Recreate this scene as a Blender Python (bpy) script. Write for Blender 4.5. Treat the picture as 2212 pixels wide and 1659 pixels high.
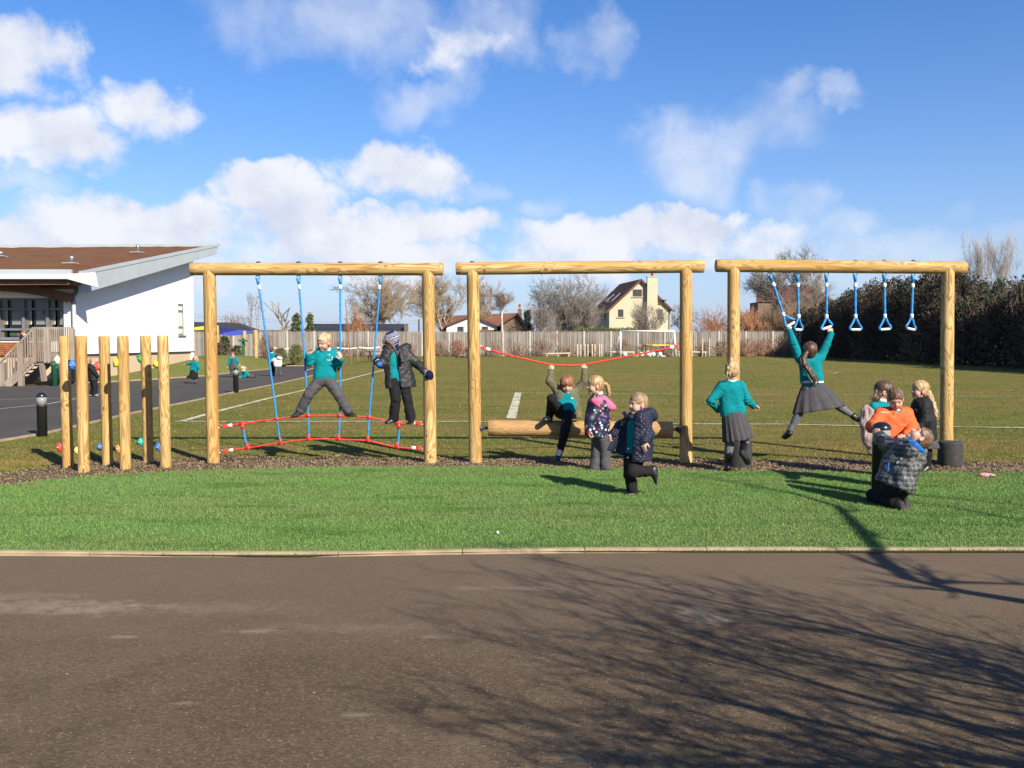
import bpy, math, random
import numpy as np
from mathutils import Vector, Matrix

random.seed(11)
RNG = np.random.default_rng(11)
rad = math.radians
for _o in list(bpy.data.objects):
    bpy.data.objects.remove(_o)
scene = bpy.context.scene
COL = scene.collection

# ------------------------------------------------------------------ camera
FPX, CU, CV = 2007.0, 1106.0, 829.5          # focal length and centre in the pixels used for measuring
EYE = 1.5
PITCH = math.atan(94.5 / FPX)
cam_d = bpy.data.cameras.new('camera')
cam = bpy.data.objects.new('camera', cam_d)
COL.objects.link(cam)
cam.location = (0, 0, EYE)
cam.rotation_euler = (math.pi / 2 - PITCH, 0, 0)
cam_d.sensor_width = 36
cam_d.lens = 36 * FPX / 2212
cam_d.clip_start = 0.05
cam_d.clip_end = 3000
scene.camera = cam

FW = Vector((0, math.cos(PITCH), -math.sin(PITCH)))
UPV = Vector((0, math.sin(PITCH), math.cos(PITCH)))


def ray(u, v):
    return FW + Vector((1, 0, 0)) * ((u - CU) / FPX) + UPV * ((CV - v) / FPX)


def P(u, v, Y):
    """world point seen at (u,v) at distance Y in front of the camera"""
    d = ray(u, v)
    return Vector((0, 0, EYE)) + d * (Y / d.y)


def G(u, v, z=0.0):
    """point of the level z seen at (u,v)"""
    d = ray(u, v)
    return Vector((0, 0, EYE)) + d * ((z - EYE) / d.z)


# ------------------------------------------------------------------ light
SUN_EL = rad(33)
SUN_DIR = Vector((0.58, -0.815, 0)).normalized() * math.cos(SUN_EL) + Vector((0, 0, math.sin(SUN_EL)))
sun_d = bpy.data.lights.new('sun', 'SUN')
sun_d.energy = 5.0
sun_d.angle = rad(0.48)
sun_d.color = (1.0, 0.90, 0.75)
sun = bpy.data.objects.new('sun', sun_d)
COL.objects.link(sun)
sun.rotation_euler = SUN_DIR.to_track_quat('Z', 'Y').to_euler()
sun.location = SUN_DIR * 60

vs = scene.view_settings
scene.display_settings.display_device = 'sRGB'
vs.view_transform = 'Standard'
vs.look = 'None'
vs.exposure = 1.0
vs.gamma = 1.0
vs.use_curve_mapping = False

# ------------------------------------------------------------------ sky
world = bpy.data.worlds.new('World')
scene.world = world
world.use_nodes = True
SKY_STRENGTH = 0.0705


def build_world():
    t = world.node_tree
    n, l = t.nodes, t.links
    n.clear()
    out = n.new('ShaderNodeOutputWorld')
    bg = n.new('ShaderNodeBackground')
    bg.inputs['Strength'].default_value = SKY_STRENGTH
    l.new(bg.outputs[0], out.inputs[0])
    sky = n.new('ShaderNodeTexSky')
    sky.sky_type = 'NISHITA'
    sky.sun_disc = False
    sky.sun_elevation = SUN_EL
    sky.sun_rotation = math.atan2(SUN_DIR.x, SUN_DIR.y)
    sky.altitude = 50
    sky.air_density = 1.0
    sky.dust_density = 0.6
    sky.ozone_density = 2.5

    def math_(op, a, b=None, c=None, clamp=False):
        m = n.new('ShaderNodeMath')
        m.operation = op
        m.use_clamp = clamp
        for i, x in enumerate((a, b, c)):
            if x is None:
                continue
            if isinstance(x, (int, float)):
                m.inputs[i].default_value = x
            else:
                l.new(x, m.inputs[i])
        return m.outputs[0]

    def vmath(op, a, b=None):
        m = n.new('ShaderNodeVectorMath')
        m.operation = op
        for i, x in enumerate((a, b)):
            if x is None:
                continue
            if isinstance(x, (tuple, list)):
                m.inputs[i].default_value = x
            else:
                l.new(x, m.inputs[i])
        return m.outputs['Value'] if op in ('LENGTH', 'DOT_PRODUCT') else m.outputs[0]

    def mixc(f, a, b, mode='MIX'):
        m = n.new('ShaderNodeMix')
        m.data_type = 'RGBA'
        m.blend_type = mode
        for i, x in ((0, f), (6, a), (7, b)):
            if isinstance(x, (int, float)):
                m.inputs[i].default_value = x
            elif isinstance(x, tuple):
                m.inputs[i].default_value = x
            else:
                l.new(x, m.inputs[i])
        return m.outputs[2]

    def smooth(x, a, b):
        m = n.new('ShaderNodeMapRange')
        m.interpolation_type = 'SMOOTHSTEP'
        l.new(x, m.inputs[0])
        m.inputs[1].default_value = a
        m.inputs[2].default_value = b
        return m.outputs[0]

    def noise(vec, scale, detail=6, rough=0.55):
        m = n.new('ShaderNodeTexNoise')
        m.inputs['Scale'].default_value = scale
        m.inputs['Detail'].default_value = detail
        m.inputs['Roughness'].default_value = rough
        l.new(vec, m.inputs['Vector'])
        return m

    tc = n.new('ShaderNodeTexCoord')
    sep = n.new('ShaderNodeSeparateXYZ')
    l.new(tc.outputs['Generated'], sep.inputs[0])
    az = math_('ARCTAN2', sep.outputs[0], sep.outputs[1])
    el = math_('ARCSINE', sep.outputs[2])
    comb = n.new('ShaderNodeCombineXYZ')
    l.new(az, comb.inputs[0])
    l.new(el, comb.inputs[1])
    p = comb.outputs[0]
    # wind-torn edges: bend the coordinates before the cloud shapes are read
    wn = noise(p, 9.0, 5, 0.6)
    warp = vmath('SCALE', vmath('SUBTRACT', wn.outputs['Color'], (0.5, 0.5, 0.5)))
    warp.node.inputs['Scale'].default_value = 0.13
    pw = vmath('ADD', p, warp)
    fb = noise(p, 10.0, 9, 0.56)
    fb2 = noise(vmath('ADD', p, (0.014, 0.026, 0)), 10.0, 9, 0.56)

    def blobs(lst):
        acc = None
        for (u, v, rx, ry, w) in lst:
            d = ray(u, v).normalized()
            a, e = math.atan2(d.x, d.y), math.asin(d.z)
            q = vmath('MULTIPLY', vmath('SUBTRACT', pw, (a, e, 0)), (FPX / rx, FPX / ry, 0))
            s = math_('MULTIPLY', math_('SUBTRACT', 1.0, vmath('DOT_PRODUCT', q, q)), w)
            acc = s if acc is None else math_('MAXIMUM', acc, s)
        return acc

    thick = blobs([(30, 125, 125, 105, 1), (95, 298, 175, 75, 1), (330, 222, 125, 72, .9), (275, 470, 205, 80, 1.2),
                   (30, 505, 120, 50, .9), (610, 450, 140, 80, 1.2), (868, 388, 160, 88, 1.15), (745, 515, 340, 62, 1.2),
                   (935, 500, 165, 55, 1.1), (1340, 518, 270, 55, 1.1), (1490, 485, 125, 45, 1.1), (1010, 75, 120, 100, .7),
                   (1640, 520, 150, 45, .6), (420, 560, 420, 45, .7), (900, 572, 480, 42, .7), (1300, 566, 400, 40, .65)])
    thin = blobs([(740, 20, 330, 110, 1), (1040, 50, 150, 120, 1.1), (1290, 80, 90, 85, .9), (905, 222, 95, 55, .8),
                  (1500, 325, 170, 115, 1.3), (1640, 270, 130, 80, .8), (1810, 232, 60, 36, .8), (1045, 415, 65, 32, .9),
                  (40, 392, 80, 28, .9), (1720, 455, 80, 62, .9), (1850, 500, 80, 36, .7), (1180, 450, 60, 30, .6),
                  (2080, 470, 40, 30, .5), (1700, 215, 80, 40, .7), (1880, 560, 380, 50, .75), (1000, 150, 60, 90, .7)])
    nz = math_('MULTIPLY', math_('SUBTRACT', fb.outputs['Fac'], 0.5), 2.6)
    d1 = math_('ADD', thick, nz)
    d2 = math_('ADD', thin, nz)
    # the same broken cloud carries on round the rest of the sky
    big = noise(p, 2.6, 9, 0.6)
    outside = math_('MAXIMUM', smooth(math_('ABSOLUTE', az), 0.60, 0.75), smooth(el, 0.40, 0.52))
    d3 = math_('SUBTRACT', math_('MULTIPLY', math_('SUBTRACT', big.outputs['Fac'], 0.53), 5.0),
               math_('MULTIPLY', math_('SUBTRACT', 1.0, outside), 4.0))
    a1 = smooth(d1, 0.0, 0.80)
    a2 = math_('MULTIPLY', smooth(d2, -0.25, 1.6), 0.60)
    a3 = math_('MULTIPLY', smooth(d3, 0.0, 0.9), 0.8)
    alpha = math_('MAXIMUM', math_('MAXIMUM', a1, a2), a3)
    horizon = smooth(el, -0.02, 0.10)
    alpha = math_('MULTIPLY', alpha, math_('ADD', 0.35, math_('MULTIPLY', horizon, 0.65)))
    # side of each puff that faces the sun is whiter
    sh = math_('ADD', 0.68, math_('MULTIPLY', math_('SUBTRACT', fb.outputs['Fac'], fb2.outputs['Fac']), 3.6), clamp=True)
    k = 1.0 / SKY_STRENGTH / 2 ** vs.exposure
    white = (0.90 * k, 0.925 * k, 1.0 * k, 1)
    grey = (0.67 * k, 0.73 * k, 0.88 * k, 1)
    ccol = mixc(sh, grey, white)

    hs = n.new('ShaderNodeHueSaturation')
    hs.inputs['Saturation'].default_value = 1.32
    hs.inputs['Value'].default_value = 1.0
    l.new(sky.outputs[0], hs.inputs['Color'])
    blue = mixc(1.0, hs.outputs[0], (0.92, 0.93, 1.14, 1), 'MULTIPLY')
    # pale air low over the land
    low = math_('POWER', 2.718, math_('MULTIPLY', math_('ABSOLUTE', el), -7.5))
    blue = mixc(math_('MULTIPLY', low, 0.72), blue, (0.44 * k, 0.58 * k, 0.90 * k, 1))
    l.new(mixc(alpha, blue, ccol), bg.inputs['Color'])


build_world()

# ------------------------------------------------------------------ helpers
def tag(o, label=None, cat=None, group=None, kind=None):
    for k_, v_ in (('label', label), ('category', cat), ('group', group), ('kind', kind)):
        if v_:
            o[k_] = v_
    return o


def thing(name, label, cat, loc=(0, 0, 0), group=None):
    o = bpy.data.objects.new(name, None)
    o.empty_display_size = 0.1
    COL.objects.link(o)
    o.location = loc
    return tag(o, label, cat, group)


def wloc(o):
    v = Vector((0, 0, 0))
    while o is not None:
        v += o.location
        o = o.parent
    return v


def obj(name, me, mat=None, parent=None, loc=(0, 0, 0)):
    o = bpy.data.objects.new(name, me)
    COL.objects.link(o)
    if parent is not None:
        o.parent = parent
    o.location = loc
    if mat is not None and not me.materials:
        me.materials.append(mat)
    return o


def np_mesh(name, V, F, smooth=False, colors=None):
    """V (n,3), F (m,3|4) arrays -> mesh"""
    V = np.asarray(V, dtype=np.float32)
    F = np.asarray(F, dtype=np.int32)
    me = bpy.data.meshes.new(name)
    me.vertices.add(len(V))
    me.vertices.foreach_set('co', V.ravel())
    m, k = F.shape
    me.loops.add(m * k)
    me.loops.foreach_set('vertex_index', F.ravel())
    me.polygons.add(m)
    me.polygons.foreach_set('loop_start', np.arange(0, m * k, k, dtype=np.int32))
    me.polygons.foreach_set('loop_total', np.full(m, k, dtype=np.int32))
    if smooth:
        me.polygons.foreach_set('use_smooth', np.ones(m, dtype=bool))
    if colors is not None:
        a = me.color_attributes.new('Col', 'FLOAT_COLOR', 'POINT')
        c4 = np.ones((len(V), 4), dtype=np.float32)
        c4[:, :3] = colors
        a.data.foreach_set('color', c4.ravel())
    me.update(calc_edges=True)
    me.validate()
    return me


class MB:
    """collects plain geometry in world coordinates, then links it as ONE mesh object"""

    def __init__(self):
        self.v, self.f, self.s = [], [], []

    def add(self, vs_, fs_, smooth=False):
        b = len(self.v)
        self.v += [Vector(x) for x in vs_]
        self.f += [tuple(i + b for i in f_) for f_ in fs_]
        self.s += [smooth] * len(fs_)
        return self

    def box(self, c, size, rot=None):
        sx, sy, sz = size[0] / 2, size[1] / 2, size[2] / 2
        pts = [Vector((x, y, z)) for x in (-sx, sx) for y in (-sy, sy) for z in (-sz, sz)]
        if rot is not None:
            pts = [rot @ q for q in pts]
        c = Vector(c)
        return self.add([q + c for q in pts],
                        [(0, 1, 3, 2), (4, 6, 7, 5), (0, 4, 5, 1), (2, 3, 7, 6), (0, 2, 6, 4), (1, 5, 7, 3)])

    def bar(self, a, b, w, h, up=(0, 0, 1)):
        """square bar from a to b; w across, h along up"""
        a, b = Vector(a), Vector(b)
        d = (b - a)
        z = d.normalized()
        up = Vector(up)
        x = z.cross(up)
        if x.length < 1e-4:
            x = z.cross(Vector((0, 1, 0)))
        x.normalize()
        y = x.cross(z)
        pts = []
        for q in (a, b):
            for sx, sy in ((-1, -1), (1, -1), (1, 1), (-1, 1)):
                pts.append(q + x * (sx * w / 2) + y * (sy * h / 2))
        return self.add(pts, [(0, 1, 2, 3), (7, 6, 5, 4), (0, 4, 5, 1), (1, 5, 6, 2), (2, 6, 7, 3), (3, 7, 4, 0)])

    def prism(self, poly, ext):
        """closed polygon (3D points) pushed along ext"""
        ext = Vector(ext)
        n_ = len(poly)
        a = [Vector(q) for q in poly]
        return self.add(a + [q + ext for q in a],
                        [tuple(range(n_ - 1, -1, -1)), tuple(range(n_, 2 * n_))] +
                        [(i, (i + 1) % n_, n_ + (i + 1) % n_, n_ + i) for i in range(n_)])

    def tube(self, path, r, n_=8, cap=True, smooth=True, twist=0.0, lobes=0, lamp=0.0):
        path = [Vector(q) for q in path]
        m = len(path)
        rs = r if isinstance(r, (list, tuple)) else [r] * m
        t0 = (path[1] - path[0]).normalized()
        x = t0.orthogonal().normalized()
        vs_, fs_ = [], []
        acc = 0.0
        for i, q in enumerate(path):
            t = (path[min(i + 1, m - 1)] - path[max(i - 1, 0)]).normalized()
            x = (x - t * x.dot(t)).normalized()
            y = t.cross(x)
            if i:
                acc += (path[i] - path[i - 1]).length * twist
            for k_ in range(n_):
                a = 2 * math.pi * k_ / n_
                rr = rs[i] * (1 + (lamp * math.cos(lobes * (a + acc)) if lobes else 0))
                vs_.append(q + (x * math.cos(a) + y * math.sin(a)) * rr)
        for i in range(m - 1):
            for k_ in range(n_):
                k2 = (k_ + 1) % n_
                fs_.append((i * n_ + k_, i * n_ + k2, (i + 1) * n_ + k2, (i + 1) * n_ + k_))
        if cap:
            fs_.append(tuple(range(n_ - 1, -1, -1)))
            fs_.append(tuple((m - 1) * n_ + k_ for k_ in range(n_)))
        return self.add(vs_, fs_, smooth)

    def lathe(self, c, prof, n_=24, smooth=True):
        """profile of (radius, z) turned about the vertical through c"""
        c = Vector(c)
        vs_, fs_ = [], []
        for (r, z) in prof:
            for k_ in range(n_):
                a = 2 * math.pi * k_ / n_
                vs_.append(c + Vector((r * math.cos(a), r * math.sin(a), z)))
        for i in range(len(prof) - 1):
            for k_ in range(n_):
                k2 = (k_ + 1) % n_
                fs_.append((i * n_ + k_, i * n_ + k2, (i + 1) * n_ + k2, (i + 1) * n_ + k_))
        fs_.append(tuple(range(n_ - 1, -1, -1)))
        fs_.append(tuple((len(prof) - 1) * n_ + k_ for k_ in range(n_)))
        return self.add(vs_, fs_, smooth)

    def torus(self, c, R_, r, ax=(0, 1, 0), n_=16, m_=6):
        ax = Vector(ax).normalized()
        x = ax.orthogonal().normalized()
        y = ax.cross(x)
        c = Vector(c)
        vs_, fs_ = [], []
        for i in range(n_):
            a = 2 * math.pi * i / n_
            d = x * math.cos(a) + y * math.sin(a)
            for j in range(m_):
                b = 2 * math.pi * j / m_
                vs_.append(c + d * (R_ + r * math.cos(b)) + ax * (r * math.sin(b)))
        for i in range(n_):
            for j in range(m_):
                i2, j2 = (i + 1) % n_, (j + 1) % m_
                fs_.append((i * m_ + j, i2 * m_ + j, i2 * m_ + j2, i * m_ + j2))
        return self.add(vs_, fs_, True)

    def mesh(self, name, off=Vector((0, 0, 0))):
        me = bpy.data.meshes.new(name)
        me.from_pydata([tuple(q - off) for q in self.v], [], self.f)
        me.polygons.foreach_set('use_smooth', self.s)
        me.update()
        return me

    def build(self, name, mat, parent=None, **kw):
        off = wloc(parent) if parent is not None else Vector((0, 0, 0))
        return obj(name, self.mesh(name, off), mat, parent)

    def at(self, name, mat, loc, parent=None):
        """link with the object's own origin at world point loc"""
        loc = Vector(loc)
        off = wloc(parent) if parent is not None else Vector((0, 0, 0))
        return obj(name, self.mesh(name, loc), mat, parent, loc - off)


def copy_tree(o, parent=None):
    c = o.copy()
    COL.objects.link(c)
    if parent is not None:
        c.parent = parent
    for ch in o.children:
        copy_tree(ch, c)
    return c


def vnoise(Pn, seed=0):
    """smooth value noise in -1..1 at points (n,3)"""
    Pn = np.asarray(Pn, dtype=np.float64)
    i = np.floor(Pn).astype(np.int64)
    f = Pn - i
    f = f * f * (3 - 2 * f)

    def h(a, b, c):
        x = (a * 374761393 + b * 668265263 + c * 2147483647 + seed * 1274126177) & 0xFFFFFFFF
        x = ((x ^ (x >> 13)) * 1274126177) & 0xFFFFFFFF
        x = x ^ (x >> 16)
        return (x & 0xFFFF) / 32767.5 - 1.0
    r = 0
    for dx in (0, 1):
        for dy in (0, 1):
            for dz in (0, 1):
                w = (f[:, 0] if dx else 1 - f[:, 0]) * (f[:, 1] if dy else 1 - f[:, 1]) * (f[:, 2] if dz else 1 - f[:, 2])
                r = r + w * h(i[:, 0] + dx, i[:, 1] + dy, i[:, 2] + dz)
    return r


def segs_mesh(name, A, B, RA, RB, cones=False):
    """many thin three-sided twigs as one mesh"""
    A, B = np.asarray(A, float), np.asarray(B, float)
    RA, RB = np.asarray(RA, float)[:, None], np.asarray(RB, float)[:, None]
    d = B - A
    d /= np.linalg.norm(d, axis=1, keepdims=True) + 1e-9
    ref = np.where(np.abs(d[:, 2:3]) < 0.9, np.array([[0, 0, 1.0]]), np.array([[1.0, 0, 0]]))
    x = np.cross(d, ref)
    x /= np.linalg.norm(x, axis=1, keepdims=True)
    y = np.cross(d, x)
    ca = [(x * math.cos(2 * math.pi * k_ / 3) + y * math.sin(2 * math.pi * k_ / 3)) for k_ in range(3)]
    if cones:           # twigs that run out to a point
        V = np.stack([A + c * RA for c in ca] + [B], 1).reshape(-1, 3)
        b = (np.arange(len(A)) * 4)[:, None]
        F = np.concatenate([b + np.array([[k_, (k_ + 1) % 3, 3]]) for k_ in range(3)], 0)
    else:
        V = np.stack([A + c * RA for c in ca] + [B + c * RB for c in ca], 1).reshape(-1, 3)
        b = (np.arange(len(A)) * 6)[:, None]
        F = np.concatenate([b + np.array([[k_, (k_ + 1) % 3, 3 + (k_ + 1) % 3, 3 + k_]]) for k_ in range(3)], 0)
    return np_mesh(name, V, F, True)


# ------------------------------------------------------------------ node materials
ALBEDO = 0.73      # one measured scale for all base colours


class NT:
    def __init__(self, name):
        self.m = bpy.data.materials.new(name)
        self.m.use_nodes = True
        self.t = self.m.node_tree
        self.b = self.t.nodes['Principled BSDF']

    def put(self, sock, x):
        if hasattr(x, 'is_linked'):
            self.t.links.new(x, sock)
        elif isinstance(x, tuple) and len(x) == 3 and sock.type == 'RGBA':
            sock.default_value = (*x, 1)
        else:
            sock.default_value = x

    def set(self, **kw):
        names = dict(col='Base Color', rough='Roughness', metal='Metallic', spec='Specular IOR Level', nrm='Normal',
                     trans='Transmission Weight', alpha='Alpha', ior='IOR', sheen='Sheen Weight', sss='Subsurface Weight', coat='Coat Weight')
        for k_, v_ in kw.items():
            if k_ == 'col':
                v_ = self.mix(1.0, v_, (ALBEDO, ALBEDO, ALBEDO), 'MULTIPLY')
            self.put(self.b.inputs[names[k_]], v_)
        return self

    def node(self, typ, **kw):
        nd = self.t.nodes.new(typ)
        for k_, v_ in kw.items():
            setattr(nd, k_, v_)
        return nd

    def coord(self, kind='Object', scale=None, loc=None, rot=None):
        if kind == 'World':
            s = self.node('ShaderNodeNewGeometry').outputs['Position']
        else:
            s = self.node('ShaderNodeTexCoord').outputs[kind]
        if scale or loc or rot:
            mp = self.node('ShaderNodeMapping')
            self.t.links.new(s, mp.inputs[0])
            if scale:
                mp.inputs['Scale'].default_value = scale
            if rot:
                mp.inputs['Rotation'].default_value = rot
            if loc is not None:
                self.put(mp.inputs['Location'], loc)
            s = mp.outputs[0]
        return s

    def noise(self, vec, scale=5, detail=4, rough=0.5, dist=0.0):
        nd = self.node('ShaderNodeTexNoise')
        self.put(nd.inputs['Vector'], vec)
        nd.inputs['Scale'].default_value = scale
        nd.inputs['Detail'].default_value = detail
        nd.inputs['Roughness'].default_value = rough
        nd.inputs['Distortion'].default_value = dist
        return nd.outputs['Fac']

    def noisec(self, vec, scale=5, detail=2):
        nd = self.node('ShaderNodeTexNoise')
        self.put(nd.inputs['Vector'], vec)
        nd.inputs['Scale'].default_value = scale
        nd.inputs['Detail'].default_value = detail
        return nd.outputs['Color']

    def vor(self, vec, scale=5, feature='F1', rnd=1.0):
        nd = self.node('ShaderNodeTexVoronoi', feature=feature)
        self.put(nd.inputs['Vector'], vec)
        nd.inputs['Scale'].default_value = scale
        nd.inputs['Randomness'].default_value = rnd
        return nd.outputs

    def wave(self, vec, scale, dist=0, detail=2, dscale=1, prof='SIN', direction='X'):
        nd = self.node('ShaderNodeTexWave', wave_profile=prof, bands_direction=direction)
        self.put(nd.inputs['Vector'], vec)
        nd.inputs['Scale'].default_value = scale
        nd.inputs['Distortion'].default_value = dist
        nd.inputs['Detail'].default_value = detail
        nd.inputs['Detail Scale'].default_value = dscale
        return nd.outputs['Fac']

    def math(self, op, a, b=None, clamp=False):
        nd = self.node('ShaderNodeMath', operation=op, use_clamp=clamp)
        self.put(nd.inputs[0], a)
        if b is not None:
            self.put(nd.inputs[1], b)
        return nd.outputs[0]

    def vmath(self, op, a, b=None):
        nd = self.node('ShaderNodeVectorMath', operation=op)
        self.put(nd.inputs[0], a)
        if b is not None:
            self.put(nd.inputs[1], b)
        return nd.outputs[0]

    def sep(self, v):
        nd = self.node('ShaderNodeSeparateXYZ')
        self.put(nd.inputs[0], v)
        return nd.outputs

    def comb(self, x, y, z):
        nd = self.node('ShaderNodeCombineXYZ')
        for i, q in enumerate((x, y, z)):
            self.put(nd.inputs[i], q)
        return nd.outputs[0]

    def map(self, x, a, b, c=0.0, d=1.0, smooth=True):
        nd = self.node('ShaderNodeMapRange', interpolation_type='SMOOTHSTEP' if smooth else 'LINEAR')
        self.put(nd.inputs[0], x)
        for i, q in enumerate((a, b, c, d)):
            self.put(nd.inputs[1 + i], q)
        return nd.outputs[0]

    def mix(self, f, a, b, mode='MIX'):
        nd = self.node('ShaderNodeMix', data_type='RGBA', blend_type=mode)
        self.put(nd.inputs[0], f)
        self.put(nd.inputs[6], a)
        self.put(nd.inputs[7], b)
        return nd.outputs[2]

    def ramp(self, f, stops, interp='LINEAR'):
        nd = self.node('ShaderNodeValToRGB')
        nd.color_ramp.interpolation = interp
        e = nd.color_ramp.elements
        while len(e) < len(stops):
            e.new(0.5)
        for i, (p_, c_) in enumerate(stops):
            e[i].position = p_
            e[i].color = (*c_, 1)
        self.put(nd.inputs[0], f)
        return nd.outputs[0]

    def bump(self, h, strength=0.5, dist=0.01):
        nd = self.node('ShaderNodeBump')
        nd.inputs['Strength'].default_value = strength
        nd.inputs['Distance'].default_value = dist
        self.put(nd.inputs['Height'], h)
        return nd.outputs[0]

    def rnd(self):
        return self.node('ShaderNodeObjectInfo').outputs['Random']

    def attr(self, name='Col'):
        return self.node('ShaderNodeVertexColor', layer_name=name).outputs[0]


def sc(c, k):
    return tuple(x * k for x in c)


def simple(name, col, rough=0.6, metal=0.0, spec=0.5, var=0.18, vscale=6.0, bump=0.0, bscale=60.0, bdist=0.004, coat=0.0, kind='Object'):
    n = NT(name)
    vec = n.coord(kind)
    f = n.noise(vec, vscale, 5, 0.6)
    c = n.mix(n.map(f, 0.3, 0.7), sc(col, 1 - var), sc(col, 1 + var))
    n.set(col=c, rough=rough, metal=metal, spec=spec, coat=coat)
    if bump:
        n.set(nrm=n.bump(n.noise(vec, bscale, 4, 0.6), bump, bdist))
    return n.m


def fabric(name, col, rough=0.9, var=0.12, weave=260.0, fold=0.35, sheen=0.0, spec=0.2):
    """cloth: uneven dye, soft folds and a fine weave"""
    n = NT(name)
    vec = n.coord('Object')
    f = n.noise(vec, 14, 4, 0.6)
    c = n.mix(n.map(f, 0.3, 0.7), sc(col, 1 - var), sc(col, 1 + var))
    folds = n.noise(vec, 22, 3, 0.55, 0.8)
    wv = n.noise(vec, weave, 2, 0.6)
    h = n.math('ADD', n.math('MULTIPLY', folds, 1.0), n.math('MULTIPLY', wv, 0.10))
    n.set(col=c, rough=rough, spec=spec, sheen=sheen, nrm=n.bump(h, fold, 0.02))
    return n.m


def log_obj(name, a, b, r, mat, parent, nseg=16, ns=28, taper=0.0, bevel=0.006, wob=0.010, seed=0):
    """a peeled pole from a to b: slightly uneven, chamfered ends, own axes along the grain"""
    a, b = Vector(a), Vector(b)
    L = (b - a).length
    V, F = [], []
    rs = [(0, r - bevel), (bevel, r)] + [(L * i / nseg, r) for i in range(1, nseg)] + [(L - bevel, r), (L, r - bevel)]
    for (z, rr) in rs:
        for k_ in range(ns):
            t = 2 * math.pi * k_ / ns
            V.append((math.cos(t), math.sin(t), z, rr))
    V = np.array(V)
    nz = vnoise(np.stack([V[:, 0] * 1.3 + seed * 7.1, V[:, 1] * 1.3, V[:, 2] * 2.2], 1), seed)
    rr = V[:, 3] * (1 + wob * nz) * (1 + taper * (V[:, 2] / L - 0.5))
    VV = np.stack([V[:, 0] * rr, V[:, 1] * rr, V[:, 2]], 1)
    m = len(rs)
    F = [(i * ns + k_, i * ns + (k_ + 1) % ns, (i + 1) * ns + (k_ + 1) % ns, (i + 1) * ns + k_) for i in range(m - 1) for k_ in range(ns)]
    me = bpy.data.meshes.new(name)
    me.from_pydata([tuple(q) for q in VV], [], F + [tuple(range(ns - 1, -1, -1)), tuple((m - 1) * ns + k_ for k_ in range(ns))])
    me.polygons.foreach_set('use_smooth', [True] * len(F) + [False, False])
    me.update()
    me.materials.append(mat)
    o = bpy.data.objects.new(name, me)
    COL.objects.link(o)
    off = Vector((0, 0, 0))
    if parent is not None:
        o.parent = parent
        off = wloc(parent)
    q = (b - a).to_track_quat('Z', 'Y')
    o.rotation_euler = q.to_euler()
    o.location = a - off
    return o

# ------------------------------------------------------------------ materials
MAT = {}


def wood_pole(name, light, mid, dark, knots=True):
    """peeled, pressure-treated softwood: cathedral grain drawn out along the pole, knots, greenish and rusty streaks"""
    n = NT(name)
    rn = n.rnd()
    off = n.comb(n.math('MULTIPLY', rn, 37.0), n.math('MULTIPLY', rn, 91.0), n.math('MULTIPLY', rn, 53.0))
    base = n.vmath('ADD', n.coord('Object'), off)

    def mp(sc_):
        return n.vmath('MULTIPLY', base, sc_)
    # knots
    kn = n.vor(mp((3.2, 3.2, 2.3)), 1.7)
    kd = kn['Distance']
    kmask = n.map(kd, 0.05, 0.12, 1.0, 0.0)
    bend = n.map(kd, 0.0, 0.40, 1.0, 0.0)
    g = n.noise(mp((5.0, 5.0, 0.55)), 1.0, 2, 0.5, 0.4)
    field = n.math('ADD', n.math('MULTIPLY', g, 30.0), n.math('MULTIPLY', bend, 2.4))
    ring = n.math('SINE', n.math('MULTIPLY', field, 4.2))
    ring = n.map(ring, -0.3, 1.0, 0.0, 1.0)
    fine = n.noise(mp((60, 60, 2.0)), 1.0, 4, 0.7)
    c = n.mix(n.map(n.noise(mp((4, 4, 0.7)), 1.0, 3), 0.35, 0.65), light, mid)
    c = n.mix(n.math('MULTIPLY', ring, 0.78), c, dark)
    c = n.mix(n.map(fine, 0.35, 0.8, 0.0, 0.5), c, sc(dark, 0.9))
    stain = n.map(n.noise(mp((6, 6, 0.5)), 1.0, 5, 0.6), 0.50, 0.70, 0.0, 0.9)
    stain = n.math('MULTIPLY', stain, n.map(rn, 0.1, 0.8, 0.45, 1.0))
    c = n.mix(stain, c, (0.42, 0.19, 0.04))
    green = n.map(n.noise(mp((3, 3, 0.9)), 1.0, 4, 0.6), 0.55, 0.75, 0.0, 0.5)
    c = n.mix(green, c, (0.34, 0.27, 0.10))
    if knots:
        c = n.mix(n.math('MULTIPLY', kmask, 0.85), c, (0.16, 0.075, 0.025))
    crack = n.map(n.noise(mp((40, 40, 0.9)), 1.0, 2, 0.5), 0.66, 0.72, 0.0, 0.7)
    c = n.mix(crack, c, (0.10, 0.05, 0.02))
    h = n.math('ADD', n.math('MULTIPLY', fine, 0.5), n.math('MULTIPLY', ring, 0.3))
    h = n.math('SUBTRACT', h, n.math('MULTIPLY', crack, 0.8))
    n.set(col=c, rough=0.72, spec=0.25, nrm=n.bump(h, 0.45, 0.004))
    return n.m


MAT['pole'] = wood_pole('pole_wood', (0.70, 0.505, 0.220), (0.56, 0.370, 0.132), (0.32, 0.172, 0.052))
MAT['roller'] = wood_pole('roller_wood', (0.52, 0.33, 0.15), (0.46, 0.28, 0.12), (0.34, 0.19, 0.075), knots=False)


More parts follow.
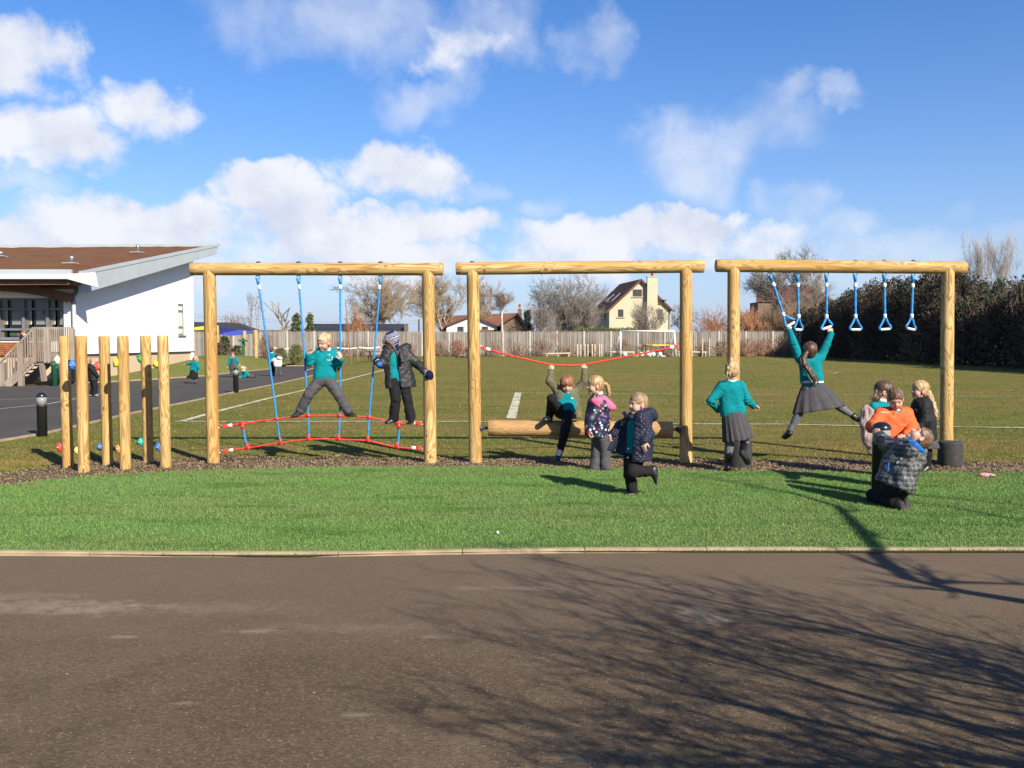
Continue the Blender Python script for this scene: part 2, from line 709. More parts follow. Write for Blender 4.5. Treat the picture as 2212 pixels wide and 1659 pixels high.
def grey_wood(name, a, b, kind='World', period=0.11, axis=0):
    n = NT(name)
    pos = n.coord(kind)
    s = n.sep(pos)
    cell = n.math('FLOOR', n.math('DIVIDE', s[axis], period))
    wn = n.node('ShaderNodeTexWhiteNoise', noise_dimensions='1D')
    n.put(wn.inputs['W'], cell)
    c = n.mix(wn.outputs['Value'], a, b)
    grain = n.noise(n.vmath('MULTIPLY', pos, (30, 30, 2.0)), 1.0, 4, 0.65)
    c = n.mix(n.map(grain, 0.3, 0.75, 0.0, 0.55), c, sc(a, 0.5))
    big = n.noise(n.vmath('MULTIPLY', pos, (0.5, 0.5, 1.2)), 1.0, 4, 0.6)
    c = n.mix(n.map(big, 0.45, 0.7, 0.0, 0.5), c, sc(b, 0.72))
    n.set(col=c, rough=0.9, spec=0.15, nrm=n.bump(grain, 0.4, 0.004))
    return n.m


MAT['fence'] = grey_wood('weathered_fence', (0.20, 0.178, 0.155), (0.47, 0.43, 0.385))
MAT['fence_post'] = simple('concrete_post', (0.56, 0.54, 0.48), 0.9, var=0.12)
MAT['deck_wood'] = grey_wood('silvered_deck', (0.30, 0.245, 0.20), (0.44, 0.37, 0.315), period=0.17)


def grass_mat(name, a, b, brown, brown_amt=0.5, dark=None):
    n = NT(name)
    w = n.coord('World')
    big = n.noise(n.vmath('MULTIPLY', w, (0.16, 0.42, 1)), 1.0, 5, 0.6)
    med = n.noise(n.vmath('MULTIPLY', w, (1.1, 1.6, 1)), 1.0, 5, 0.65)
    fine = n.noise(w, 38.0, 4, 0.7)
    c = n.mix(n.map(med, 0.3, 0.7), a, b)
    streak = n.noise(n.vmath('MULTIPLY', w, (0.06, 0.60, 1)), 1.0, 5, 0.65)
    big = n.math('ADD', n.math('MULTIPLY', big, 0.6), n.math('MULTIPLY', streak, 0.4))
    bm = n.math('MULTIPLY', n.map(big, 0.44, 0.56), brown_amt)
    c = n.mix(bm, c, brown)
    c = n.mix(n.map(fine, 0.35, 0.75, 0.0, 0.7), c, sc(a, 0.55))
    tuft = n.noise(n.vmath('MULTIPLY', w, (3.5, 7.0, 1)), 1.0, 6, 0.75)
    c = n.mix(n.map(tuft, 0.48, 0.70, 0.0, 0.30), c, sc(a, 0.6))
    c = n.mix(n.map(tuft, 0.30, 0.44, 0.22, 0.0), c, sc(b, 1.15))
    if dark:
        c = n.mix(n.map(n.noise(n.vmath('MULTIPLY', w, (0.8, 2.6, 1)), 1.0, 4, 0.6), 0.51, 0.68, 0.0, 0.75), c, dark)
    h = n.noise(w, 70.0, 3, 0.7)
    n.set(col=c, rough=0.95, spec=0.1, nrm=n.bump(h, 0.8, 0.03))
    return n.m


MAT['grass'] = grass_mat('field_grass', (0.150, 0.170, 0.033), (0.205, 0.208, 0.048), (0.275, 0.200, 0.066), 0.85, (0.105, 0.125, 0.024))
MAT['bank'] = grass_mat('bank_grass', (0.15, 0.185, 0.042), (0.20, 0.225, 0.06), (0.24, 0.21, 0.08), 0.5)
MAT['turf'] = grass_mat('artificial_turf', (0.130, 0.250, 0.060), (0.180, 0.300, 0.085), (0.205, 0.268, 0.092), 0.7, (0.080, 0.165, 0.035))


def blade_mat(name, a, b, c3, dark):
    n = NT(name)
    w = n.coord('World')
    f = n.noise(w, 55, 2, 0.6)
    c = n.mix(n.map(f, 0.3, 0.7), a, b)
    big = n.noise(n.vmath('MULTIPLY', w, (0.5, 1.2, 1)), 1.0, 5, 0.6)
    st_ = n.noise(n.vmath('MULTIPLY', w, (0.06, 0.60, 1)), 1.0, 5, 0.65)
    big = n.math('ADD', n.math('MULTIPLY', big, 0.6), n.math('MULTIPLY', st_, 0.4))
    c = n.mix(n.map(big, 0.44, 0.56, 0, 0.85), c, c3)
    c = n.mix(n.map(n.noise(n.vmath('MULTIPLY', w, (0.8, 2.6, 1)), 1.0, 4, 0.6), 0.51, 0.68, 0.0, 0.75), c, dark)
    n.set(col=c, rough=0.8, spec=0.2)
    return n.m


MAT['turf_blade'] = blade_mat('turf_fibre', (0.120, 0.255, 0.054), (0.205, 0.335, 0.098), (0.190, 0.265, 0.085), (0.085, 0.185, 0.036))
MAT['grass_blade'] = blade_mat('grass_blade', (0.140, 0.165, 0.033), (0.205, 0.212, 0.048), (0.265, 0.196, 0.066), (0.105, 0.130, 0.025))


def asphalt(name, base, warm, stain=True):
    n = NT(name)
    w = n.coord('World')
    v1 = n.vor(w, 95.0)
    agg = v1['Distance']
    spk = n.sep(v1['Color'])[0]
    c = n.mix(n.map(n.noise(w, 0.55, 5, 0.6), 0.35, 0.65), base, warm)
    c = n.mix(n.map(n.noise(w, 3.2, 5, 0.65), 0.4, 0.7, 0.0, 0.5), c, sc(base, 0.72))
    c = n.mix(n.map(spk, 0.55, 1.0, 0.0, 0.45), c, sc(warm, 1.7))
    c = n.mix(n.map(spk, 0.0, 0.25, 0.42, 0.0), c, sc(base, 0.35))
    c = n.mix(n.map(n.noise(w, 210.0, 2, 0.6), 0.62, 0.8, 0.0, 0.55), c, sc(warm, 2.0))
    # bright grit, some larger than the rest
    for vs_, d0, th, cc in ((17.0, 0.06, 0.80, (0.62, 0.56, 0.48)), (42.0, 0.16, 0.62, (0.40, 0.35, 0.28)), (9.0, 0.045, 0.86, (0.80, 0.76, 0.70))):
        v2 = n.vor(w, vs_)
        grit = n.math('MULTIPLY', n.map(v2['Distance'], d0 * 0.7, d0, 1.0, 0.0), n.map(n.sep(v2['Color'])[1], th, th + 0.02))
        c = n.mix(n.math('MULTIPLY', grit, 0.85), c, cc)
    if stain:
        # dried mud and chalky scuffs
        s = n.math('MULTIPLY', n.map(n.noise(n.vmath('MULTIPLY', w, (1.0, 2.4, 1)), 1.0, 7, 0.68), 0.60, 0.74),
                   n.map(n.noise(w, 0.45, 2, 0.5), 0.42, 0.62))
        c = n.mix(n.math('MULTIPLY', s, 0.55), c, (0.27, 0.235, 0.19))
        # dusty and mossy tones with painted brightness falloff: pale by kerb, dark near camera
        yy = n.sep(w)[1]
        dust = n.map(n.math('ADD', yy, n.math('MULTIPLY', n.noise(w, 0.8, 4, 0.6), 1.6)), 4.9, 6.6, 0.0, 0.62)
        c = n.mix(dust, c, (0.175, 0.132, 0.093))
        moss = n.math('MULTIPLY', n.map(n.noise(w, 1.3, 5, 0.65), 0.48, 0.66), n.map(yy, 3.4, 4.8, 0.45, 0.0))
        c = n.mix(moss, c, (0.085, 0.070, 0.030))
        # the larger scuffs and dried puddles
        for (u_, v_, rx, ry, k_) in ((80, 1312, .62, .17, .75), (215, 1318, .40, .15, .6), (30, 1290, .5, .12, .4), (470, 1316, .5, .16, .35), (560, 1366, .22, .05, .8), (790, 1360, .6, .10, .3), (275, 1378, .10, .04, .7),
                                     (1080, 1273, .5, .06, .4), (1512, 1325, .13, .16, .85), (1545, 1343, .16, .06, .7), (400, 1522, .07, .03, .6), (765, 1546, .09, .03, .7), (1640, 1640, .05, .03, .7), (930, 1378, .08, .04, .5)):
            g_ = G(u_, v_)
            q = n.vmath('MULTIPLY', n.vmath('SUBTRACT', w, (g_.x, g_.y, 0.0)), (1 / rx, 1 / ry, 0.0))
            ln = n.node('ShaderNodeVectorMath', operation='LENGTH')
            n.put(ln.inputs[0], q)
            e_ = n.math('ADD', ln.outputs['Value'], n.math('MULTIPLY', n.math('SUBTRACT', n.noise(w, 9.0, 6, 0.72), 0.5), 3.2))
            c = n.mix(n.map(e_, 0.1, 1.1, k_ * 0.75, 0.0), c, (0.30, 0.25, 0.19))
        red = n.map(n.noise(w, 1.9, 4, 0.6), 0.58, 0.72, 0.0, 0.25)
        c = n.mix(red, c, (0.16, 0.085, 0.06))
    h = n.math('ADD', n.math('MULTIPLY', agg, -0.6), n.math('MULTIPLY', n.noise(w, 130.0, 3, 0.7), 0.6))
    n.set(col=c, rough=0.9, spec=0.12, nrm=n.bump(h, 0.5, 0.010))
    return n.m


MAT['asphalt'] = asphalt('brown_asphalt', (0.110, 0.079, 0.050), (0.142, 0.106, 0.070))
MAT['path'] = asphalt('grey_asphalt', (0.074, 0.069, 0.066), (0.094, 0.087, 0.082), stain=False)


def line_mat():
    n = NT('pitch_line_paint')
    w = n.coord('World')
    f = n.noise(w, 26, 4, 0.7)
    g = n.noise(w, 3.0, 4, 0.6)
    cov = n.math('MULTIPLY', n.map(f, 0.36, 0.56), n.map(g, 0.34, 0.58, 0.25, 1.0))
    n.set(col=n.mix(cov, (0.20, 0.19, 0.06), (0.80, 0.79, 0.62)), rough=0.95, spec=0.1)
    return n.m


MAT['line'] = line_mat()
MAT['thin_line'] = simple('path_paint', (0.62, 0.61, 0.58), 0.9, var=0.2, vscale=9, kind='World')
MAT['mulch'] = None


def mulch_mat():
    n = NT('bark_mulch')
    w = n.coord('World')
    c = n.ramp(n.noise(w, 32, 5, 0.7), [(0.28, (0.11, 0.080, 0.050)), (0.5, (0.22, 0.165, 0.105)), (0.72, (0.31, 0.245, 0.165))])
    c = n.mix(n.map(n.noise(w, 1.4, 4, 0.6), 0.45, 0.65, 0, 0.6), c, (0.19, 0.175, 0.075))
    n.set(col=c, rough=0.95, spec=0.1, nrm=n.bump(n.noise(w, 45, 4, 0.7), 1.0, 0.04))
    return n.m


MAT['mulch'] = mulch_mat()
MAT['chip'] = simple('bark_chip', (0.245, 0.175, 0.105), 0.9, var=0.35, vscale=22, kind='World')
MAT['kerb'] = simple('pale_concrete', (0.40, 0.305, 0.19), 0.9, var=0.16, vscale=7, bump=0.5, bscale=80, kind='World')
MAT['soil'] = simple('brown_soil', (0.15, 0.10, 0.065), 0.95, var=0.3, vscale=12, bump=0.6, bscale=40, kind='World')

MAT['blue_rope'] = simple('blue_rope', (0.012, 0.245, 0.62), 0.6, var=0.22, vscale=60)
MAT['red_rope'] = simple('red_rope', (0.72, 0.045, 0.028), 0.6, var=0.22, vscale=60)
MAT['red_plastic'] = simple('red_plastic', (0.78, 0.030, 0.022), 0.38, var=0.06)
MAT['steel'] = simple('steel', (0.62, 0.63, 0.65), 0.35, metal=0.85, var=0.08)
MAT['white_plastic'] = simple('white_plastic', (0.80, 0.80, 0.78), 0.4, var=0.04)
MAT['dark_steel'] = simple('dark_steel', (0.10, 0.11, 0.13), 0.45, metal=0.6, var=0.15)
MAT['black_paint'] = simple('black_paint', (0.022, 0.024, 0.030), 0.42, var=0.25, vscale=18, bump=0.1)
MAT['black_dome'] = simple('black_dome', (0.014, 0.017, 0.026), 0.22, var=0.2)
MAT['rubber'] = simple('rubber', (0.030, 0.030, 0.031), 0.85, var=0.35, vscale=14, bump=0.6, bscale=70)
MAT['white_metal'] = simple('white_metal', (0.85, 0.85, 0.84), 0.4, var=0.03)
MAT['yellow'] = simple('yellow_plastic', (0.85, 0.66, 0.03), 0.5, var=0.06)


def glass(name, col=(0.9, 0.93, 0.93), rough=0.05):
    n = NT(name)
    n.set(col=col, rough=rough, trans=1.0, ior=1.45)
    return n.m


MAT['lamp_glass'] = glass('lamp_glass', (0.86, 0.90, 0.88), 0.12)
MAT['lamp_glass'].node_tree.nodes['Principled BSDF'].inputs['Transmission Weight'].default_value = 0.7


def render_wall(name, col):
    n = NT(name)
    w = n.coord('World')
    f = n.noise(w, 0.8, 5, 0.6)
    c = n.mix(n.map(f, 0.35, 0.7), col, sc(col, 0.94))
    n.set(col=c, rough=0.92, spec=0.15, nrm=n.bump(n.noise(w, 60, 3, 0.6), 0.25, 0.006))
    return n.m


MAT['white_render'] = render_wall('white_render', (0.99, 0.99, 0.98))
MAT['plinth'] = render_wall('cream_plinth', (0.62, 0.48, 0.32))
MAT['cream_render'] = render_wall('cream_render', (0.62, 0.56, 0.40))
MAT['bungalow_white'] = render_wall('bungalow_white', (0.86, 0.84, 0.80))
MAT['brick_brown'] = simple('brown_brick', (0.20, 0.135, 0.095), 0.9, var=0.3, vscale=9, kind='World')
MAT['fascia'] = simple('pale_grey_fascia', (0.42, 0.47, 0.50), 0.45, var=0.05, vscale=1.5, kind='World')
MAT['fascia_lit'] = simple('white_gutter', (0.60, 0.64, 0.66), 0.4, var=0.05, vscale=1.5, kind='World')  # whiter than the verge fascia, for gutter and canopy end
MAT['soffit'] = simple('brown_soffit', (0.15, 0.075, 0.038), 0.7, var=0.25, vscale=3, kind='World')
MAT['slate_frame'] = simple('blue_grey_frame', (0.165, 0.18, 0.21), 0.5, var=0.08)
MAT['timber_reveal'] = simple('yellow_timber', (0.52, 0.38, 0.16), 0.65, var=0.15)
MAT['blind'] = simple('pale_blind', (0.52, 0.58, 0.56), 0.85, var=0.05, vscale=2)
MAT['blind_light'] = simple('cream_blind', (0.66, 0.70, 0.60), 0.85, var=0.05, vscale=2)
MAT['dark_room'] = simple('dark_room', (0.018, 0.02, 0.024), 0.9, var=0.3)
MAT['cedar'] = simple('red_cedar', (0.33, 0.125, 0.05), 0.7, var=0.3, vscale=6, kind='World')
MAT['zinc'] = simple('galvanised', (0.62, 0.64, 0.66), 0.3, metal=0.8, var=0.1)
MAT['green_paint'] = simple('green_paint', (0.018, 0.13, 0.075), 0.5, var=0.15)
MAT['downpipe'] = simple('grey_downpipe', (0.45, 0.48, 0.52), 0.45, var=0.06)
MAT['orange_plastic'] = simple('orange_plastic', (0.80, 0.20, 0.03), 0.5, var=0.1)
MAT['green_plastic'] = simple('green_plastic', (0.05, 0.32, 0.10), 0.5, var=0.1)


def window_glass(name, col=(0.04, 0.05, 0.06)):
    n = NT(name)
    n.set(col=col, rough=0.06, spec=0.8)
    return n.m


MAT['pane'] = window_glass('window_pane')
_cp = NT('clear_pane')
_cp.set(col=(0.05, 0.06, 0.07), rough=0.03, spec=0.6, alpha=0.25)
MAT['clear_pane'] = _cp.m


def sedum():
    n = NT('sedum_roof')
    w = n.coord('World')
    a = n.noise(w, 1.1, 6, 0.65)
    b = n.noise(w, 9.0, 4, 0.7)
    c = n.ramp(a, [(0.30, (0.15, 0.075, 0.040)), (0.48, (0.22, 0.100, 0.058)), (0.60, (0.20, 0.125, 0.058)), (0.75, (0.19, 0.145, 0.05))])
    c = n.mix(n.map(b, 0.35, 0.7, 0.0, 0.6), c, (0.13, 0.065, 0.04))
    n.set(col=c, rough=0.95, spec=0.1, nrm=n.bump(n.noise(w, 14, 5, 0.7), 0.9, 0.06))
    return n.m


MAT['sedum'] = sedum()


def tile_mat(name, a, b):
    n = NT(name)
    c = n.mix(n.noise(n.coord('World'), 3.5, 4, 0.7), a, b)
    n.set(col=c, rough=0.85, spec=0.2)
    return n.m


MAT['tile_brown'] = tile_mat('brown_tiles', (0.085, 0.045, 0.036), (0.21, 0.115, 0.09))
MAT['tile_red'] = tile_mat('red_tiles', (0.17, 0.075, 0.05), (0.30, 0.145, 0.10))
MAT['black_roof'] = simple('black_roof', (0.030, 0.034, 0.046), 0.65, var=0.15, vscale=1.0, kind='World')

MAT['bark'] = simple('bark', (0.17, 0.135, 0.10), 0.9, var=0.3, vscale=4, kind='World')
MAT['bark_pale'] = simple('bark_pale', (0.30, 0.25, 0.18), 0.9, var=0.25, vscale=4, kind='World')
MAT['bark_willow'] = simple('bark_willow', (0.30, 0.225, 0.145), 0.9, var=0.3, vscale=2, kind='World')
MAT['bark_grey'] = simple('bark_grey', (0.21, 0.185, 0.155), 0.9, var=0.3, vscale=2, kind='World')
MAT['bark_dark'] = simple('bark_dark', (0.085, 0.065, 0.05), 0.9, var=0.35, vscale=2, kind='World')
MAT['birch'] = simple('birch_bark', (0.62, 0.58, 0.52), 0.8, var=0.2, vscale=5, kind='World')
MAT['hedge_twig'] = simple('hedge_twig', (0.11, 0.076, 0.050), 0.9, var=0.4, vscale=1.5, kind='World')
MAT['old_pole'] = simple('grey_pole', (0.50, 0.44, 0.33), 0.85, var=0.2, vscale=8)
MAT['twig_brown'] = simple('brown_twig', (0.23, 0.155, 0.10), 0.9, var=0.35, vscale=1.5, kind='World')
MAT['twig_orange'] = simple('orange_twig', (0.40, 0.19, 0.085), 0.9, var=0.3, vscale=1.5, kind='World')
MAT['twig_red'] = simple('dry_beech_leaf', (0.27, 0.13, 0.075), 0.9, var=0.35, vscale=2.5, kind='World')
MAT['hedge_leaf'] = simple('hedge_leaf', (0.036, 0.030, 0.015), 0.8, var=0.55, vscale=1.2, kind='World')
MAT['ever_leaf'] = simple('evergreen_leaf', (0.050, 0.075, 0.024), 0.75, var=0.5, vscale=2.0, kind='World')
MAT['olive_leaf'] = simple('olive_leaf', (0.135, 0.150, 0.045), 0.8, var=0.4, vscale=2.0, kind='World')
MAT['conifer'] = simple('conifer_needle', (0.030, 0.055, 0.028), 0.8, var=0.5, vscale=1.5, kind='World')
MAT['conifer_light'] = simple('light_conifer_needle', (0.105, 0.135, 0.05), 0.8, var=0.5, vscale=1.5, kind='World')
MAT['dead_leaf'] = simple('dry_leaf', (0.20, 0.13, 0.10), 0.8, var=0.4, vscale=6, kind='World')

# ------------------------------------------------------------------ ground
def struct(o):
    o['kind'] = 'structure'
    return o


def sheet(name, pts, z, mat):
    """flat polygon sheet at level z, its outline given as ground points"""
    me = bpy.data.meshes.new(name)
    me.from_pydata([(q.x, q.y, z) for q in pts], [], [tuple(range(len(pts)))])
    me.update()
    if me.polygons[0].normal.z < 0:
        me.flip_normals()
    return struct(obj(name, me, mat))


me_ = bpy.data.meshes.new('grass_field')
_N = 64
me_.from_pydata([(900 * math.cos(2 * math.pi * i / _N), 900 * math.sin(2 * math.pi * i / _N), 0) for i in range(_N)], [], [tuple(range(_N))])
struct(obj('grass_field', me_, MAT['grass']))

# playground tarmac nearest to the camera, its far edge along the kerb
KERB = [(-900, 1184, 1191), (-300, 1188, 1196), (0, 1193.5, 1202.5), (392, 1197.7, 1205), (637, 1198.5, 1206), (899, 1193, 1201), (1146, 1189.5, 1197),
        (1391, 1189, 1196), (1641, 1189, 1195.5), (1962, 1189, 1195), (2212, 1189, 1194.8), (2600, 1189, 1194.8), (3200, 1189, 1194.8)]
kf = [G(u, b) for (u, a, b) in KERB]
kb = [G(u, a, 0.03) for (u, a, b) in KERB]
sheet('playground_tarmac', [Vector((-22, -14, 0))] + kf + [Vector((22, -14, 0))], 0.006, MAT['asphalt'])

# kerb of pale concrete edging stones, butted end to end with open joints
kerb = tag(thing('kerb', None, None, (0, 6.3, 0)), kind='structure')


def along(pts, s):
    acc = 0
    for a, b in zip(pts, pts[1:]):
        L = (b - a).length
        if acc + L >= s:
            return a.lerp(b, (s - acc) / L)
        acc += L
    return pts[-1].copy()


Lk = sum((b - a).length for a, b in zip(kf, kf[1:]))
STONE = 0.86
kmid = along(kf, 0)
s_ = 0.25
i_ = 0
while s_ + STONE < Lk:
    a0, a1 = along(kf, s_ + 0.003), along(kf, s_ + STONE - 0.003)
    if abs(a0.x) < 6.5:
        dz = random.uniform(-0.003, 0.003)
        dd = (a1 - a0).normalized()
        nn = Vector((-dd.y, dd.x, 0)) * 0.062
        top = 0.034 + dz
        c = 0.005
        ring = []
        for q in (a0, a1):
            ring += [q + Vector((0, 0, -0.05)), q + Vector((0, 0, top - c)), q + nn * 0.09 + Vector((0, 0, top)),
                     q + nn * 0.93 + Vector((0, 0, top)), q + nn + Vector((0, 0, top - c)), q + nn + Vector((0, 0, -0.05))]
        mb = MB()
        mb.add(ring, [(5, 4, 3, 2, 1, 0), (6, 7, 8, 9, 10, 11)] + [(i, i + 1, i + 7, i + 6) for i in range(5)])
        mb.build('kerb_stone', MAT['kerb'], kerb)
    s_ += STONE
    i_ += 1

# artificial turf between the kerb and the play equipment
TURF_BACK = [(-900, 1170), (-500, 1110), (-250, 1080), (0, 1054), (98, 1042), (245, 1029), (441, 1019.5), (686, 1013), (1084, 1011), (1300, 1013), (1530, 1020),
             (1700, 1021.5), (2212, 1023.5), (2600, 1024), (3200, 1024)]
tb = [G(u, v) for (u, v) in TURF_BACK]
kb2 = [q + Vector((0, 0.012, 0)) for q in kb]
sheet('artificial_turf', kb2 + tb[::-1], 0.022, MAT['turf'])
# loose bark strip the equipment stands in
MULCH_BACK = [(-900, 1100), (-500, 1060), (-250, 1040), (0, 1026), (140, 1004), (300, 996), (460, 990), (700, 992), (930, 991), (1100, 992), (1300, 995),
              (1500, 994), (1700, 996), (1900, 995), (2212, 1001), (2600, 1003), (3200, 1003)]
mbk = [G(u, v) for (u, v) in MULCH_BACK]
# wander the edge so that grass and bark interlock
mb2 = []
for a, b in zip(mbk, mbk[1:]):
    for k_ in range(14):
        q = a.lerp(b, k_ / 14)
        q.y += 0.10 * math.sin(q.x * 5.1) + 0.07 * math.sin(q.x * 13.7 + 1) + random.uniform(-0.06, 0.06)
        mb2.append(q)
mb2.append(mbk[-1])
sheet('bark_strip', tb + mb2[::-1], 0.008, MAT['mulch'])

# grey path with a pale edging
PATH_NEAR = [(-500, 1050), (-200, 990), (0, 954), (100, 937), (194, 915), (285, 893.6), (368, 877), (516, 846), (590, 831.6), (650, 818), (690, 808), (705, 801)]
PATH_FAR = [(700, 794), (676, 791), (608, 791), (581, 798), (470, 809.5), (443, 813), (331, 820.5), (231, 826.5), (160, 829), (0, 836), (-200, 838), (-500, 842)]
pn = [G(u, v) for (u, v) in PATH_NEAR]
pf = [G(u, v) for (u, v) in PATH_FAR]
sheet('path', pn + pf, 0.006, MAT['path'])


def strip(name, pts, w, z, mat, kind='structure'):
    V, F = [], []
    for i, q in enumerate(pts):
        t = (pts[min(i + 1, len(pts) - 1)] - pts[max(i - 1, 0)]).normalized()
        nn = Vector((-t.y, t.x, 0)) * w / 2
        V += [(q.x + nn.x, q.y + nn.y, z), (q.x - nn.x, q.y - nn.y, z)]
    F = [(2 * i, 2 * i + 1, 2 * i + 3, 2 * i + 2) for i in range(len(pts) - 1)]
    me = bpy.data.meshes.new(name)
    me.from_pydata(V, [], F)
    me.update()
    if me.polygons[0].normal.z < 0:
        me.flip_normals()
    o = obj(name, me, mat)
    o['kind'] = kind
    return o


def kerb_run(name, pts, w, h, mat):
    mb = MB()
    for a, b in zip(pts, pts[1:]):
        d = (b - a)
        n_ = max(1, int(d.length / 0.9))
        for i in range(n_):
            p0, p1 = a.lerp(b, i / n_), a.lerp(b, (i + 1) / n_)
            g = (p1 - p0).normalized() * 0.006
            mb.bar(p0 + g + Vector((0, 0, h / 2 - 0.03)), p1 - g + Vector((0, 0, h / 2 - 0.03)), w, h + 0.06)
    return struct(mb.build(name, mat))


kerb_run('path_edging', [q.copy() for q in pn[1:]], 0.06, 0.03, MAT['kerb'])
kerb_run('path_edging', [q.copy() for q in pf[1:9]], 0.08, 0.05, MAT['kerb'])
for pts in ([(0, 884), (100, 874), (165, 862), (240, 847)], [(0, 864), (70, 862), (160, 861), (230, 857)]):
    strip('path_marking', [G(u, v) for (u, v) in pts], 0.05, 0.012, MAT['thin_line'])

# pitch markings on the field
LINES = [
    ([(380, 913), (393, 911), (475, 888), (593, 858), (656, 844), (830, 799.5), (945, 770.5)], 0.14),
    ([(380, 911.5), (700, 911.5), (1010, 911.5), (1463, 917), (1700, 917.5), (1861, 921), (2212, 925), (2500, 928)], 0.11),
    ([(1119, 849.5), (1400, 851), (1530, 852), (1800, 853), (2212, 857), (2500, 860)], 0.07),
    ([(1119.5, 848.5), (1104, 905)], 0.19),
    ([(950, 799), (1100, 799.5), (1250, 800)], 0.06),
    ([(1250, 800.5), (1282, 798), (1282, 798)][:2], 0.06),
    ([(1258, 802.5), (1340, 808), (1439, 813), (1530, 815)], 0.07),
    ([(1490, 795), (1600, 797), (1780, 800), (2212, 806)], 0.05),
    ([(1635, 772), (1668, 776), (1704, 780)], 0.10),
    ([(1785, 801.5), (1811, 805), (1800, 808), (1740, 809)], 0.07),
    ([(1500, 812), (1620, 812), (1740, 811)], 0.04),
    ([(832, 799), (900, 799.5), (960, 799)], 0.05),
    ([(660, 801), (676, 796), (695, 791.5)], 0.09),
]
for pts, w in LINES:
    strip('pitch_line', [G(u, v) for (u, v) in pts], w, 0.012, MAT['line'])

# grass bank that climbs from the path to the school wall
BANK = [  # edge pixel on the ground, then crest pixel and its distance
    ((-60, 833), (-60, 812), 34.5), ((100, 831), (150, 813), 33.2), ((160, 829), (200, 808), 35.0), ((231, 826.5), (256, 801.5), 37.0), ((331, 820.5), (335, 788), 39.5),
    ((400, 816), (417, 772.5), 42.5), ((443, 813), (470, 767), 44), ((475, 809), (502, 767.3), 45), ((510, 806), (531, 771.7), 46), ((545, 802), (556, 778), 48),
    ((570, 799), (576, 783), 50), ((608, 791.5), (612, 788), 52)]
V, F = [], []
_K = 8
cols = []
for (e, c, Y) in BANK:
    a = G(*e) + Vector((0, 0.05, 0.004))
    b = P(c[0], c[1], Y)
    cols.append((a, b))
# resample along
fine_cols = []
for (a, b), (a2, b2) in zip(cols, cols[1:]):
    for k_ in range(4):
        fine_cols.append((a.lerp(a2, k_ / 4), b.lerp(b2, k_ / 4)))
fine_cols.append(cols[-1])
for (a, b) in fine_cols:
    for k_ in range(_K + 1):
        t = k_ / _K
        q = a.lerp(b, t)
        q.z = a.z + (b.z - a.z) * (t * t * (3 - 2 * t) * 0.5 + t * 0.5)
        V.append(q)
    for k_ in range(1, 6):     # flat shoulder, then down to the field behind
        q = b + Vector((-0.12, 1, 0)) * (k_ * 2.2)
        q.z = b.z * (1 - (k_ / 5) ** 2)
        if k_ == 5:
            q.z = -0.3
        V.append(q)
    V[-(_K + 6)].z = -0.02
_M = _K + 6
nf = len(fine_cols)
bm_ = bpy.data.meshes.new('grass_bank')
bm_.from_pydata([tuple(q) for q in V], [], [(i * _M + k_, (i + 1) * _M + k_, (i + 1) * _M + k_ + 1, i * _M + k_ + 1) for i in range(nf - 1) for k_ in range(_M - 1)])
bm_.polygons.foreach_set('use_smooth', [True] * len(bm_.polygons))
bm_.update()
if sum(p_.normal.z for p_ in bm_.polygons) < 0:
    bm_.flip_normals()
struct(obj('grass_bank', bm_, MAT['bank']))


# ------------------------------------------------------------------ blades and bark chips (nobody could count them)
def in_band(x, lo_pts, hi_pts):
    lx = np.array([q.x for q in lo_pts]); ly = np.array([q.y for q in lo_pts])
    hx = np.array([q.x for q in hi_pts]); hy = np.array([q.y for q in hi_pts])
    return np.interp(x, lx, ly), np.interp(x, hx, hy)


def blades(name, X, Y, z0, h, w, mat, seed):
    r = np.random.default_rng(seed)
    n_ = len(X)
    a = r.uniform(0, 2 * np.pi, n_)
    hh = h * r.uniform(0.55, 1.15, n_)
    lean = r.uniform(0.1, 1.0, n_) * hh
    b = r.uniform(0, 2 * np.pi, n_)
    far_ = np.maximum(1.0, (Y / 13.0) ** 0.8) if seed == 5 else 1.0
    dx, dy = np.cos(a) * w / 2 * far_, np.sin(a) * w / 2 * far_
    z = np.full(n_, z0) if np.isscalar(z0) else z0
    A = np.stack([X - dx, Y - dy, z], 1)
    B = np.stack([X + dx, Y + dy, z], 1)
    T = np.stack([X + np.cos(b) * lean, Y + np.sin(b) * lean, z + hh], 1)
    V_ = np.stack([A, B, T], 1).reshape(-1, 3)
    F_ = np.arange(3 * n_).reshape(-1, 3)
    o = obj(name, np_mesh(name, V_, F_), mat)
    o['kind'] = 'stuff'
    return o


r_ = np.random.default_rng(3)
X = r_.uniform(-9.0, 9.0, 520000)
Y = r_.uniform(6.0, 12.0, 520000)
lo, hi = in_band(X, kb2, tb)
m_ = (Y > lo + 0.01) & (Y < hi + 0.02) & (np.abs(X) < Y * 0.80)
blades('turf_fibres', X[m_], Y[m_], 0.021, 0.019, 0.0055, MAT['turf_blade'], 4)
n_ = 300000
Y = 10.6 + 62.0 * r_.uniform(0, 1, n_) ** 2.6
X = r_.uniform(-0.68, 0.68, n_) * Y
_, hi = in_band(X, tb, mb2)
m_ = Y > hi - 0.12 + 0.3 * r_.uniform(0, 1, n_) ** 2
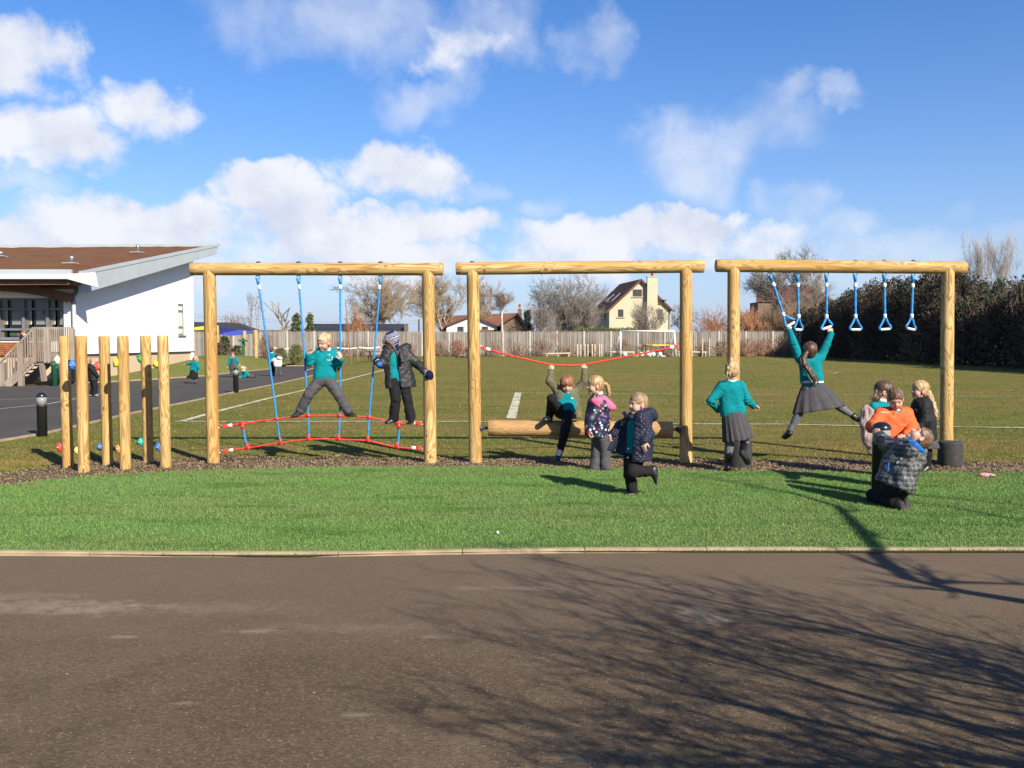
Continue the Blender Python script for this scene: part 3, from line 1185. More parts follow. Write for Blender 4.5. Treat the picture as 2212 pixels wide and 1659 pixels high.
# keep clear of the path
px_ = np.array([q.x for q in pn]); py_ = np.array([q.y for q in pn])
o_ = np.argsort(py_)
m_ &= X > np.interp(Y, py_[o_], px_[o_]) + 0.05
for pts, w in LINES:     # painted turf is worn short
    for a, b in zip(pts, pts[1:]):
        a, b = G(*a), G(*b)
        d = np.array((b.x - a.x, b.y - a.y)); L2 = max(float(d @ d), 1e-6)
        t = np.clip(((X - a.x) * d[0] + (Y - a.y) * d[1]) / L2, 0, 1)
        m_ &= np.hypot(X - a.x - d[0] * t, Y - a.y - d[1] * t) > w * 0.5 + 0.012
blades('grass_blades', X[m_], Y[m_], 0.0, 0.019, 0.010, MAT['grass_blade'], 5)
n_ = 36000
X = r_.uniform(-8.6, 8.6, n_)
lo, hi = in_band(X, tb, mb2)
Y = lo + (hi - lo) * r_.uniform(-0.03, 1.08, n_)
a = r_.uniform(0, 2 * np.pi, n_)
L_ = r_.uniform(0.006, 0.018, n_)
w_ = r_.uniform(0.003, 0.006, n_)
tz = r_.uniform(-0.006, 0.012, n_)
d1 = np.stack([np.cos(a) * L_, np.sin(a) * L_, tz], 1)
d2 = np.stack([-np.sin(a) * w_, np.cos(a) * w_, r_.uniform(-0.003, 0.003, n_)], 1)
c_ = np.stack([X, Y, np.full(n_, 0.017) + r_.uniform(0, 0.006, n_)], 1)
V_ = np.stack([c_ - d1 - d2, c_ + d1 - d2, c_ + d1 + d2, c_ - d1 + d2], 1).reshape(-1, 3)
o = obj('bark_chips', np_mesh('bark_chips', V_, np.arange(4 * n_).reshape(-1, 4)), MAT['chip'])
o['kind'] = 'stuff'

# ------------------------------------------------------------------ school building on the left
WY = 32.5                                   # plane of the classroom wall
X0, X1 = -30.0, P(159, 800, WY).x           # it runs from outside the picture to this corner
BR = P(420, 773, 42.0)                      # far corner of the white end wall
ZB = P(159, 766, WY).z                      # foot of the white render
bld = thing('school_building', 'single storey white rendered school building with a sloping brown sedum roof', 'building', (X1, WY, 0))

A3 = Vector((X1, WY, 0))
B3 = Vector((BR.x, 42.0, 0))
nrm_ = Vector(((B3 - A3).y, -(B3 - A3).x, 0)).normalized()
# roof corner points
RF = P(213, 621, 32.9)                      # front lower corner of the verge
RFt = P(204, 583, 32.9)
RB = P(466, 545, 42.6)
RBt = P(464, 532, 42.6)
YE = 31.0                                   # front edge of the eave


def roof_z(x, y):
    """top of the roof at (x,y)"""
    t = (y - 32.9) / (42.6 - 32.9)
    return RFt.z + (RBt.z - RFt.z) * t + (x - RFt.x) * 0.006


# end wall: white render, its top following the roof, with the slot window cut as four pieces round the opening
wu0, wu1, wv0, wv1 = 385.5, 398.5, 656.5, 724.0


def on_gable(u, v):
    d = ray(u, v)
    o_ = Vector((0, 0, EYE))
    t = (A3 - o_).dot(nrm_) / d.dot(nrm_)
    return o_ + d * t


w00, w10 = on_gable(wu0, wv1), on_gable(wu1, wv1)
w01 = on_gable(wu0, wv0)
s0, s1 = (w00 - A3).dot((B3 - A3).normalized()), (w10 - A3).dot((B3 - A3).normalized())
zl, zh = w00.z, w01.z
gd = (B3 - A3).normalized()
gl = (B3 - A3).length
inn = -nrm_ * 0.32


def gpt(s, z):
    q = A3 + gd * s
    return Vector((q.x, q.y, z))


def gtop(s):
    q = A3 + gd * s
    return roof_z(q.x, q.y) - 0.34


mb = MB()
mb.prism([gpt(0, ZB), gpt(s0, ZB), gpt(s0, gtop(s0)), gpt(0, gtop(0))], inn)
mb.prism([gpt(s1, ZB), gpt(gl, ZB), gpt(gl, gtop(gl)), gpt(s1, gtop(s1))], inn)
mb.prism([gpt(s0, ZB), gpt(s1, ZB), gpt(s1, zl), gpt(s0, zl)], inn)
mb.prism([gpt(s0, zh), gpt(s1, zh), gpt(s1, gtop(s1)), gpt(s0, gtop(s0))], inn)
mb.build('end_wall', MAT['white_render'], bld)
mb = MB()
off_ = -nrm_ * 0.04
mb.prism([gpt(0.04, -0.3) + off_, gpt(gl - 0.03, -0.3) + off_, gpt(gl - 0.03, ZB - 0.003) + off_, gpt(0.04, ZB - 0.003) + off_], inn * 0.8)
mb.build('plinth', MAT['plinth'], bld)
mb = MB()
mb.prism([gpt(0, ZB - 0.035) + nrm_ * 0.03, gpt(gl, ZB - 0.035) + nrm_ * 0.03, gpt(gl, ZB + 0.012) + nrm_ * 0.03, gpt(0, ZB + 0.012) + nrm_ * 0.03], -nrm_ * 0.028)
mb.build('bellcast_bead', MAT['dark_steel'], bld)
# slot window
mb = MB()
fr = 0.07
i0 = -nrm_ * 0.03
hz = zh - zl
for (a, b, c, d) in ((s0, s0 + fr, zl, zh), (s1 - fr, s1, zl, zh), (s0 + fr, s1 - fr, zl, zl + fr), (s0 + fr, s1 - fr, zh - fr, zh),
                     (s0 + fr, s1 - fr, zl + hz * 0.22, zl + hz * 0.22 + fr * 1.3), (s0 + fr, s1 - fr, zl + hz * 0.74, zl + hz * 0.74 + fr * 1.3)):
    mb.prism([gpt(a, c) + i0, gpt(b, c) + i0, gpt(b, d) + i0, gpt(a, d) + i0], -nrm_ * 0.08)
sw = mb.build('window', MAT['slate_frame'], bld)
for (c, d, m_) in ((zl + fr, zl + hz * 0.22, 'blind_light'), (zl + hz * 0.22 + fr * 1.3, zl + hz * 0.74, 'blind_light'), (zl + hz * 0.74 + fr * 1.3, zh - fr, 'blind_light')):
    MB().prism([gpt(s0 + fr, c) + i0 * 1.5, gpt(s1 - fr, c) + i0 * 1.5, gpt(s1 - fr, d) + i0 * 1.5, gpt(s0 + fr, d) + i0 * 1.5], -nrm_ * 0.02).build('pane', MAT[m_], sw)
MB().prism([gpt(s0 - 0.05, zl - 0.06) + nrm_ * 0.06, gpt(s1 + 0.08, zl - 0.06) + nrm_ * 0.06, gpt(s1 + 0.08, zl - 0.005) + nrm_ * 0.06, gpt(s0 - 0.05, zl - 0.005) + nrm_ * 0.06], -nrm_ * 0.2).build('sill', MAT['slate_frame'], sw)

# classroom wall with the window band
uL = -200
wl = P(uL, 700, WY).x


def fw(u, v, dy=0.0):
    q = P(u, v, WY)
    return Vector((q.x, WY + dy, q.z))


wxR = fw(147.5, 700).x
zt, zb_ = fw(0, 643.5).z, fw(0, 732).z
ztop = roof_z(X1, WY) - 0.45
mb = MB()
mb.prism([(X0, WY, zt), (X1 - 0.003, WY, zt), (X1 - 0.003, WY, ztop), (X0, WY, ztop)], (0, 0.3, 0))
mb.prism([(wxR, WY, zb_), (X1 - 0.003, WY, zb_), (X1 - 0.003, WY, zt), (wxR, WY, zt)], (0, 0.3, 0))
mb.prism([(X0, WY, ZB), (X1 - 0.003, WY, ZB), (X1 - 0.003, WY, zb_), (X0, WY, zb_)], (0, 0.3, 0))
mb.build('classroom_wall', MAT['white_render'], bld)
MB().box(((X0 + X1) / 2 - 0.01, WY + 0.2, ZB / 2 - 0.15), (X1 - X0 - 0.1, 0.28, ZB + 0.29)).build('plinth', MAT['plinth'], bld)
win = MB()
mull = [-103, -50, -4, 49, 101, 144.5]
for u in mull:
    x = fw(u, 700).x
    win.box((x, WY + 0.10, (zt + zb_) / 2), (0.10, 0.12, zt - zb_))
for v in (645, 667.5, 711.5, 731):
    win.box(((X0 + wxR) / 2, WY + 0.11, fw(0, v).z), (wxR - X0, 0.10, 0.075))
wn_ = win.build('window', MAT['slate_frame'], bld)
for u in mull[:-1]:
    x = fw(u, 700).x + 0.085
    MB().box((x, WY + 0.155, (zt + zb_) / 2 - 0.2), (0.07, 0.03, zt - zb_ - 0.5)).build('timber_reveal', MAT['timber_reveal'], wn_)
bays = list(zip(mull[:-1], mull[1:]))
for (a, b) in bays:
    xa, xb = fw(a, 0).x + 0.05, fw(b, 0).x - 0.05
    MB().box(((xa + xb) / 2 + 0.03, WY + 0.19, (fw(0, 647).z + fw(0, 700).z) / 2), (xb - xa - 0.06, 0.02, fw(0, 647).z - fw(0, 700).z)).build('roller_blind', MAT['blind'], wn_)
    MB().box(((xa + xb) / 2 + 0.03, WY + 0.185, fw(0, 699.6).z), (xb - xa - 0.06, 0.03, 0.035)).build('blind_bar', MAT['white_plastic'], wn_)
    for (va, vb) in ((646.2, 666.3), (668.7, 710.3), (712.7, 730)):
        MB().box(((xa + xb) / 2, WY + 0.13, (fw(0, va).z + fw(0, vb).z) / 2), (xb - xa, 0.008, fw(0, va).z - fw(0, vb).z)).build('pane', MAT['clear_pane'], wn_)
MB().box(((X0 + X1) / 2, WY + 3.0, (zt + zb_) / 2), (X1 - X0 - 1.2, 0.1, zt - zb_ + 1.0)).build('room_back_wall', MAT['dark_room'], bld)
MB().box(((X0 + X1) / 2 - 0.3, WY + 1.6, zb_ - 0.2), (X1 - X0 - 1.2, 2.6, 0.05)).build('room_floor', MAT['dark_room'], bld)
MB().box((fw(75.5, 0).x, WY + 0.172, fw(75.5, 674).z), (0.17, 0.012, 0.18)).build('green_paper_disc', MAT['green_plastic'], wn_)
# board leaning inside the last bay
MB().prism([fw(132, 708, .145), fw(143, 708, .145), fw(143, 681, .145), fw(130.5, 681, .145)], (0, 0.03, 0)).build('timber_board', MAT['timber_reveal'], wn_)
# sill band and cedar boards below the window
MB().box(((X0 + X1) / 2 - 0.3, WY - 0.03, fw(0, 733.2).z), (X1 - X0 - 0.4, 0.055, 0.05)).build('window_sill', MAT['slate_frame'], bld)
zc0, zc1 = fw(0, 739).z, fw(0, 768).z
nb = 7
for k_ in range(nb):
    z1_ = zc0 + (zc1 - zc0) * k_ / nb
    h_ = (zc0 - zc1) / nb - 0.018
    MB().box(((X0 + fw(92, 0).x) / 2, WY - 0.035 - 0.004 * (k_ % 2), z1_ - h_ / 2), (fw(92, 0).x - X0, 0.05, h_)).build('cladding_board', MAT['cedar'], bld)
# crates on the sill inside
for (u, m_, w_) in ((13, 'green_plastic', 0.26), (30, 'orange_plastic', 0.42), (43.5, 'blind_light', 0.14)):
    c = fw(u, 727, 0.55)
    MB().add([(c.x + sx * w_ * t, c.y + sy * 0.16 * t, c.z + z) for z, t in ((-0.10, 0.42), (0.12, 0.5)) for sx, sy in ((-1, -1), (1, -1), (1, 1), (-1, 1))],
             [(3, 2, 1, 0), (0, 1, 5, 4), (1, 2, 6, 5), (2, 3, 7, 6), (3, 0, 4, 7), (4, 5, 6, 7)]).build('storage_tub', MAT[m_], bld)

# roof: sedum slab, ridge flashing, vents, fascias, soffit
xl = X0
yb = 42.9
mb = MB()
t_ = 0.16


def rp(x, y, dz=0.0):
    return Vector((x, y, roof_z(x, y) + dz))


xr_f, xr_b = RFt.x - 0.10, RBt.x - 0.10
rows = []
for j in range(15):
    y = YE + 0.25 + (yb - YE - 0.45) * j / 14
    row = []
    for i in range(40):
        xr = xr_f + (xr_b - xr_f) * (y - 32.9) / (42.6 - 32.9)
        x = xl + (xr - xl) * i / 39
        row.append(rp(x, y, -0.03 + 0.03 * random.random()))
    rows.append(row)
mb.add([q for r in rows for q in r], [(j * 40 + i, j * 40 + i + 1, (j + 1) * 40 + i + 1, (j + 1) * 40 + i) for j in range(14) for i in range(39)], True)
mb.build('sedum_roof', MAT['sedum'], bld)
# roof deck below the sedum
mb = MB()
mb.prism([rp(xl, YE + 0.2, -0.06), rp(xr_f, YE + 0.2, -0.06), rp(xr_f, YE + 0.2, -0.30), rp(xl, YE + 0.2, -0.30)], rp(xr_b, yb, 0) - rp(xr_b, YE + 0.2, 0))
mb.build('roof_deck', MAT['soffit'], bld)
# verge fascia: two stepped bands along the sloping edge
verge_a, verge_b = Vector((RFt.x, YE + 0.9, roof_z(RFt.x, YE + 0.9))), Vector((RBt.x, yb, roof_z(RBt.x, yb)))
vd = (verge_b - verge_a).normalized()
for k_, (z0_, z1_, ox) in enumerate(((0.06, -0.055, 0.02), (-0.075, -0.40, 0.0))):
    mb = MB()
    a = verge_a + Vector((ox, 0, 0))
    b = verge_b + Vector((ox, 0, 0)) + vd * (0.35 if k_ == 0 else 0.0)
    fall = 0.16 * (1 - k_)
    mb.add([a + Vector((0, 0, z0_)), a + Vector((0, 0, z1_ - (0.30 if k_ else 0))), b + Vector((0, 0, z1_)), b + Vector((0, 0, z0_)),
            a + Vector((-0.12, 0, z0_)), a + Vector((-0.12, 0, z1_ - (0.30 if k_ else 0))), b + Vector((-0.12, 0, z1_)), b + Vector((-0.12, 0, z0_))],
           [(0, 1, 2, 3), (7, 6, 5, 4), (0, 4, 5, 1), (1, 5, 6, 2), (2, 6, 7, 3), (3, 7, 4, 0)])
    mb.build('verge_fascia', MAT['fascia'], bld)
# soffit of the verge and brackets
mb = MB()
a0, b0 = verge_a + Vector((-0.10, 0.3, -0.42)), verge_b + Vector((-0.10, 0, -0.36))
mb.prism([a0, b0, b0 + Vector((-1.6, 0, -0.01)), a0 + Vector((-1.6, 0, -0.01))], (0, 0, 0.03))
mb.build('verge_soffit', MAT['fascia'], bld)
for t in (0.22, 0.42, 0.62, 0.82, 0.99):
    q = a0.lerp(b0, t) + Vector((-0.42, 0, -0.04))
    MB().box(q, (0.8, 0.12, 0.06)).build('bracket', MAT['dark_steel'], bld)
# eave: box gutter, grey flashing above, brown soffit running back to the wall
zE = roof_z(RFt.x, YE)
xe = P(145, 600, YE).x
mb = MB()
zg0, zg1 = P(0, 591.5, YE).z, P(0, 602.5, YE).z
mb.prism([(xl, YE, zg0), (xe, YE, zg0), (xe, YE, zg1), (xl, YE, zg1)], (0, 0.12, 0))
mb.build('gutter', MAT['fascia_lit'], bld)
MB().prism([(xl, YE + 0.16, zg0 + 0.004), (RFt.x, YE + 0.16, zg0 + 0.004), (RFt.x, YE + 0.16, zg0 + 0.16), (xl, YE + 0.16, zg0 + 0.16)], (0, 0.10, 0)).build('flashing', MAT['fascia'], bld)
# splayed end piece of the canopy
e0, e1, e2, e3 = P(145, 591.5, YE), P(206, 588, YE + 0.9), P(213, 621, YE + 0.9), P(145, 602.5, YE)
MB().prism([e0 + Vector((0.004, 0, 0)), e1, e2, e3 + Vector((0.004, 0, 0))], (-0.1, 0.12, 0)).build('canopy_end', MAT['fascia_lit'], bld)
zs = zg1 - 0.02
mb = MB()
mb.prism([(xl, YE + 0.13, zs), (xe, YE + 0.13, zs), (RFt.x - 0.02, YE + 1.05, e2.z + 0.06), (RFt.x - 0.2, WY - 0.01, e2.z - 0.02), (xl, WY - 0.01, zs - 0.28)], (0, 0, 0.05))
mb.build('soffit', MAT['soffit'], bld)
# curved timber beam end and downpipe
mb = MB()
xd = P(157, 640, WY - 0.3).x
pth = []
for k_ in range(8):
    t = k_ / 7
    pth.append(Vector((xd - 2.6 + 2.6 * t, WY - 0.35, P(120, 613, WY - .3).z - 0.10 - 0.42 * t ** 1.8)))
for a, b in zip(pth, pth[1:]):
    mb.bar(a, b, 0.22, 0.30)
mb.build('eave_beam', MAT['soffit'], bld)
zz = lambda v: P(160, v, WY - 0.2).z
xdp = P(160.5, 700, WY - 0.2).x
mb = MB()
mb.tube([(xdp + 0.10, WY - 0.25, zz(617)), (xdp + 0.10, WY - 0.22, zz(630)), (xdp - 0.04, WY - 0.2, zz(641)), (xdp - 0.03, WY - 0.2, zz(650))], 0.085, 10)
mb.build('downpipe_shoe', MAT['slate_frame'], bld)
MB().tube([(xdp, WY - 0.2, zz(648)), (xdp, WY - 0.2, 0.1)], 0.065, 10).build('downpipe', MAT['downpipe'], bld)
# vents standing on the sedum
for (u, v, Y, h_) in ((155, 576, 35.2, 0.27), (298, 544.5, 39.6, 0.32), (2, 553, 38.2, 0.2)):
    q = P(u, v, Y)
    q.z = roof_z(q.x, q.y) - 0.02
    v_ = MB().lathe(q, [(0.05, 0), (0.05, h_ * 0.6), (0.085, h_ * 0.62), (0.085, h_), (0.03, h_ * 1.12)], 12).build('roof_vent', MAT['zinc'], bld)
    MB().box(q + Vector((0, 0, 0.02)), (0.5, 0.5, 0.03)).build('vent_flange', MAT['fascia'], v_)
MB().prism([rp(xl, yb - 0.1, -0.1), rp(RBt.x, yb - 0.1, -0.1), rp(RBt.x, yb - 0.1, 0.10), rp(xl, yb - 0.1, 0.10)], (0, 0.25, 0)).build('ridge_flashing', MAT['fascia'], bld)
# rear wall and body so the building is closed behind
MB().prism([gpt(gl - 0.01, 0), Vector((X0, 42.0, 0)), Vector((X0, 42.0, roof_z(X0, 42.0) - 0.35)), gpt(gl - 0.01, gtop(gl))], (0, -0.3, 0)).build('rear_wall', MAT['white_render'], bld)

# ------------------------------------------------------------------ timber deck with stair in front of the classroom
deck = thing('timber_stair', 'silvered timber deck and stair with slatted balustrade against the white school building', 'stair', (-17.5, 30, 0))
DY = 30.4


def dp(u, v, Y=DY):
    return P(u, v, Y)


zrail, zbot = dp(100, 708.5).z, dp(100, 777).z
xa, xb = dp(73, 700).x, dp(158, 700).x
W = MAT['deck_wood']


def bar(name, a, b, w, h, parent=deck):
    return MB().bar(a, b, w, h).build(name, W, parent)


bar('handrail', Vector((xa - 0.05, DY, zrail)), Vector((xb, DY, zrail)), 0.10, 0.06)
bar('deck_beam', Vector((xa - 0.05, DY + 0.04, zbot - 0.05)), Vector((xb, DY + 0.04, zbot - 0.05)), 0.07, 0.2)
bar('bottom_rail', Vector((xa, DY + 0.03, zbot + 0.22)), Vector((xb, DY + 0.03, zbot + 0.22)), 0.05, 0.07)
for u in (74.5, 99, 105, 156.5):
    x = dp(u, 700).x
    bar('newel_post', Vector((x, DY - 0.01, zbot - 0.10)), Vector((x, DY - 0.01, zrail - 0.034)), 0.115, 0.115)
u = 79.0
while u < 155:
    if not any(abs(u - q) < 2.4 for q in (74.5, 99, 105, 156.5)):
        x = dp(u, 700).x
        bar('baluster', Vector((x, DY - 0.065, zbot - 0.06)), Vector((x, DY - 0.065, zrail - 0.034)), 0.024, 0.062, deck)
    u += 4.55
ny = 12
for k_ in range(ny):
    y = DY + 0.1 + (WY - DY - 0.2) * (k_ + .5) / ny
    MB().box(((xa + xb) / 2, y, zbot + 0.06), (xb - xa + 0.1, (WY - DY - 0.2) / ny - 0.012, 0.04)).build('deck_board', W, deck)
# stair: comes down to the left
ra, rb = dp(72, 711, DY), dp(-6, 789, DY - 0.1)
za, zb2 = 1.0, 1.0
bar('stair_handrail', ra, rb, 0.10, 0.06)
sa, sb = dp(74, 781, DY - 0.06), dp(-4, 846, DY - 0.16)
drop = Vector((0, 0, -0.14))
# slope of the string follows the rail
l0, l1 = dp(73, 779), dp(13, 835, DY - 0.1)
bar('stair_string', l0, l1, 0.06, 0.26, deck)
bar('stair_string', l0 + Vector((0, 1.15, 0)), l1 + Vector((0, 1.15, 0)), 0.06, 0.26, deck)
n_ = 13
for k_ in range(n_):
    t = (k_ + 0.7) / (n_ + 0.4)
    top = ra.lerp(rb, t)
    x = top.x
    tt = (x - l0.x) / (l1.x - l0.x)
    bz = l0.z + (l1.z - l0.z) * tt - 0.08
    if tt < 0.99:
        bar('baluster', Vector((x, DY - 0.09, max(bz, 0.02))), Vector((x, DY - 0.09, top.z - 0.02)), 0.024, 0.062, deck)
for (u, vt, vb) in ((6.5, 783, 838), (44, 742, 835)):
    q, q2 = dp(u, vt, DY - 0.03), dp(u, vb, DY - 0.03)
    bar('newel_post', Vector((q.x, DY - 0.03, 0.0)), Vector((q.x, DY - 0.03, q.z)), 0.15, 0.15, deck)
for k_ in range(6):
    q = l0.lerp(l1, (k_ + 0.8) / 6.4)
    MB().box((q.x, DY + 0.57, q.z + 0.06), (0.26, 1.08, 0.04)).build('tread', W, deck)
br0, br1 = dp(90, 784), dp(95.5, 823, DY + 0.1)
bar('brace', br0, br1, 0.14, 0.12, deck)
# green bin post under the deck
gp = thing('green_post', 'dark green metal post standing under the timber deck', 'post', G(118.5, 834.5))
gz = lambda v: P(118, v, gp.location.y).z
MB().lathe(gp.location, [(0.10, 0), (0.10, gz(790)), (0.12, gz(789)), (0.12, gz(784)), (0.10, gz(783))], 14).build('post_body', MAT['green_paint'], gp)
MB().box(gp.location + Vector((0.13, -0.02, gz(792))), (0.10, 0.10, 0.12)).build('spout', MAT['green_paint'], gp)
# earth bed at the foot of the wall
sheet('soil_bed', [G(58, 833), G(150, 829), G(175, 829), G(232, 826.5), P(250, 805, 35.5), Vector((X1 + 0.3, WY, 0)), Vector((X1 - 3, WY, 0))], 0.012, MAT['soil'])

# ------------------------------------------------------------------ boundary fence
FY = 88.0
FX0, FX1 = P(330, 740, FY).x, P(1740, 740, FY).x
FTOP = P(1100, 716, FY).z
fence = thing('board_fence', 'long weathered grey close-board fence across the far side of the field', 'fence', (0, FY, 0))
BAY = 2.55
pm = MB()
ns_ = 24
for k_ in range(ns_):
    x = (k_ + 0.5) * (BAY - 0.12) / ns_ + 0.06
    w_ = (BAY - 0.12) / ns_
    pr = 0.030 * (k_ % 2) + random.uniform(-0.004, 0.004)
    pm.box((x, -pr, FTOP / 2 - 0.02 + random.uniform(-0.012, 0.012)), (w_ * (1.0 if k_ % 2 else 1.05), 0.022, FTOP - 0.06))
panel_me = pm.mesh('fence_panel')
cap_me = MB().box((BAY / 2, -0.01, FTOP + 0.012), (BAY - 0.13, 0.075, 0.035)).mesh('capping_rail')
post_me = MB().box((0, -0.03, FTOP / 2 + 0.01), (0.13, 0.13, FTOP + 0.06)).mesh('fence_post')
for m_, k_ in ((panel_me, 'fence'), (cap_me, 'fence'), (post_me, 'fence_post')):
    m_.materials.append(MAT[k_])
x = FX0
while x < FX1:
    obj('fence_panel', panel_me, None, fence, (x, 0, 0))
    obj('capping_rail', cap_me, None, fence, (x, 0, 0))
    obj('fence_post', post_me, None, fence, (x, 0, 0))
    x += BAY


# ------------------------------------------------------------------ trees
def grow(base, height, seed, spread=0.6, levels=4, trunk_r=0.18, first=0.22, kids=(3, 4), up=0.25, ratio=0.72, twig=0.012, jitter=0.25, trunks=1, droop=0.0, lean=(0, 0), nsub=3):
    """bare crown: returns segment arrays (A,B,RA,RB)"""
    r = np.random.default_rng(seed)
    A, B, RA, RB = [], [], [], []

    def branch(p, d, L, rad_, lev):
        n_ = nsub if lev > 1 else 2
        q = p
        dd = d
        rr = rad_
        rend = max(twig, rad_ * 0.62)
        for i in range(n_):
            dd = dd + r.normal(0, jitter * 0.35, 3) + np.array([0, 0, up * 0.25 - droop * (levels - lev) * 0.06])
            dd = dd / np.linalg.norm(dd)
            q2 = q + dd * L / n_
            r2 = rad_ + (rend - rad_) * (i + 1) / n_
            A.append(q); B.append(q2); RA.append(rr); RB.append(r2)
            # side shoots along the way
            if lev > 0 and lev < levels and i < n_ - 1 and r.random() < 0.75:
                side(q2, dd, L * ratio * r.uniform(0.55, 0.95), r2 * 0.6, lev - 1, r.uniform(0.5, 1.0) * spread * 1.3)
            q, rr = q2, r2
        if lev > 0:
            for k_ in range(r.integers(kids[0], kids[1] + 1)):
                side(q, dd, L * ratio * r.uniform(0.75, 1.15), max(twig, rr * 0.75), lev - 1, spread * r.uniform(0.5, 1.3))

    def side(q, dd, L, rr, lev, ang):
        ax = np.cross(dd, r.normal(0, 1, 3))
        ax /= np.linalg.norm(ax) + 1e-9
        nd = dd * math.cos(ang) + ax * math.sin(ang)
        nd = nd / np.linalg.norm(nd)
        branch(q, nd, L, max(twig, rr), lev)

    tot = sum(ratio ** k_ for k_ in range(levels)) * 0.80
    L0 = height * (1 - first) / tot
    for t in range(trunks):
        p = np.array(base, float)
        d0 = np.array([lean[0] + r.normal(0, 0.05), lean[1] + r.normal(0, 0.05), 1.0])
        if trunks > 1:
            a = 2 * math.pi * (t + r.random() * 0.5) / trunks
            d0 += np.array([math.cos(a), math.sin(a), 0]) * 0.4
        d0 /= np.linalg.norm(d0)
        top = p + d0 * height * first
        A.append(p); B.append(top); RA.append(trunk_r * 1.15); RB.append(trunk_r * 0.9)
        for k_ in range(max(3, kids[1])):
            side(top, d0, L0 * r.uniform(0.8, 1.1), trunk_r * 0.6, levels - 1, spread * r.uniform(0.3, 1.15))
    return [np.array(q) for q in (A, B, RA, RB)]


def bare_tree(name, label, u, vbase, Y, vtop, width, bark, seed, group=None, twigmat=None, cat='tree', fuzz=0, fl=0.06, fr=0.013, **kw):
    base = P(u, vbase, Y)
    base.z = 0.0 if vbase > 740 else base.z
    base.z = 0.0
    top = P(u, vtop, Y).z
    H = top - base.z
    A, B, RA, RB = grow((0, 0, 0), H, seed, **kw)
    # scale the crown to the size it has in the photograph
    zmax = np.percentile(np.concatenate([A[:, 2], B[:, 2]]), 99.7)
    xs = np.concatenate([A[:, 0], B[:, 0]])
    wid = np.percentile(xs, 99) - np.percentile(xs, 1)
    kx = (width / FPX * Y) / wid if width else 1.0
    cx = (np.percentile(xs, 99) + np.percentile(xs, 1)) / 2 if width else 0
    S = np.array([kx, kx, H / zmax])
    A, B = A * S, B * S
    sh = -cx * kx
    for q in (A, B):
        q[:, 0] += sh * np.clip(q[:, 2] / (0.3 * H), 0, 1)
    if fuzz:            # the finest spray of twigs all over the outer crown
        r = np.random.default_rng(seed + 500)
        thin = np.where(RA < kw.get('trunk_r', 0.18) * 0.22)[0]
        pick = r.choice(thin, fuzz)
        d = B[pick] - A[pick]
        d /= np.linalg.norm(d, axis=1, keepdims=True) + 1e-9
        st = A[pick] + (B[pick] - A[pick]) * r.uniform(0, 1, (fuzz, 1))
        dd = d + r.normal(0, 0.5, (fuzz, 3)) + np.array([0, 0, 0.25 - kw.get('droop', 0) * 0.9])
        dd /= np.linalg.norm(dd, axis=1, keepdims=True) + 1e-9
        en = st + dd * H * fl * r.uniform(0.4, 1.2, (fuzz, 1))
        A, B = np.concatenate([A, st]), np.concatenate([B, en])
        RA, RB = np.concatenate([RA, np.full(fuzz, fr)]), np.concatenate([RB, np.full(fuzz, fr * 0.55)])
    th_ = RA <= 0.05
    B = np.where(th_[:, None], B + (B - A) * 0.35, B)
    big = RA > (0.05 if kw.get('trunk_r', 0.18) > 0.1 else 0.03)
    t = thing(name, label, cat, base, group)
    for nm, m_, mt in (('trunk', big, bark), ('crown', ~big, twigmat or bark)):
        if m_.any():
            obj(nm, segs_mesh(nm, A[m_], B[m_], RA[m_], RB[m_], nm == 'crown'), MAT[mt], t)
    return t


G1 = 'bare trees beyond the boundary fence'
bare_tree('bare_tree', 'wide bare brown tree seen through the right half of the rope frame', 845, 718, 112, 592, 165, 'bark_willow', 21, G1, spread=0.62, levels=6, trunk_r=0.32, first=0.14, kids=(2, 3), twig=0.016, up=0.3, ratio=0.74, fuzz=11000)
bare_tree('bare_tree', 'tall bare brown tree filling the gap between the first two frames', 962, 718, 116, 588, 135, 'bark_willow', 5, G1, spread=0.5, levels=6, trunk_r=0.30, first=0.16, kids=(2, 3), twig=0.016, up=0.45, ratio=0.74, fuzz=9000)
bare_tree('bare_tree', 'bare brown tree just right of the second frame\'s left post', 1045, 718, 119, 612, 62, 'bark_willow', 8, G1, spread=0.45, levels=5, trunk_r=0.2, first=0.2, kids=(2, 3), twig=0.016, up=0.5, ratio=0.74, fuzz=3500)
bare_tree('bare_tree', 'slender white-barked birch in front of the bungalows', 1086, 718, 104, 627, 42, 'birch', 31, G1, twigmat='twig_brown', spread=0.42, levels=4, trunk_r=0.13, first=0.55, kids=(3, 4), twig=0.010, droop=0.5, ratio=0.7, fuzz=1500)
bare_tree('bare_tree', 'broad round-headed bare grey tree left of the cream house', 1229, 718, 105, 600, 142, 'bark_grey', 14, G1, spread=0.72, levels=6, trunk_r=0.26, first=0.09, kids=(2, 3), twig=0.015, up=0.16, trunks=2, ratio=0.72, fuzz=15000)
bare_tree('bare_tree', 'far bare tree showing above the beam of the third frame', 1700, 720, 98, 546, 165, 'bark_grey', 44, G1, spread=0.6, levels=6, trunk_r=0.28, first=0.25, kids=(2, 3), twig=0.015, up=0.25, fuzz=9000)
bare_tree('bare_tree', 'thin upright bare tree right of the third frame, the nearer its post of two', 2106, 775, 60, 508, 58, 'bark_pale', 51, G1, spread=0.26, levels=5, trunk_r=0.09, first=0.35, kids=(2, 3), twig=0.0065, up=0.9, fuzz=900, fr=0.005, fl=0.10)
bare_tree('bare_tree', 'thin upright bare tree at the far right above the dark hedge', 2159, 775, 58, 512, 52, 'bark_pale', 52, G1, spread=0.26, levels=5, trunk_r=0.09, first=0.35, kids=(2, 3), twig=0.0065, up=0.9, fuzz=900, fr=0.005, fl=0.10)
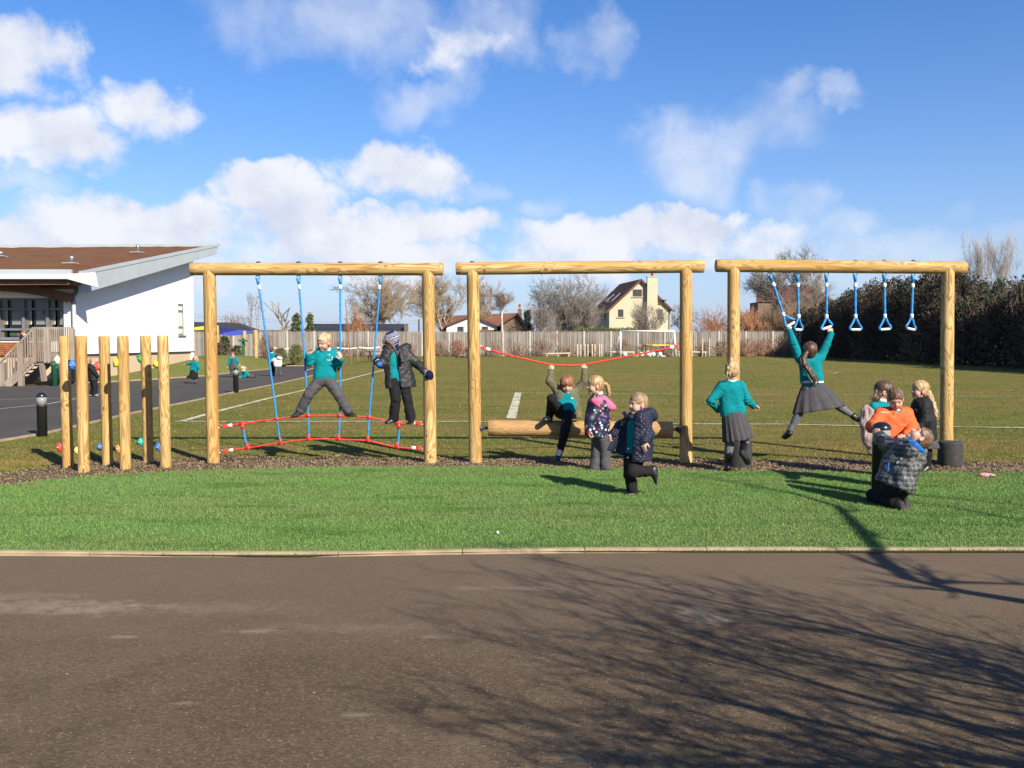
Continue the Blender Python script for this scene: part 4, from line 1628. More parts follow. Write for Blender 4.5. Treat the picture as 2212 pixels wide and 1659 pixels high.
bare_tree('bare_tree', 'pale lopped tree with few bent limbs behind the blue sail', 603, 718, 92, 650, 54, 'bark_pale', 63, G1, spread=0.55, levels=2, trunk_r=0.24, first=0.3, kids=(2, 3), twig=0.05, up=0.5, jitter=0.6)
bare_tree('bare_tree', 'bare young tree with reddish crown left of the cream house hedge', 1160, 718, 118, 655, 60, 'twig_brown', 65, G1, spread=0.6, levels=5, trunk_r=0.14, first=0.2, kids=(2, 3), twig=0.014, fuzz=2500)
bare_tree('bare_tree', 'bare bush-like tree standing against the cream house chimney', 1400, 719, 97, 655, 68, 'bark_grey', 66, G1, spread=0.55, levels=4, trunk_r=0.09, first=0.08, kids=(3, 4), twig=0.011, up=0.5, trunks=3, fuzz=3500)
bare_tree('bare_tree', 'low brown bare bushes right of the cream house', 1545, 719, 100, 668, 95, 'twig_orange', 67, G1, spread=0.7, levels=4, trunk_r=0.09, first=0.08, kids=(3, 4), twig=0.013, up=0.4, trunks=3, fuzz=4000)
bare_tree('bare_tree', 'brown bare thicket beyond the fence at the left post of the rope frame', 505, 720, 110, 680, 78, 'twig_brown', 68, G1, spread=0.7, levels=4, trunk_r=0.10, first=0.08, kids=(3, 4), twig=0.016, up=0.4, trunks=3, fuzz=4000)
bare_tree('bare_tree', 'rust-coloured bare bush beyond the fence over the black roof', 775, 719, 96, 674, 52, 'twig_orange', 69, G1, spread=0.7, levels=4, trunk_r=0.06, first=0.15, kids=(3, 4), twig=0.012, up=0.2, trunks=3, fuzz=2500)
bare_tree('bare_tree', 'grey bare trees far behind the right post of the second frame', 1480, 719, 130, 655, 60, 'bark_grey', 70, G1, spread=0.6, levels=5, trunk_r=0.1, first=0.2, kids=(2, 3), twig=0.016, fuzz=2500)
G2 = 'young trees in the school garden'
bare_tree('sapling', 'thin sapling with a few clinging leaves by the blue sail', 553, 778, 52, 628, 36, 'twig_brown', 71, G2, spread=0.45, levels=4, trunk_r=0.035, first=0.3, kids=(2, 3), twig=0.007, up=0.5)
bare_tree('sapling', 'very thin sapling behind the girl on the ropes', 759, 782, 56, 634, 22, 'twig_brown', 72, G2, spread=0.5, levels=3, trunk_r=0.03, first=0.7, kids=(2, 3), twig=0.006, up=0.2)
bare_tree('sapling', 'twiggy sapling against the fence right of the second frame\'s left post', 1195, 767, 86.5, 706, 40, 'twig_brown', 73, G2, spread=0.5, levels=4, trunk_r=0.05, first=0.25, kids=(2, 3), twig=0.010, up=0.4)


def leaf_quads(C, size, seed, flat=0.0):
    r = np.random.default_rng(seed)
    n_ = len(C)
    a = r.normal(0, 1, (n_, 3)); a /= np.linalg.norm(a, axis=1, keepdims=True)
    b = np.cross(a, r.normal(0, 1, (n_, 3))); b /= np.linalg.norm(b, axis=1, keepdims=True)
    s = (size * r.uniform(0.6, 1.4, n_))[:, None]
    V_ = np.stack([C - a * s, C - b * s * 0.45, C + a * s, C + b * s * 0.45], 1).reshape(-1, 3)
    return V_, np.arange(4 * n_).reshape(-1, 4)


for ob_name, u, v0, v1, Y, n_, du in (('sapling', 553, 632, 690, 52, 70, 15), ('sapling.001', 759, 634, 652, 56, 34, 9)):
    r = np.random.default_rng(int(u))
    C = np.array([P(u + r.normal(0, du * 0.5), r.uniform(v0, v1), Y + r.normal(0, 0.25)) for _ in range(n_)])
    par = bpy.data.objects[ob_name]
    V_, F_ = leaf_quads(C - np.array(par.location), 0.05, int(u))
    obj('leaves', np_mesh('leaves', V_, F_), MAT['dead_leaf'], par)


def bush(name, label, u, Y, vtop, width, seed, leaf=None, twig='twig_brown', nt=260, nl=0, lsize=0.06, group=None, depth=None, x=None, cat='shrub', H=None, tr=0.011, z=0.0, lev=3, tops=0.0, dense=1.0):
    """many-stemmed shrub: stems rising and forking from the ground, with leaves when it has any"""
    r = np.random.default_rng(seed)
    cx = P(u, 740, Y).x if x is None else x
    H = (P(u, vtop, Y).z - z) if H is None else H
    W_ = width / FPX * Y / 2 if width < 400 else width
    D_ = depth if depth else W_ * 0.7
    A, B, RA, RB = [], [], [], []

    def inside(n2):
        t = r.uniform(0, 1, n2)
        a = r.uniform(0, 2 * np.pi, n2)
        rr = np.sqrt(r.uniform(0.02, 1, n2))
        zz_ = r.uniform(0.05, 1, n2) ** 0.8
        prof = np.sqrt(np.clip(1 - ((zz_ - 0.42) / 0.62) ** 2, 0.03, 1))
        lump = 1 + 0.22 * vnoise(np.stack([np.cos(a) * 1.7, np.sin(a) * 1.7, zz_ * 2.5 + seed], 1), seed)
        return np.stack([np.cos(a) * rr * prof * W_ * lump, np.sin(a) * rr * prof * D_ * lump, zz_ * H * (1 + tops * vnoise(np.stack([np.cos(a) * rr * 3, np.sin(a) * rr * 3, a * 0 + seed], 1), seed + 3))], 1)
    tips = inside(nt)
    root = np.stack([tips[:, 0] * 0.25, tips[:, 1] * 0.25, np.zeros(nt)], 1)
    mid = root * 0.35 + tips * 0.65
    mid[:, 2] = tips[:, 2] * r.uniform(0.35, 0.6, nt)
    for (p, q, ra, rb) in ((root, mid, tr * 2.0, tr * 1.3), (mid, tips, tr * 1.3, tr * 0.8)):
        A.append(p); B.append(q); RA.append(np.full(nt, ra)); RB.append(np.full(nt, rb))
    for k_ in range(lev):
        d = tips - mid
        L = np.linalg.norm(d, axis=1, keepdims=True) + 1e-6
        st = mid + d * r.uniform(0.2, 1.0, (nt, 1))
        en = st + (d / L + r.normal(0, 0.55, (nt, 3))) * np.minimum(L, 0.25 * H) * r.uniform(0.4, 1.0, (nt, 1))
        en[:, 2] = np.maximum(en[:, 2], 0.03)
        A.append(st); B.append(en); RA.append(np.full(nt, tr)); RB.append(np.full(nt, tr * 0.6))
    t = thing(name, label, cat, (cx, Y, z), group)
    if nt:
        obj('stems', segs_mesh('stems', np.concatenate(A), np.concatenate(B), np.concatenate(RA) * 1.2, np.concatenate(RB), True), MAT[twig], t)
    if leaf and nl:
        C = inside(nl)
        # leaves gather in clumps
        cl = vnoise(C * (2.6 / max(0.5, H * 0.35)), seed + 9)
        C = C[cl > -0.35]
        V_, F_ = leaf_quads(C, lsize, seed)
        obj('foliage', np_mesh('foliage', V_, F_), MAT[leaf], t)
    return t


# shrubs in the school garden and along the fence
ORD = 'first second third fourth fifth sixth seventh eighth ninth tenth eleventh twelfth thirteenth fourteenth fifteenth sixteenth seventeenth eighteenth nineteenth twentieth twenty-first twenty-second'.split()
GS = 'shrubs planted along the boundary fence'
bush('evergreen_shrub', 'dark evergreen shrub behind the bank, left of the green sign', 485, 50, 727, 27, 1, 'ever_leaf', nt=60, nl=1500, lsize=0.075, group=GS, z=0.3)
bush('evergreen_shrub', 'low spreading evergreen shrub behind the bank', 478, 49, 752, 40, 2, 'ever_leaf', nt=60, nl=900, lsize=0.06, group=GS, z=0.45, H=0.9)
bush('evergreen_shrub', 'low dark shrub beneath the green sign', 512, 50.5, 755, 36, 3, 'ever_leaf', nt=60, nl=900, lsize=0.06, group=GS, z=0.3, H=0.9)
bush('bare_shrub', 'brown bare shrub between the two garden posts', 574, 53, 722, 40, 4, nt=240, group=GS, z=0.1, tr=0.008)
bush('leafy_shrub', 'olive green willow shrub behind the two hugging children', 606, 56, 752, 36, 5, 'olive_leaf', twig='olive_leaf', nt=300, nl=900, lsize=0.05, group=GS, tr=0.008)
bush('leafy_shrub', 'olive green willow shrub left of the girl on the ropes', 640, 57, 745, 34, 6, 'olive_leaf', twig='olive_leaf', nt=300, nl=900, lsize=0.05, group=GS, tr=0.008)
k0 = 0
for (u, vt, w_, tw, lf) in ((700, 740, 60, 'twig_brown', None), (742, 735, 50, 'twig_brown', None), (785, 738, 55, 'twig_brown', None), (880, 742, 40, 'twig_red', 'twig_red'), (948, 738, 36, 'twig_brown', 'twig_red'),
                            (986, 735, 44, 'twig_red', 'twig_red'), (1018, 745, 40, 'twig_red', 'twig_red'), (1070, 735, 50, 'twig_brown', None), (1120, 738, 55, 'twig_brown', None),
                            (1170, 730, 60, 'twig_brown', None), (1225, 738, 55, 'twig_brown', None), (1280, 736, 50, 'twig_brown', None), (1345, 730, 60, 'twig_brown', None),
                            (1400, 734, 60, 'twig_brown', None), (1445, 738, 50, 'twig_brown', 'twig_red'), (1520, 740, 50, 'twig_brown', 'twig_red'), (1560, 738, 46, 'twig_brown', 'twig_red'),
                            (1612, 732, 60, 'twig_red', 'twig_red'), (1652, 730, 60, 'twig_red', 'twig_red'), (1690, 728, 54, 'twig_brown', 'twig_red')):
    k0 += 1
    bush('bare_shrub', ('russet leafy' if lf else 'thin brown bare') + ' shrub at the foot of the board fence, ' + ORD[k0 - 1] + ' from the left', u, 86.3, vt, w_, 100 + k0, lf, twig=tw, nt=130, nl=260 if lf else 0, lsize=0.08, group='bare shrubs at the foot of the fence', tr=0.011)


def conifer(label, u, Y, vbase, vtop, width, mat, seed, group):
    base = P(u, vbase, Y); base.z = 0
    H = P(u, vtop, Y).z
    W_ = width / FPX * Y / 2
    r = np.random.default_rng(seed)
    t = thing('conifer_tree', label, 'tree', base, group)
    obj('trunk', segs_mesh('trunk', [[0, 0, 0]], [[0, 0, H * 0.97]], [0.12], [0.02]), MAT['bark_dark'], t)
    C = []
    nb_ = 70
    for k_ in range(nb_):
        z = H * (0.08 + 0.9 * (k_ + r.random()) / nb_)
        L = W_ * (1.06 - z / H) ** 1.05 * r.uniform(0.6, 1.35) + 0.08
        a = r.uniform(0, 2 * np.pi)
        m_ = 60
        s = r.uniform(0.1, 1, m_)
        C.append(np.stack([np.cos(a) * L * s + r.normal(0, 0.11, m_), np.sin(a) * L * s + r.normal(0, 0.11, m_), z - 0.22 * L * s ** 2 + 0.3 * L * s + r.normal(0, 0.10, m_)], 1))
    C = np.concatenate(C)
    V_, F_ = leaf_quads(C, 0.12, seed)
    obj('crown', np_mesh('crown', V_, F_), MAT[mat], t)


conifer('light green conifer with drooping boughs beyond the fence', 640, 93, 720, 679, 42, 'conifer_light', 81, 'conifers beyond the fence')
conifer('light green conifer beside the black roof, the right one of the pair', 669, 94, 720, 679, 34, 'conifer_light', 82, 'conifers beyond the fence')
conifer('dark green pointed conifer right of the bungalows', 1139, 103, 720, 672, 30, 'conifer', 83, 'conifers beyond the fence')

for i_, (u, vt, w_) in enumerate(((1180, 655, 60), (1268, 650, 56), (1232, 640, 70))):
    bare_tree('bare_tree', 'low bare growth at the foot of the round-headed tree, ' + ('left', 'right', 'middle')[i_] + ' clump', u, 719, 101 + i_, vt, w_, 'bark_grey', 450 + i_, G1, spread=0.75, levels=4, trunk_r=0.08, first=0.05, kids=(3, 4), twig=0.012, up=0.3, trunks=3, fuzz=2500)
for i_, (u, vt, w_, m_) in enumerate(((1608, 668, 70, 'twig_orange'), (1650, 660, 80, 'twig_brown'), (1700, 655, 90, 'twig_brown'), (1748, 650, 90, 'twig_brown'), (1790, 642, 80, 'bark_grey'))):
    bare_tree('bare_tree', 'dense brown bare thicket behind the fence before the half-hidden house, ' + ORD[i_] + ' from the left', u, 719, 94 + i_ % 2, vt, w_, m_, 400 + i_, G1, spread=0.7, levels=4, trunk_r=0.09, first=0.06, kids=(3, 4), twig=0.012, up=0.4, trunks=3, fuzz=3500)

# clipped green hedge in front of the cream house
hd = thing('clipped_hedge', 'clipped green hedge along the front of the cream house', 'hedge', (P(1306, 712, 93).x, 93, 0))
r = np.random.default_rng(91)
xa_, xb_ = P(1238, 712, 93).x, P(1376, 712, 93).x
zt_ = P(1300, 709, 93).z
C = np.stack([r.uniform(xa_, xb_, 9000), 93 + r.uniform(-0.7, 0.7, 9000), zt_ * r.uniform(0.4, 1.0, 9000) + r.normal(0, 0.05, 9000)], 1)
V_, F_ = leaf_quads(C - np.array(hd.location), 0.085, 92)
obj('foliage', np_mesh('foliage', V_, F_), MAT['olive_leaf'], hd)
MB().box(((xa_ + xb_) / 2, 93, zt_ / 2 - 0.05), (xb_ - xa_ - 0.3, 0.9, zt_ - 0.2)).build('inner_growth', MAT['ever_leaf'], hd)

# tall dark hedgerow down the right side of the field
HG = 'overgrown shrubs of the tall hedgerow on the right'
prof = [(36, 4.6), (45, 4.9), (56, 4.9), (64, 6.0), (74, 6.3), (79, 5.4), (86, 4.9), (94, 4.4)]


def hedge_shrub(y, x, H, seed, evergreen, nth):
    r = np.random.default_rng(seed)
    W_, D_ = 2.7, 2.1
    t = thing('hedgerow_shrub', ('dark evergreen' if evergreen else 'tangled dark brown') + ' shrub of the tall right-hand hedgerow, ' + nth + ' counting from the board fence', 'shrub', (x, y, 0), HG)

    def pts(n2, skin=0.0):
        a = r.uniform(0, 2 * np.pi, n2)
        zz_ = r.uniform(0, 1, n2) ** 0.9
        rr = np.sqrt(r.uniform(skin, 1, n2))
        prof_ = np.sqrt(np.clip(1 - (np.clip(zz_ - 0.45, 0, 1) / 0.58) ** 2, 0.02, 1))
        lump = 1 + 0.25 * vnoise(np.stack([np.cos(a) * 2.0 + seed, np.sin(a) * 2.0, zz_ * 3.0], 1), seed)
        top = H * (1 + 0.12 * vnoise(np.stack([np.cos(a) * rr * 2.2 + seed, np.sin(a) * rr * 2.2, a * 0], 1), seed + 5))
        return np.stack([np.cos(a) * rr * prof_ * W_ * lump, np.sin(a) * rr * prof_ * D_ * lump, zz_ * top], 1)
    n2 = 950
    tips = pts(n2, 0.25)
    st = tips * np.array([0.75, 0.75, 0.72])
    A, B = [st], [tips]
    for k_ in range(3):
        s0_ = st + (tips - st) * r.uniform(0.2, 1, (n2, 1))
        A.append(s0_)
        B.append(s0_ + r.normal(0, 0.26, (n2, 3)) + np.array([0, 0, 0.18]))
    A, B = np.concatenate(A), np.concatenate(B)
    A[:, 2] = np.maximum(A[:, 2], 0.02); B[:, 2] = np.maximum(B[:, 2], 0.02)
    n3 = len(A)
    obj('stems', segs_mesh('stems', A, B, np.full(n3, 0.020), np.full(n3, 0.009), True), MAT['hedge_twig' if seed % 3 else 'twig_brown'], t)
    C = pts(5200 if not evergreen else 6500)
    cl = vnoise(C * 0.9, seed + 9)
    C = C[(cl > -0.45) | (C[:, 2] < 0.45 * H)]
    V_, F_ = leaf_quads(C, 0.108, seed)
    obj('foliage', np_mesh('foliage', V_, F_), MAT['conifer' if evergreen else 'hedge_leaf'], t)


hy, k0 = 33.0, 0
while hy < 93:
    h_ = float(np.interp(hy, [a for a, b in prof], [b for a, b in prof]))
    k0 += 1
    hedge_shrub(hy, 29.2 + random.uniform(-0.5, 0.5) - max(0, 52 - hy) * 0.10, h_ * random.uniform(0.92, 1.04), 300 + k0, k0 in (4, 9, 13, 17), ORD[max(0, 21 - k0)])
    hy += 2.9


# ------------------------------------------------------------------ houses beyond the fence
def tiles(name, p00, p10, p11, p01, nu, nv, mat, parent, th=0.05):
    """roof slope from eave (p00-p10) to ridge (p01-p11) laid with overlapping courses"""
    mb = MB()
    nn = (p10 - p00).cross(p01 - p00).normalized()
    if nn.z < 0:
        nn = -nn
    for j in range(nv):
        a, b = j / nv, (j + 1.08) / nv
        for i in range(nu):
            c, d = i / nu, (i + 0.94) / nu

            def at(s, t):
                return p00.lerp(p10, s).lerp(p01.lerp(p11, s), min(t, 1.0))
            lift = th * (1.0 + 0.25 * random.random())
            q = [at(c, a) + nn * lift, at(d, a) + nn * lift, at(d, b) + nn * 0.012, at(c, b) + nn * 0.012]
            q0 = [at(c, a), at(d, a)]
            mb.add(q + q0, [(0, 1, 2, 3), (4, 5, 1, 0), (4, 0, 3), (1, 5, 2)])
    mb.add([p00, p10, p11, p01], [(0, 1, 2, 3)])
    o = mb.build(name, MAT[mat], parent)
    o['kind'] = 'stuff'
    return o


def gable_house(label, A, B, back, z_eave, z_apex, ax, wall, roof, parent_name='house', overhang=0.35, ntile=(16, 12), z0=0.0):
    """gable end from ground corner A to B, ax = share along it of the apex, back = vector to the far end"""
    t = thing(parent_name, label, 'house', (A + B) / 2 + back / 2)
    A, B = Vector(A), Vector(B)
    ap = A.lerp(B, ax)
    up = lambda q, z: Vector((q.x, q.y, z))
    mb = MB()
    f0 = [up(A, z0), up(B, z0), up(B, z_eave), up(ap, z_apex), up(A, z_eave)]
    mb.prism(f0, back)
    mb.build('wall', MAT[wall], t)
    d = (B - A).normalized()
    sl = (z_apex - z_eave) / (ap - A).length
    sr = (z_apex - z_eave) / (B - ap).length
    bk = back.normalized()
    f_, k_ = -bk * overhang, back + bk * overhang
    lo = up(A, z_eave) - d * overhang + Vector((0, 0, -sl * overhang + 0.06))
    hi = up(ap, z_apex + 0.06)
    tiles('roof_slope', lo + k_, lo + f_, hi + f_, hi + k_, ntile[0], ntile[1], roof, t)
    lo2 = up(B, z_eave) + d * overhang + Vector((0, 0, -sr * overhang + 0.06))
    tiles('roof_slope', lo2 + f_, lo2 + k_, hi + k_, hi + f_, ntile[0], ntile[1], roof, t)
    for (l_, nm) in ((lo, 'barge_board'), (lo2, 'barge_board')):
        MB().bar(l_ + f_ - bk * 0.04 + Vector((0, 0, -0.10)), hi + f_ - bk * 0.04 + Vector((0, 0, -0.10)), 0.05, 0.22).build(nm, MAT['tile_brown'], t)
    return t, d, bk


# cream house
HY = 118.0
hA, hB = P(1316, 712, HY), P(1447.5, 712, HY)
hA.z = hB.z = 0
zE_, zA_ = P(1316, 667, HY).z, P(1382.5, 604, HY).z
hA2 = hA.copy()
hb = Vector((-1.35, 9.5, 0))
house, hd_, hk_ = gable_house('cream rendered house with steep brown tiled roof and tall chimney', hA2, hB, hb, zE_, zA_, 0.507, 'cream_render', 'tile_brown', ntile=(14, 16))


def on_face(u, v, Y=HY):
    return P(u, v, Y)


def house_window(par, u0, u1, v0, v1, Y, frame='tile_brown', cross=True, blind=False, sill=True):
    a, b = P(u0, v1, Y), P(u1, v0, Y)
    w_ = 0.07
    mb = MB()
    y = Y - 0.035
    cx, cz = (a.x + b.x) / 2, (a.z + b.z) / 2
    for (c, s) in (((a.x, y, cz), (w_, 0.06, b.z - a.z + w_)), ((b.x, y, cz), (w_, 0.06, b.z - a.z + w_)), ((cx, y, a.z), (b.x - a.x - w_, 0.06, w_)), ((cx, y, b.z), (b.x - a.x - w_, 0.06, w_))):
        mb.box(c, s)
    if cross:
        mb.box((cx, y, cz), (w_, 0.05, b.z - a.z - w_))
    f = mb.build('window', MAT[frame], par)
    MB().box((cx, Y - 0.018, cz), (b.x - a.x - w_, 0.014, b.z - a.z - w_)).build('pane', MAT['pane'], f)
    if sill:
        MB().box((cx, Y - 0.08, a.z - 0.10), (b.x - a.x + 0.5, 0.12, 0.09)).build('sill', MAT['cream_render'], f)
    return f


house_window(house, 1368, 1386, 626, 640, HY)
house_window(house, 1336, 1346, 669, 684, HY, cross=False)
house_window(house, 1420.5, 1430.8, 668.5, 683.5, HY, cross=False)
c0, c1 = P(1396, 712, HY), P(1418, 712, HY)
cz = P(1400, 599, HY).z
ch = MB().box(((c0.x + c1.x) / 2, HY - 0.36, cz / 2), (c1.x - c0.x, 0.70, cz)).build('chimney', MAT['cream_render'], house)
MB().box(((c0.x + c1.x) / 2, HY - 0.36, cz + 0.06), (c1.x - c0.x + 0.16, 0.86, 0.11)).build('chimney_cap', MAT['cream_render'], ch)
MB().lathe(((c0.x + c1.x) / 2, HY - 0.36, cz + 0.12), [(0.16, 0), (0.14, 0.35), (0.17, 0.36), (0.17, 0.45)], 10).build('chimney_pot', simple('terracotta', (0.50, 0.13, 0.06), 0.8), ch)
# roof lights, side windows, satellite dish, drainpipe
mid_l = (Vector((hA.x, HY, zE_)) + Vector((hA.lerp(hB, .507).x, HY, zA_))) / 2
nr = Vector((-(zA_ - zE_), 0, (hA.lerp(hB, .507).x - hA.x))).normalized()
for s in (0.28, 0.62):
    q = mid_l + hb * s + nr * 0.16 + Vector((-0.35, 0, -0.35))
    rot = Matrix.Rotation(math.atan2(zA_ - zE_, hA.lerp(hB, .507).x - hA.x) * -1, 3, 'Y')
    MB().box(q, (1.5, 0.9, 0.08), rot).build('roof_light', MAT['zinc'], house)
for s in (0.25, 0.5, 0.78):
    q = hA + hb * s
    MB().box((q.x - 0.03, q.y, P(1300, 680, HY + 9.5 * s).z), (0.06, 1.0, 1.3)).build('window', MAT['pane'], house)
q = P(1434, 650, HY)
MB().lathe(q + Vector((0, -0.5, 0)), [(0.05, 0), (0.25, 0.03), (0.38, 0.12)], 14).build('satellite_dish', MAT['dark_steel'], house)
q = P(1447, 700, HY)
MB().tube([(q.x - 0.10, HY - 0.06, zE_ - 0.1), (q.x - 0.10, HY - 0.06, 0.2)], 0.05, 8).build('drainpipe', MAT['tile_brown'], house)

# white bungalow
BY = 112.0
bA, bB = P(964.6, 718, BY), P(1073.7, 718, BY)
bA.z = bB.z = 0
bung, _, _ = gable_house('white gabled bungalow with red-brown roof behind the second frame\'s left post', bA, bB, Vector((0, 9, 0)), P(964, 702, BY).z, P(1018, 680, BY).z, 0.5, 'bungalow_white', 'tile_red', ntile=(10, 8))
house_window(bung, 989, 1001, 706, 717.5, BY, 'tile_brown', False, sill=False)
house_window(bung, 1041.5, 1053.5, 706, 713, BY, 'tile_brown', False, sill=False)
# its long cross roof behind
p00, p10 = P(953, 703, BY + 4), P(1125, 699, BY + 4)
p01, p11 = P(955, 683, BY + 8), P(1118, 676, BY + 8)
tiles('roof_slope', p00, p10, p11, p01, 26, 8, 'tile_red', bung)
MB().prism([p00 - Vector((0, 0, .02)), p10 - Vector((0, 0, .02)), Vector((p10.x, p10.y, 0)), Vector((p00.x, p00.y, 0))], (0, 4, 0)).build('wall', MAT['brick_brown'], bung)
MB().prism([P(1036, 716, BY - 1.2), P(1076, 716, BY - 1.2), P(1076, 712.5, BY - 0.4), P(1036, 712.5, BY - 0.4)], (0, 0.3, 0.02)).build('porch_roof', MAT['tile_red'], bung)
# brown bungalow
cA, cB = P(1082, 718, 108), P(1134, 718, 108)
cA.z = cB.z = 0
b2, _, _ = gable_house('brown brick bungalow gable with a chimney left of the dark conifer', cA, cB, Vector((0, 8, 0)), P(1082, 699, 108).z, P(1117, 677.5, 108).z, 0.67, 'brick_brown', 'tile_red', ntile=(8, 8))
q0, q1 = P(1118.5, 690, 110), P(1127, 667, 110)
chb = MB().box(((q0.x + q1.x) / 2, 110, (q0.z + q1.z) / 2), (q1.x - q0.x, 0.6, q1.z - q0.z)).build('chimney', MAT['brick_brown'], b2)
MB().box(((q0.x + q1.x) / 2, 110, q1.z + 0.06), (q1.x - q0.x + 0.12, 0.75, 0.12)).build('chimney_cap', MAT['cream_render'], chb)
MB().lathe(((q0.x + q1.x) / 2, 110, q1.z + 0.12), [(0.14, 0), (0.12, 0.32), (0.15, 0.34), (0.15, 0.42)], 10).build('chimney_pot', bpy.data.materials['terracotta'], chb)
# black flat building
d0, d1 = P(669, 718, 99), P(876, 718, 99)
zr0, zr1 = P(700, 717, 99).z, P(700, 700, 101.5).z
bk_ = thing('black_shed', 'long low black-roofed shed beyond the fence behind the ropes', 'building', (d0.x, 99, 0))
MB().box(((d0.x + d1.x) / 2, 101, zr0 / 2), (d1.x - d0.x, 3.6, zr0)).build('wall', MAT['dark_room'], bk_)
mb = MB()
nsh = 26
for k_ in range(nsh):
    xa_, xb_ = d0.x + (d1.x - d0.x) * k_ / nsh, d0.x + (d1.x - d0.x) * (k_ + 1) / nsh
    mb.bar(Vector(((xa_ + xb_) / 2, 98.9, zr0)), Vector(((xa_ + xb_) / 2, 101.5, zr1)), xb_ - xa_ - 0.03, 0.06 + 0.02 * (k_ % 2))
mb.build('roof', MAT['black_roof'], bk_)
MB().box((d1.x - 0.05, 100.2, (zr0 + zr1) / 2 - 0.15), (0.12, 2.8, zr1 - zr0 + 0.2)).build('roof_end', MAT['brick_brown'], bk_)
# second dark roof behind the sail
e0, e1 = P(400, 716, 97), P(545, 716, 97)
bk2 = thing('black_shed', 'dark-roofed low building beyond the fence behind the blue sail', 'building', (e0.x, 97, 0))
MB().prism([Vector((e0.x, 97, 0)), Vector((e1.x, 97, 0)), P(545, 712, 97), P(500, 697, 97), P(400, 695, 97)], (0, 3, 0)).build('roof', MAT['black_roof'], bk2)
MB().box((P(590, 714, 98).x, 98, P(590, 713, 98).z / 2), (P(640, 0, 98).x - P(545, 0, 98).x, 2, P(590, 713, 98).z)).build('lean_to', MAT['brick_brown'], bk2)
# red roof behind the hedgerow
g0, g1 = P(1632, 718, 106), P(1790, 718, 106)
g0.z = g1.z = 0
h3 = thing('house', 'brown-roofed house half hidden behind the bare trees at the third frame', 'house', (g0.x, 106, 0))
zz0, zz1 = P(1700, 652, 106).z, P(1700, 616, 110).z
tiles('roof_slope', Vector((g0.x, 106, zz0)), Vector((g1.x, 106, zz0)), Vector((g1.x, 110, zz1)), Vector((g0.x + 1.2, 110, zz1)), 22, 10, 'tile_brown', h3)
MB().box(((g0.x + g1.x) / 2, 108, zz0 / 2), (g1.x - g0.x - 0.6, 3.6, zz0)).build('wall', MAT['brick_brown'], h3)

# overhead wires between two poles far behind
wr = thing('overhead_line', 'thin overhead wires strung beyond the fence at the left', 'wire', (-40, 95, 0))
for dz in (0, 0.25):
    a, b = P(330, 676, 95), P(905, 698.5, 95)
    pth = [a.lerp(b, t / 12) + Vector((0, 0, dz - 0.5 * (1 - (2 * t / 12 - 1) ** 2))) for t in range(13)]
    MB().tube(pth, 0.012, 4).build('wire', MAT['dark_steel'], wr)
for q in (a, b):
    MB().tube([(q.x, q.y, 0), (q.x, q.y, q.z + 0.4)], 0.09, 8).build('pole', MAT['bark_dark'], wr)

# ------------------------------------------------------------------ garden things near the bank
SY = 58.0
sail = thing('sail_shade', 'blue fabric shade sail strung over the garden left of the rope frame', 'shade sail', P(500, 770, SY))
sail.location.z = 0
pts = [P(468, 705, SY), P(470, 722, SY + .5), P(505, 724, SY), P(534, 721.5, SY), P(566, 716, SY + .5), P(520, 716, SY + 2.2)]
me = bpy.data.meshes.new('sail_cloth')
o3 = sail.location
cc = sum(pts, Vector()) / 6 + Vector((0, 0.4, 0.15))
me.from_pydata([tuple(q - o3) for q in pts] + [tuple(cc - o3)] + [tuple(q - o3 + Vector((0, 0, -0.03))) for q in pts + [cc]], [],
               [(i, (i + 1) % 6, 6) for i in range(6)] + [((i + 1) % 6 + 7, i + 7, 13) for i in range(6)] + [(i, i + 7, (i + 1) % 6 + 7, (i + 1) % 6) for i in range(6)])
obj('sail_cloth', me, simple('blue_sail', (0.05, 0.085, 0.42), 0.8), sail)
MB().prism([P(420, 707, SY), P(441, 706.5, SY), P(441, 712, SY), P(420, 713, SY)], (0, 1.6, 0.1)).build('sail_cloth', MAT['yellow'], sail)
for (u, v0, v1) in ((470, 703, 766), (528.5, 715, 771), (553, 713, 778)):
    b = P(u, v1, SY - 9 if u > 500 else SY - 8)
    Yp = b.y
    tpz = P(u, v0, Yp).z
    pt = thing('garden_post', 'round timber post in the school garden ' + {470: 'holding the corner of the blue sail', 528.5: 'carrying the green sign', 553: 'standing bare right of the green sign'}[u], 'post', (b.x, Yp, 0), 'timber posts in the garden')
    log_obj('post_shaft', (b.x, Yp, 0), (b.x, Yp, tpz), 0.095, MAT['pole'], pt, nseg=6, ns=12, seed=int(u))
b = P(520, 766, 49.0)
sg = thing('garden_sign', 'small dark green finger sign on a green post in the garden', 'sign', (b.x, 48.8, 0))
MB().box((P(526, 750, 48.8).x, 48.8, P(526, 745, 48.8).z / 2 + .2), (0.14, 0.06, P(526, 733, 48.8).z)).build('sign_post', MAT['green_paint'], sg)
MB().prism([P(516, 733.5, 48.7), P(535, 734.5, 48.7), P(535, 738, 48.7), P(516, 738, 48.7)], (0, -0.05, 0)).build('sign_board', MAT['green_paint'], sg)

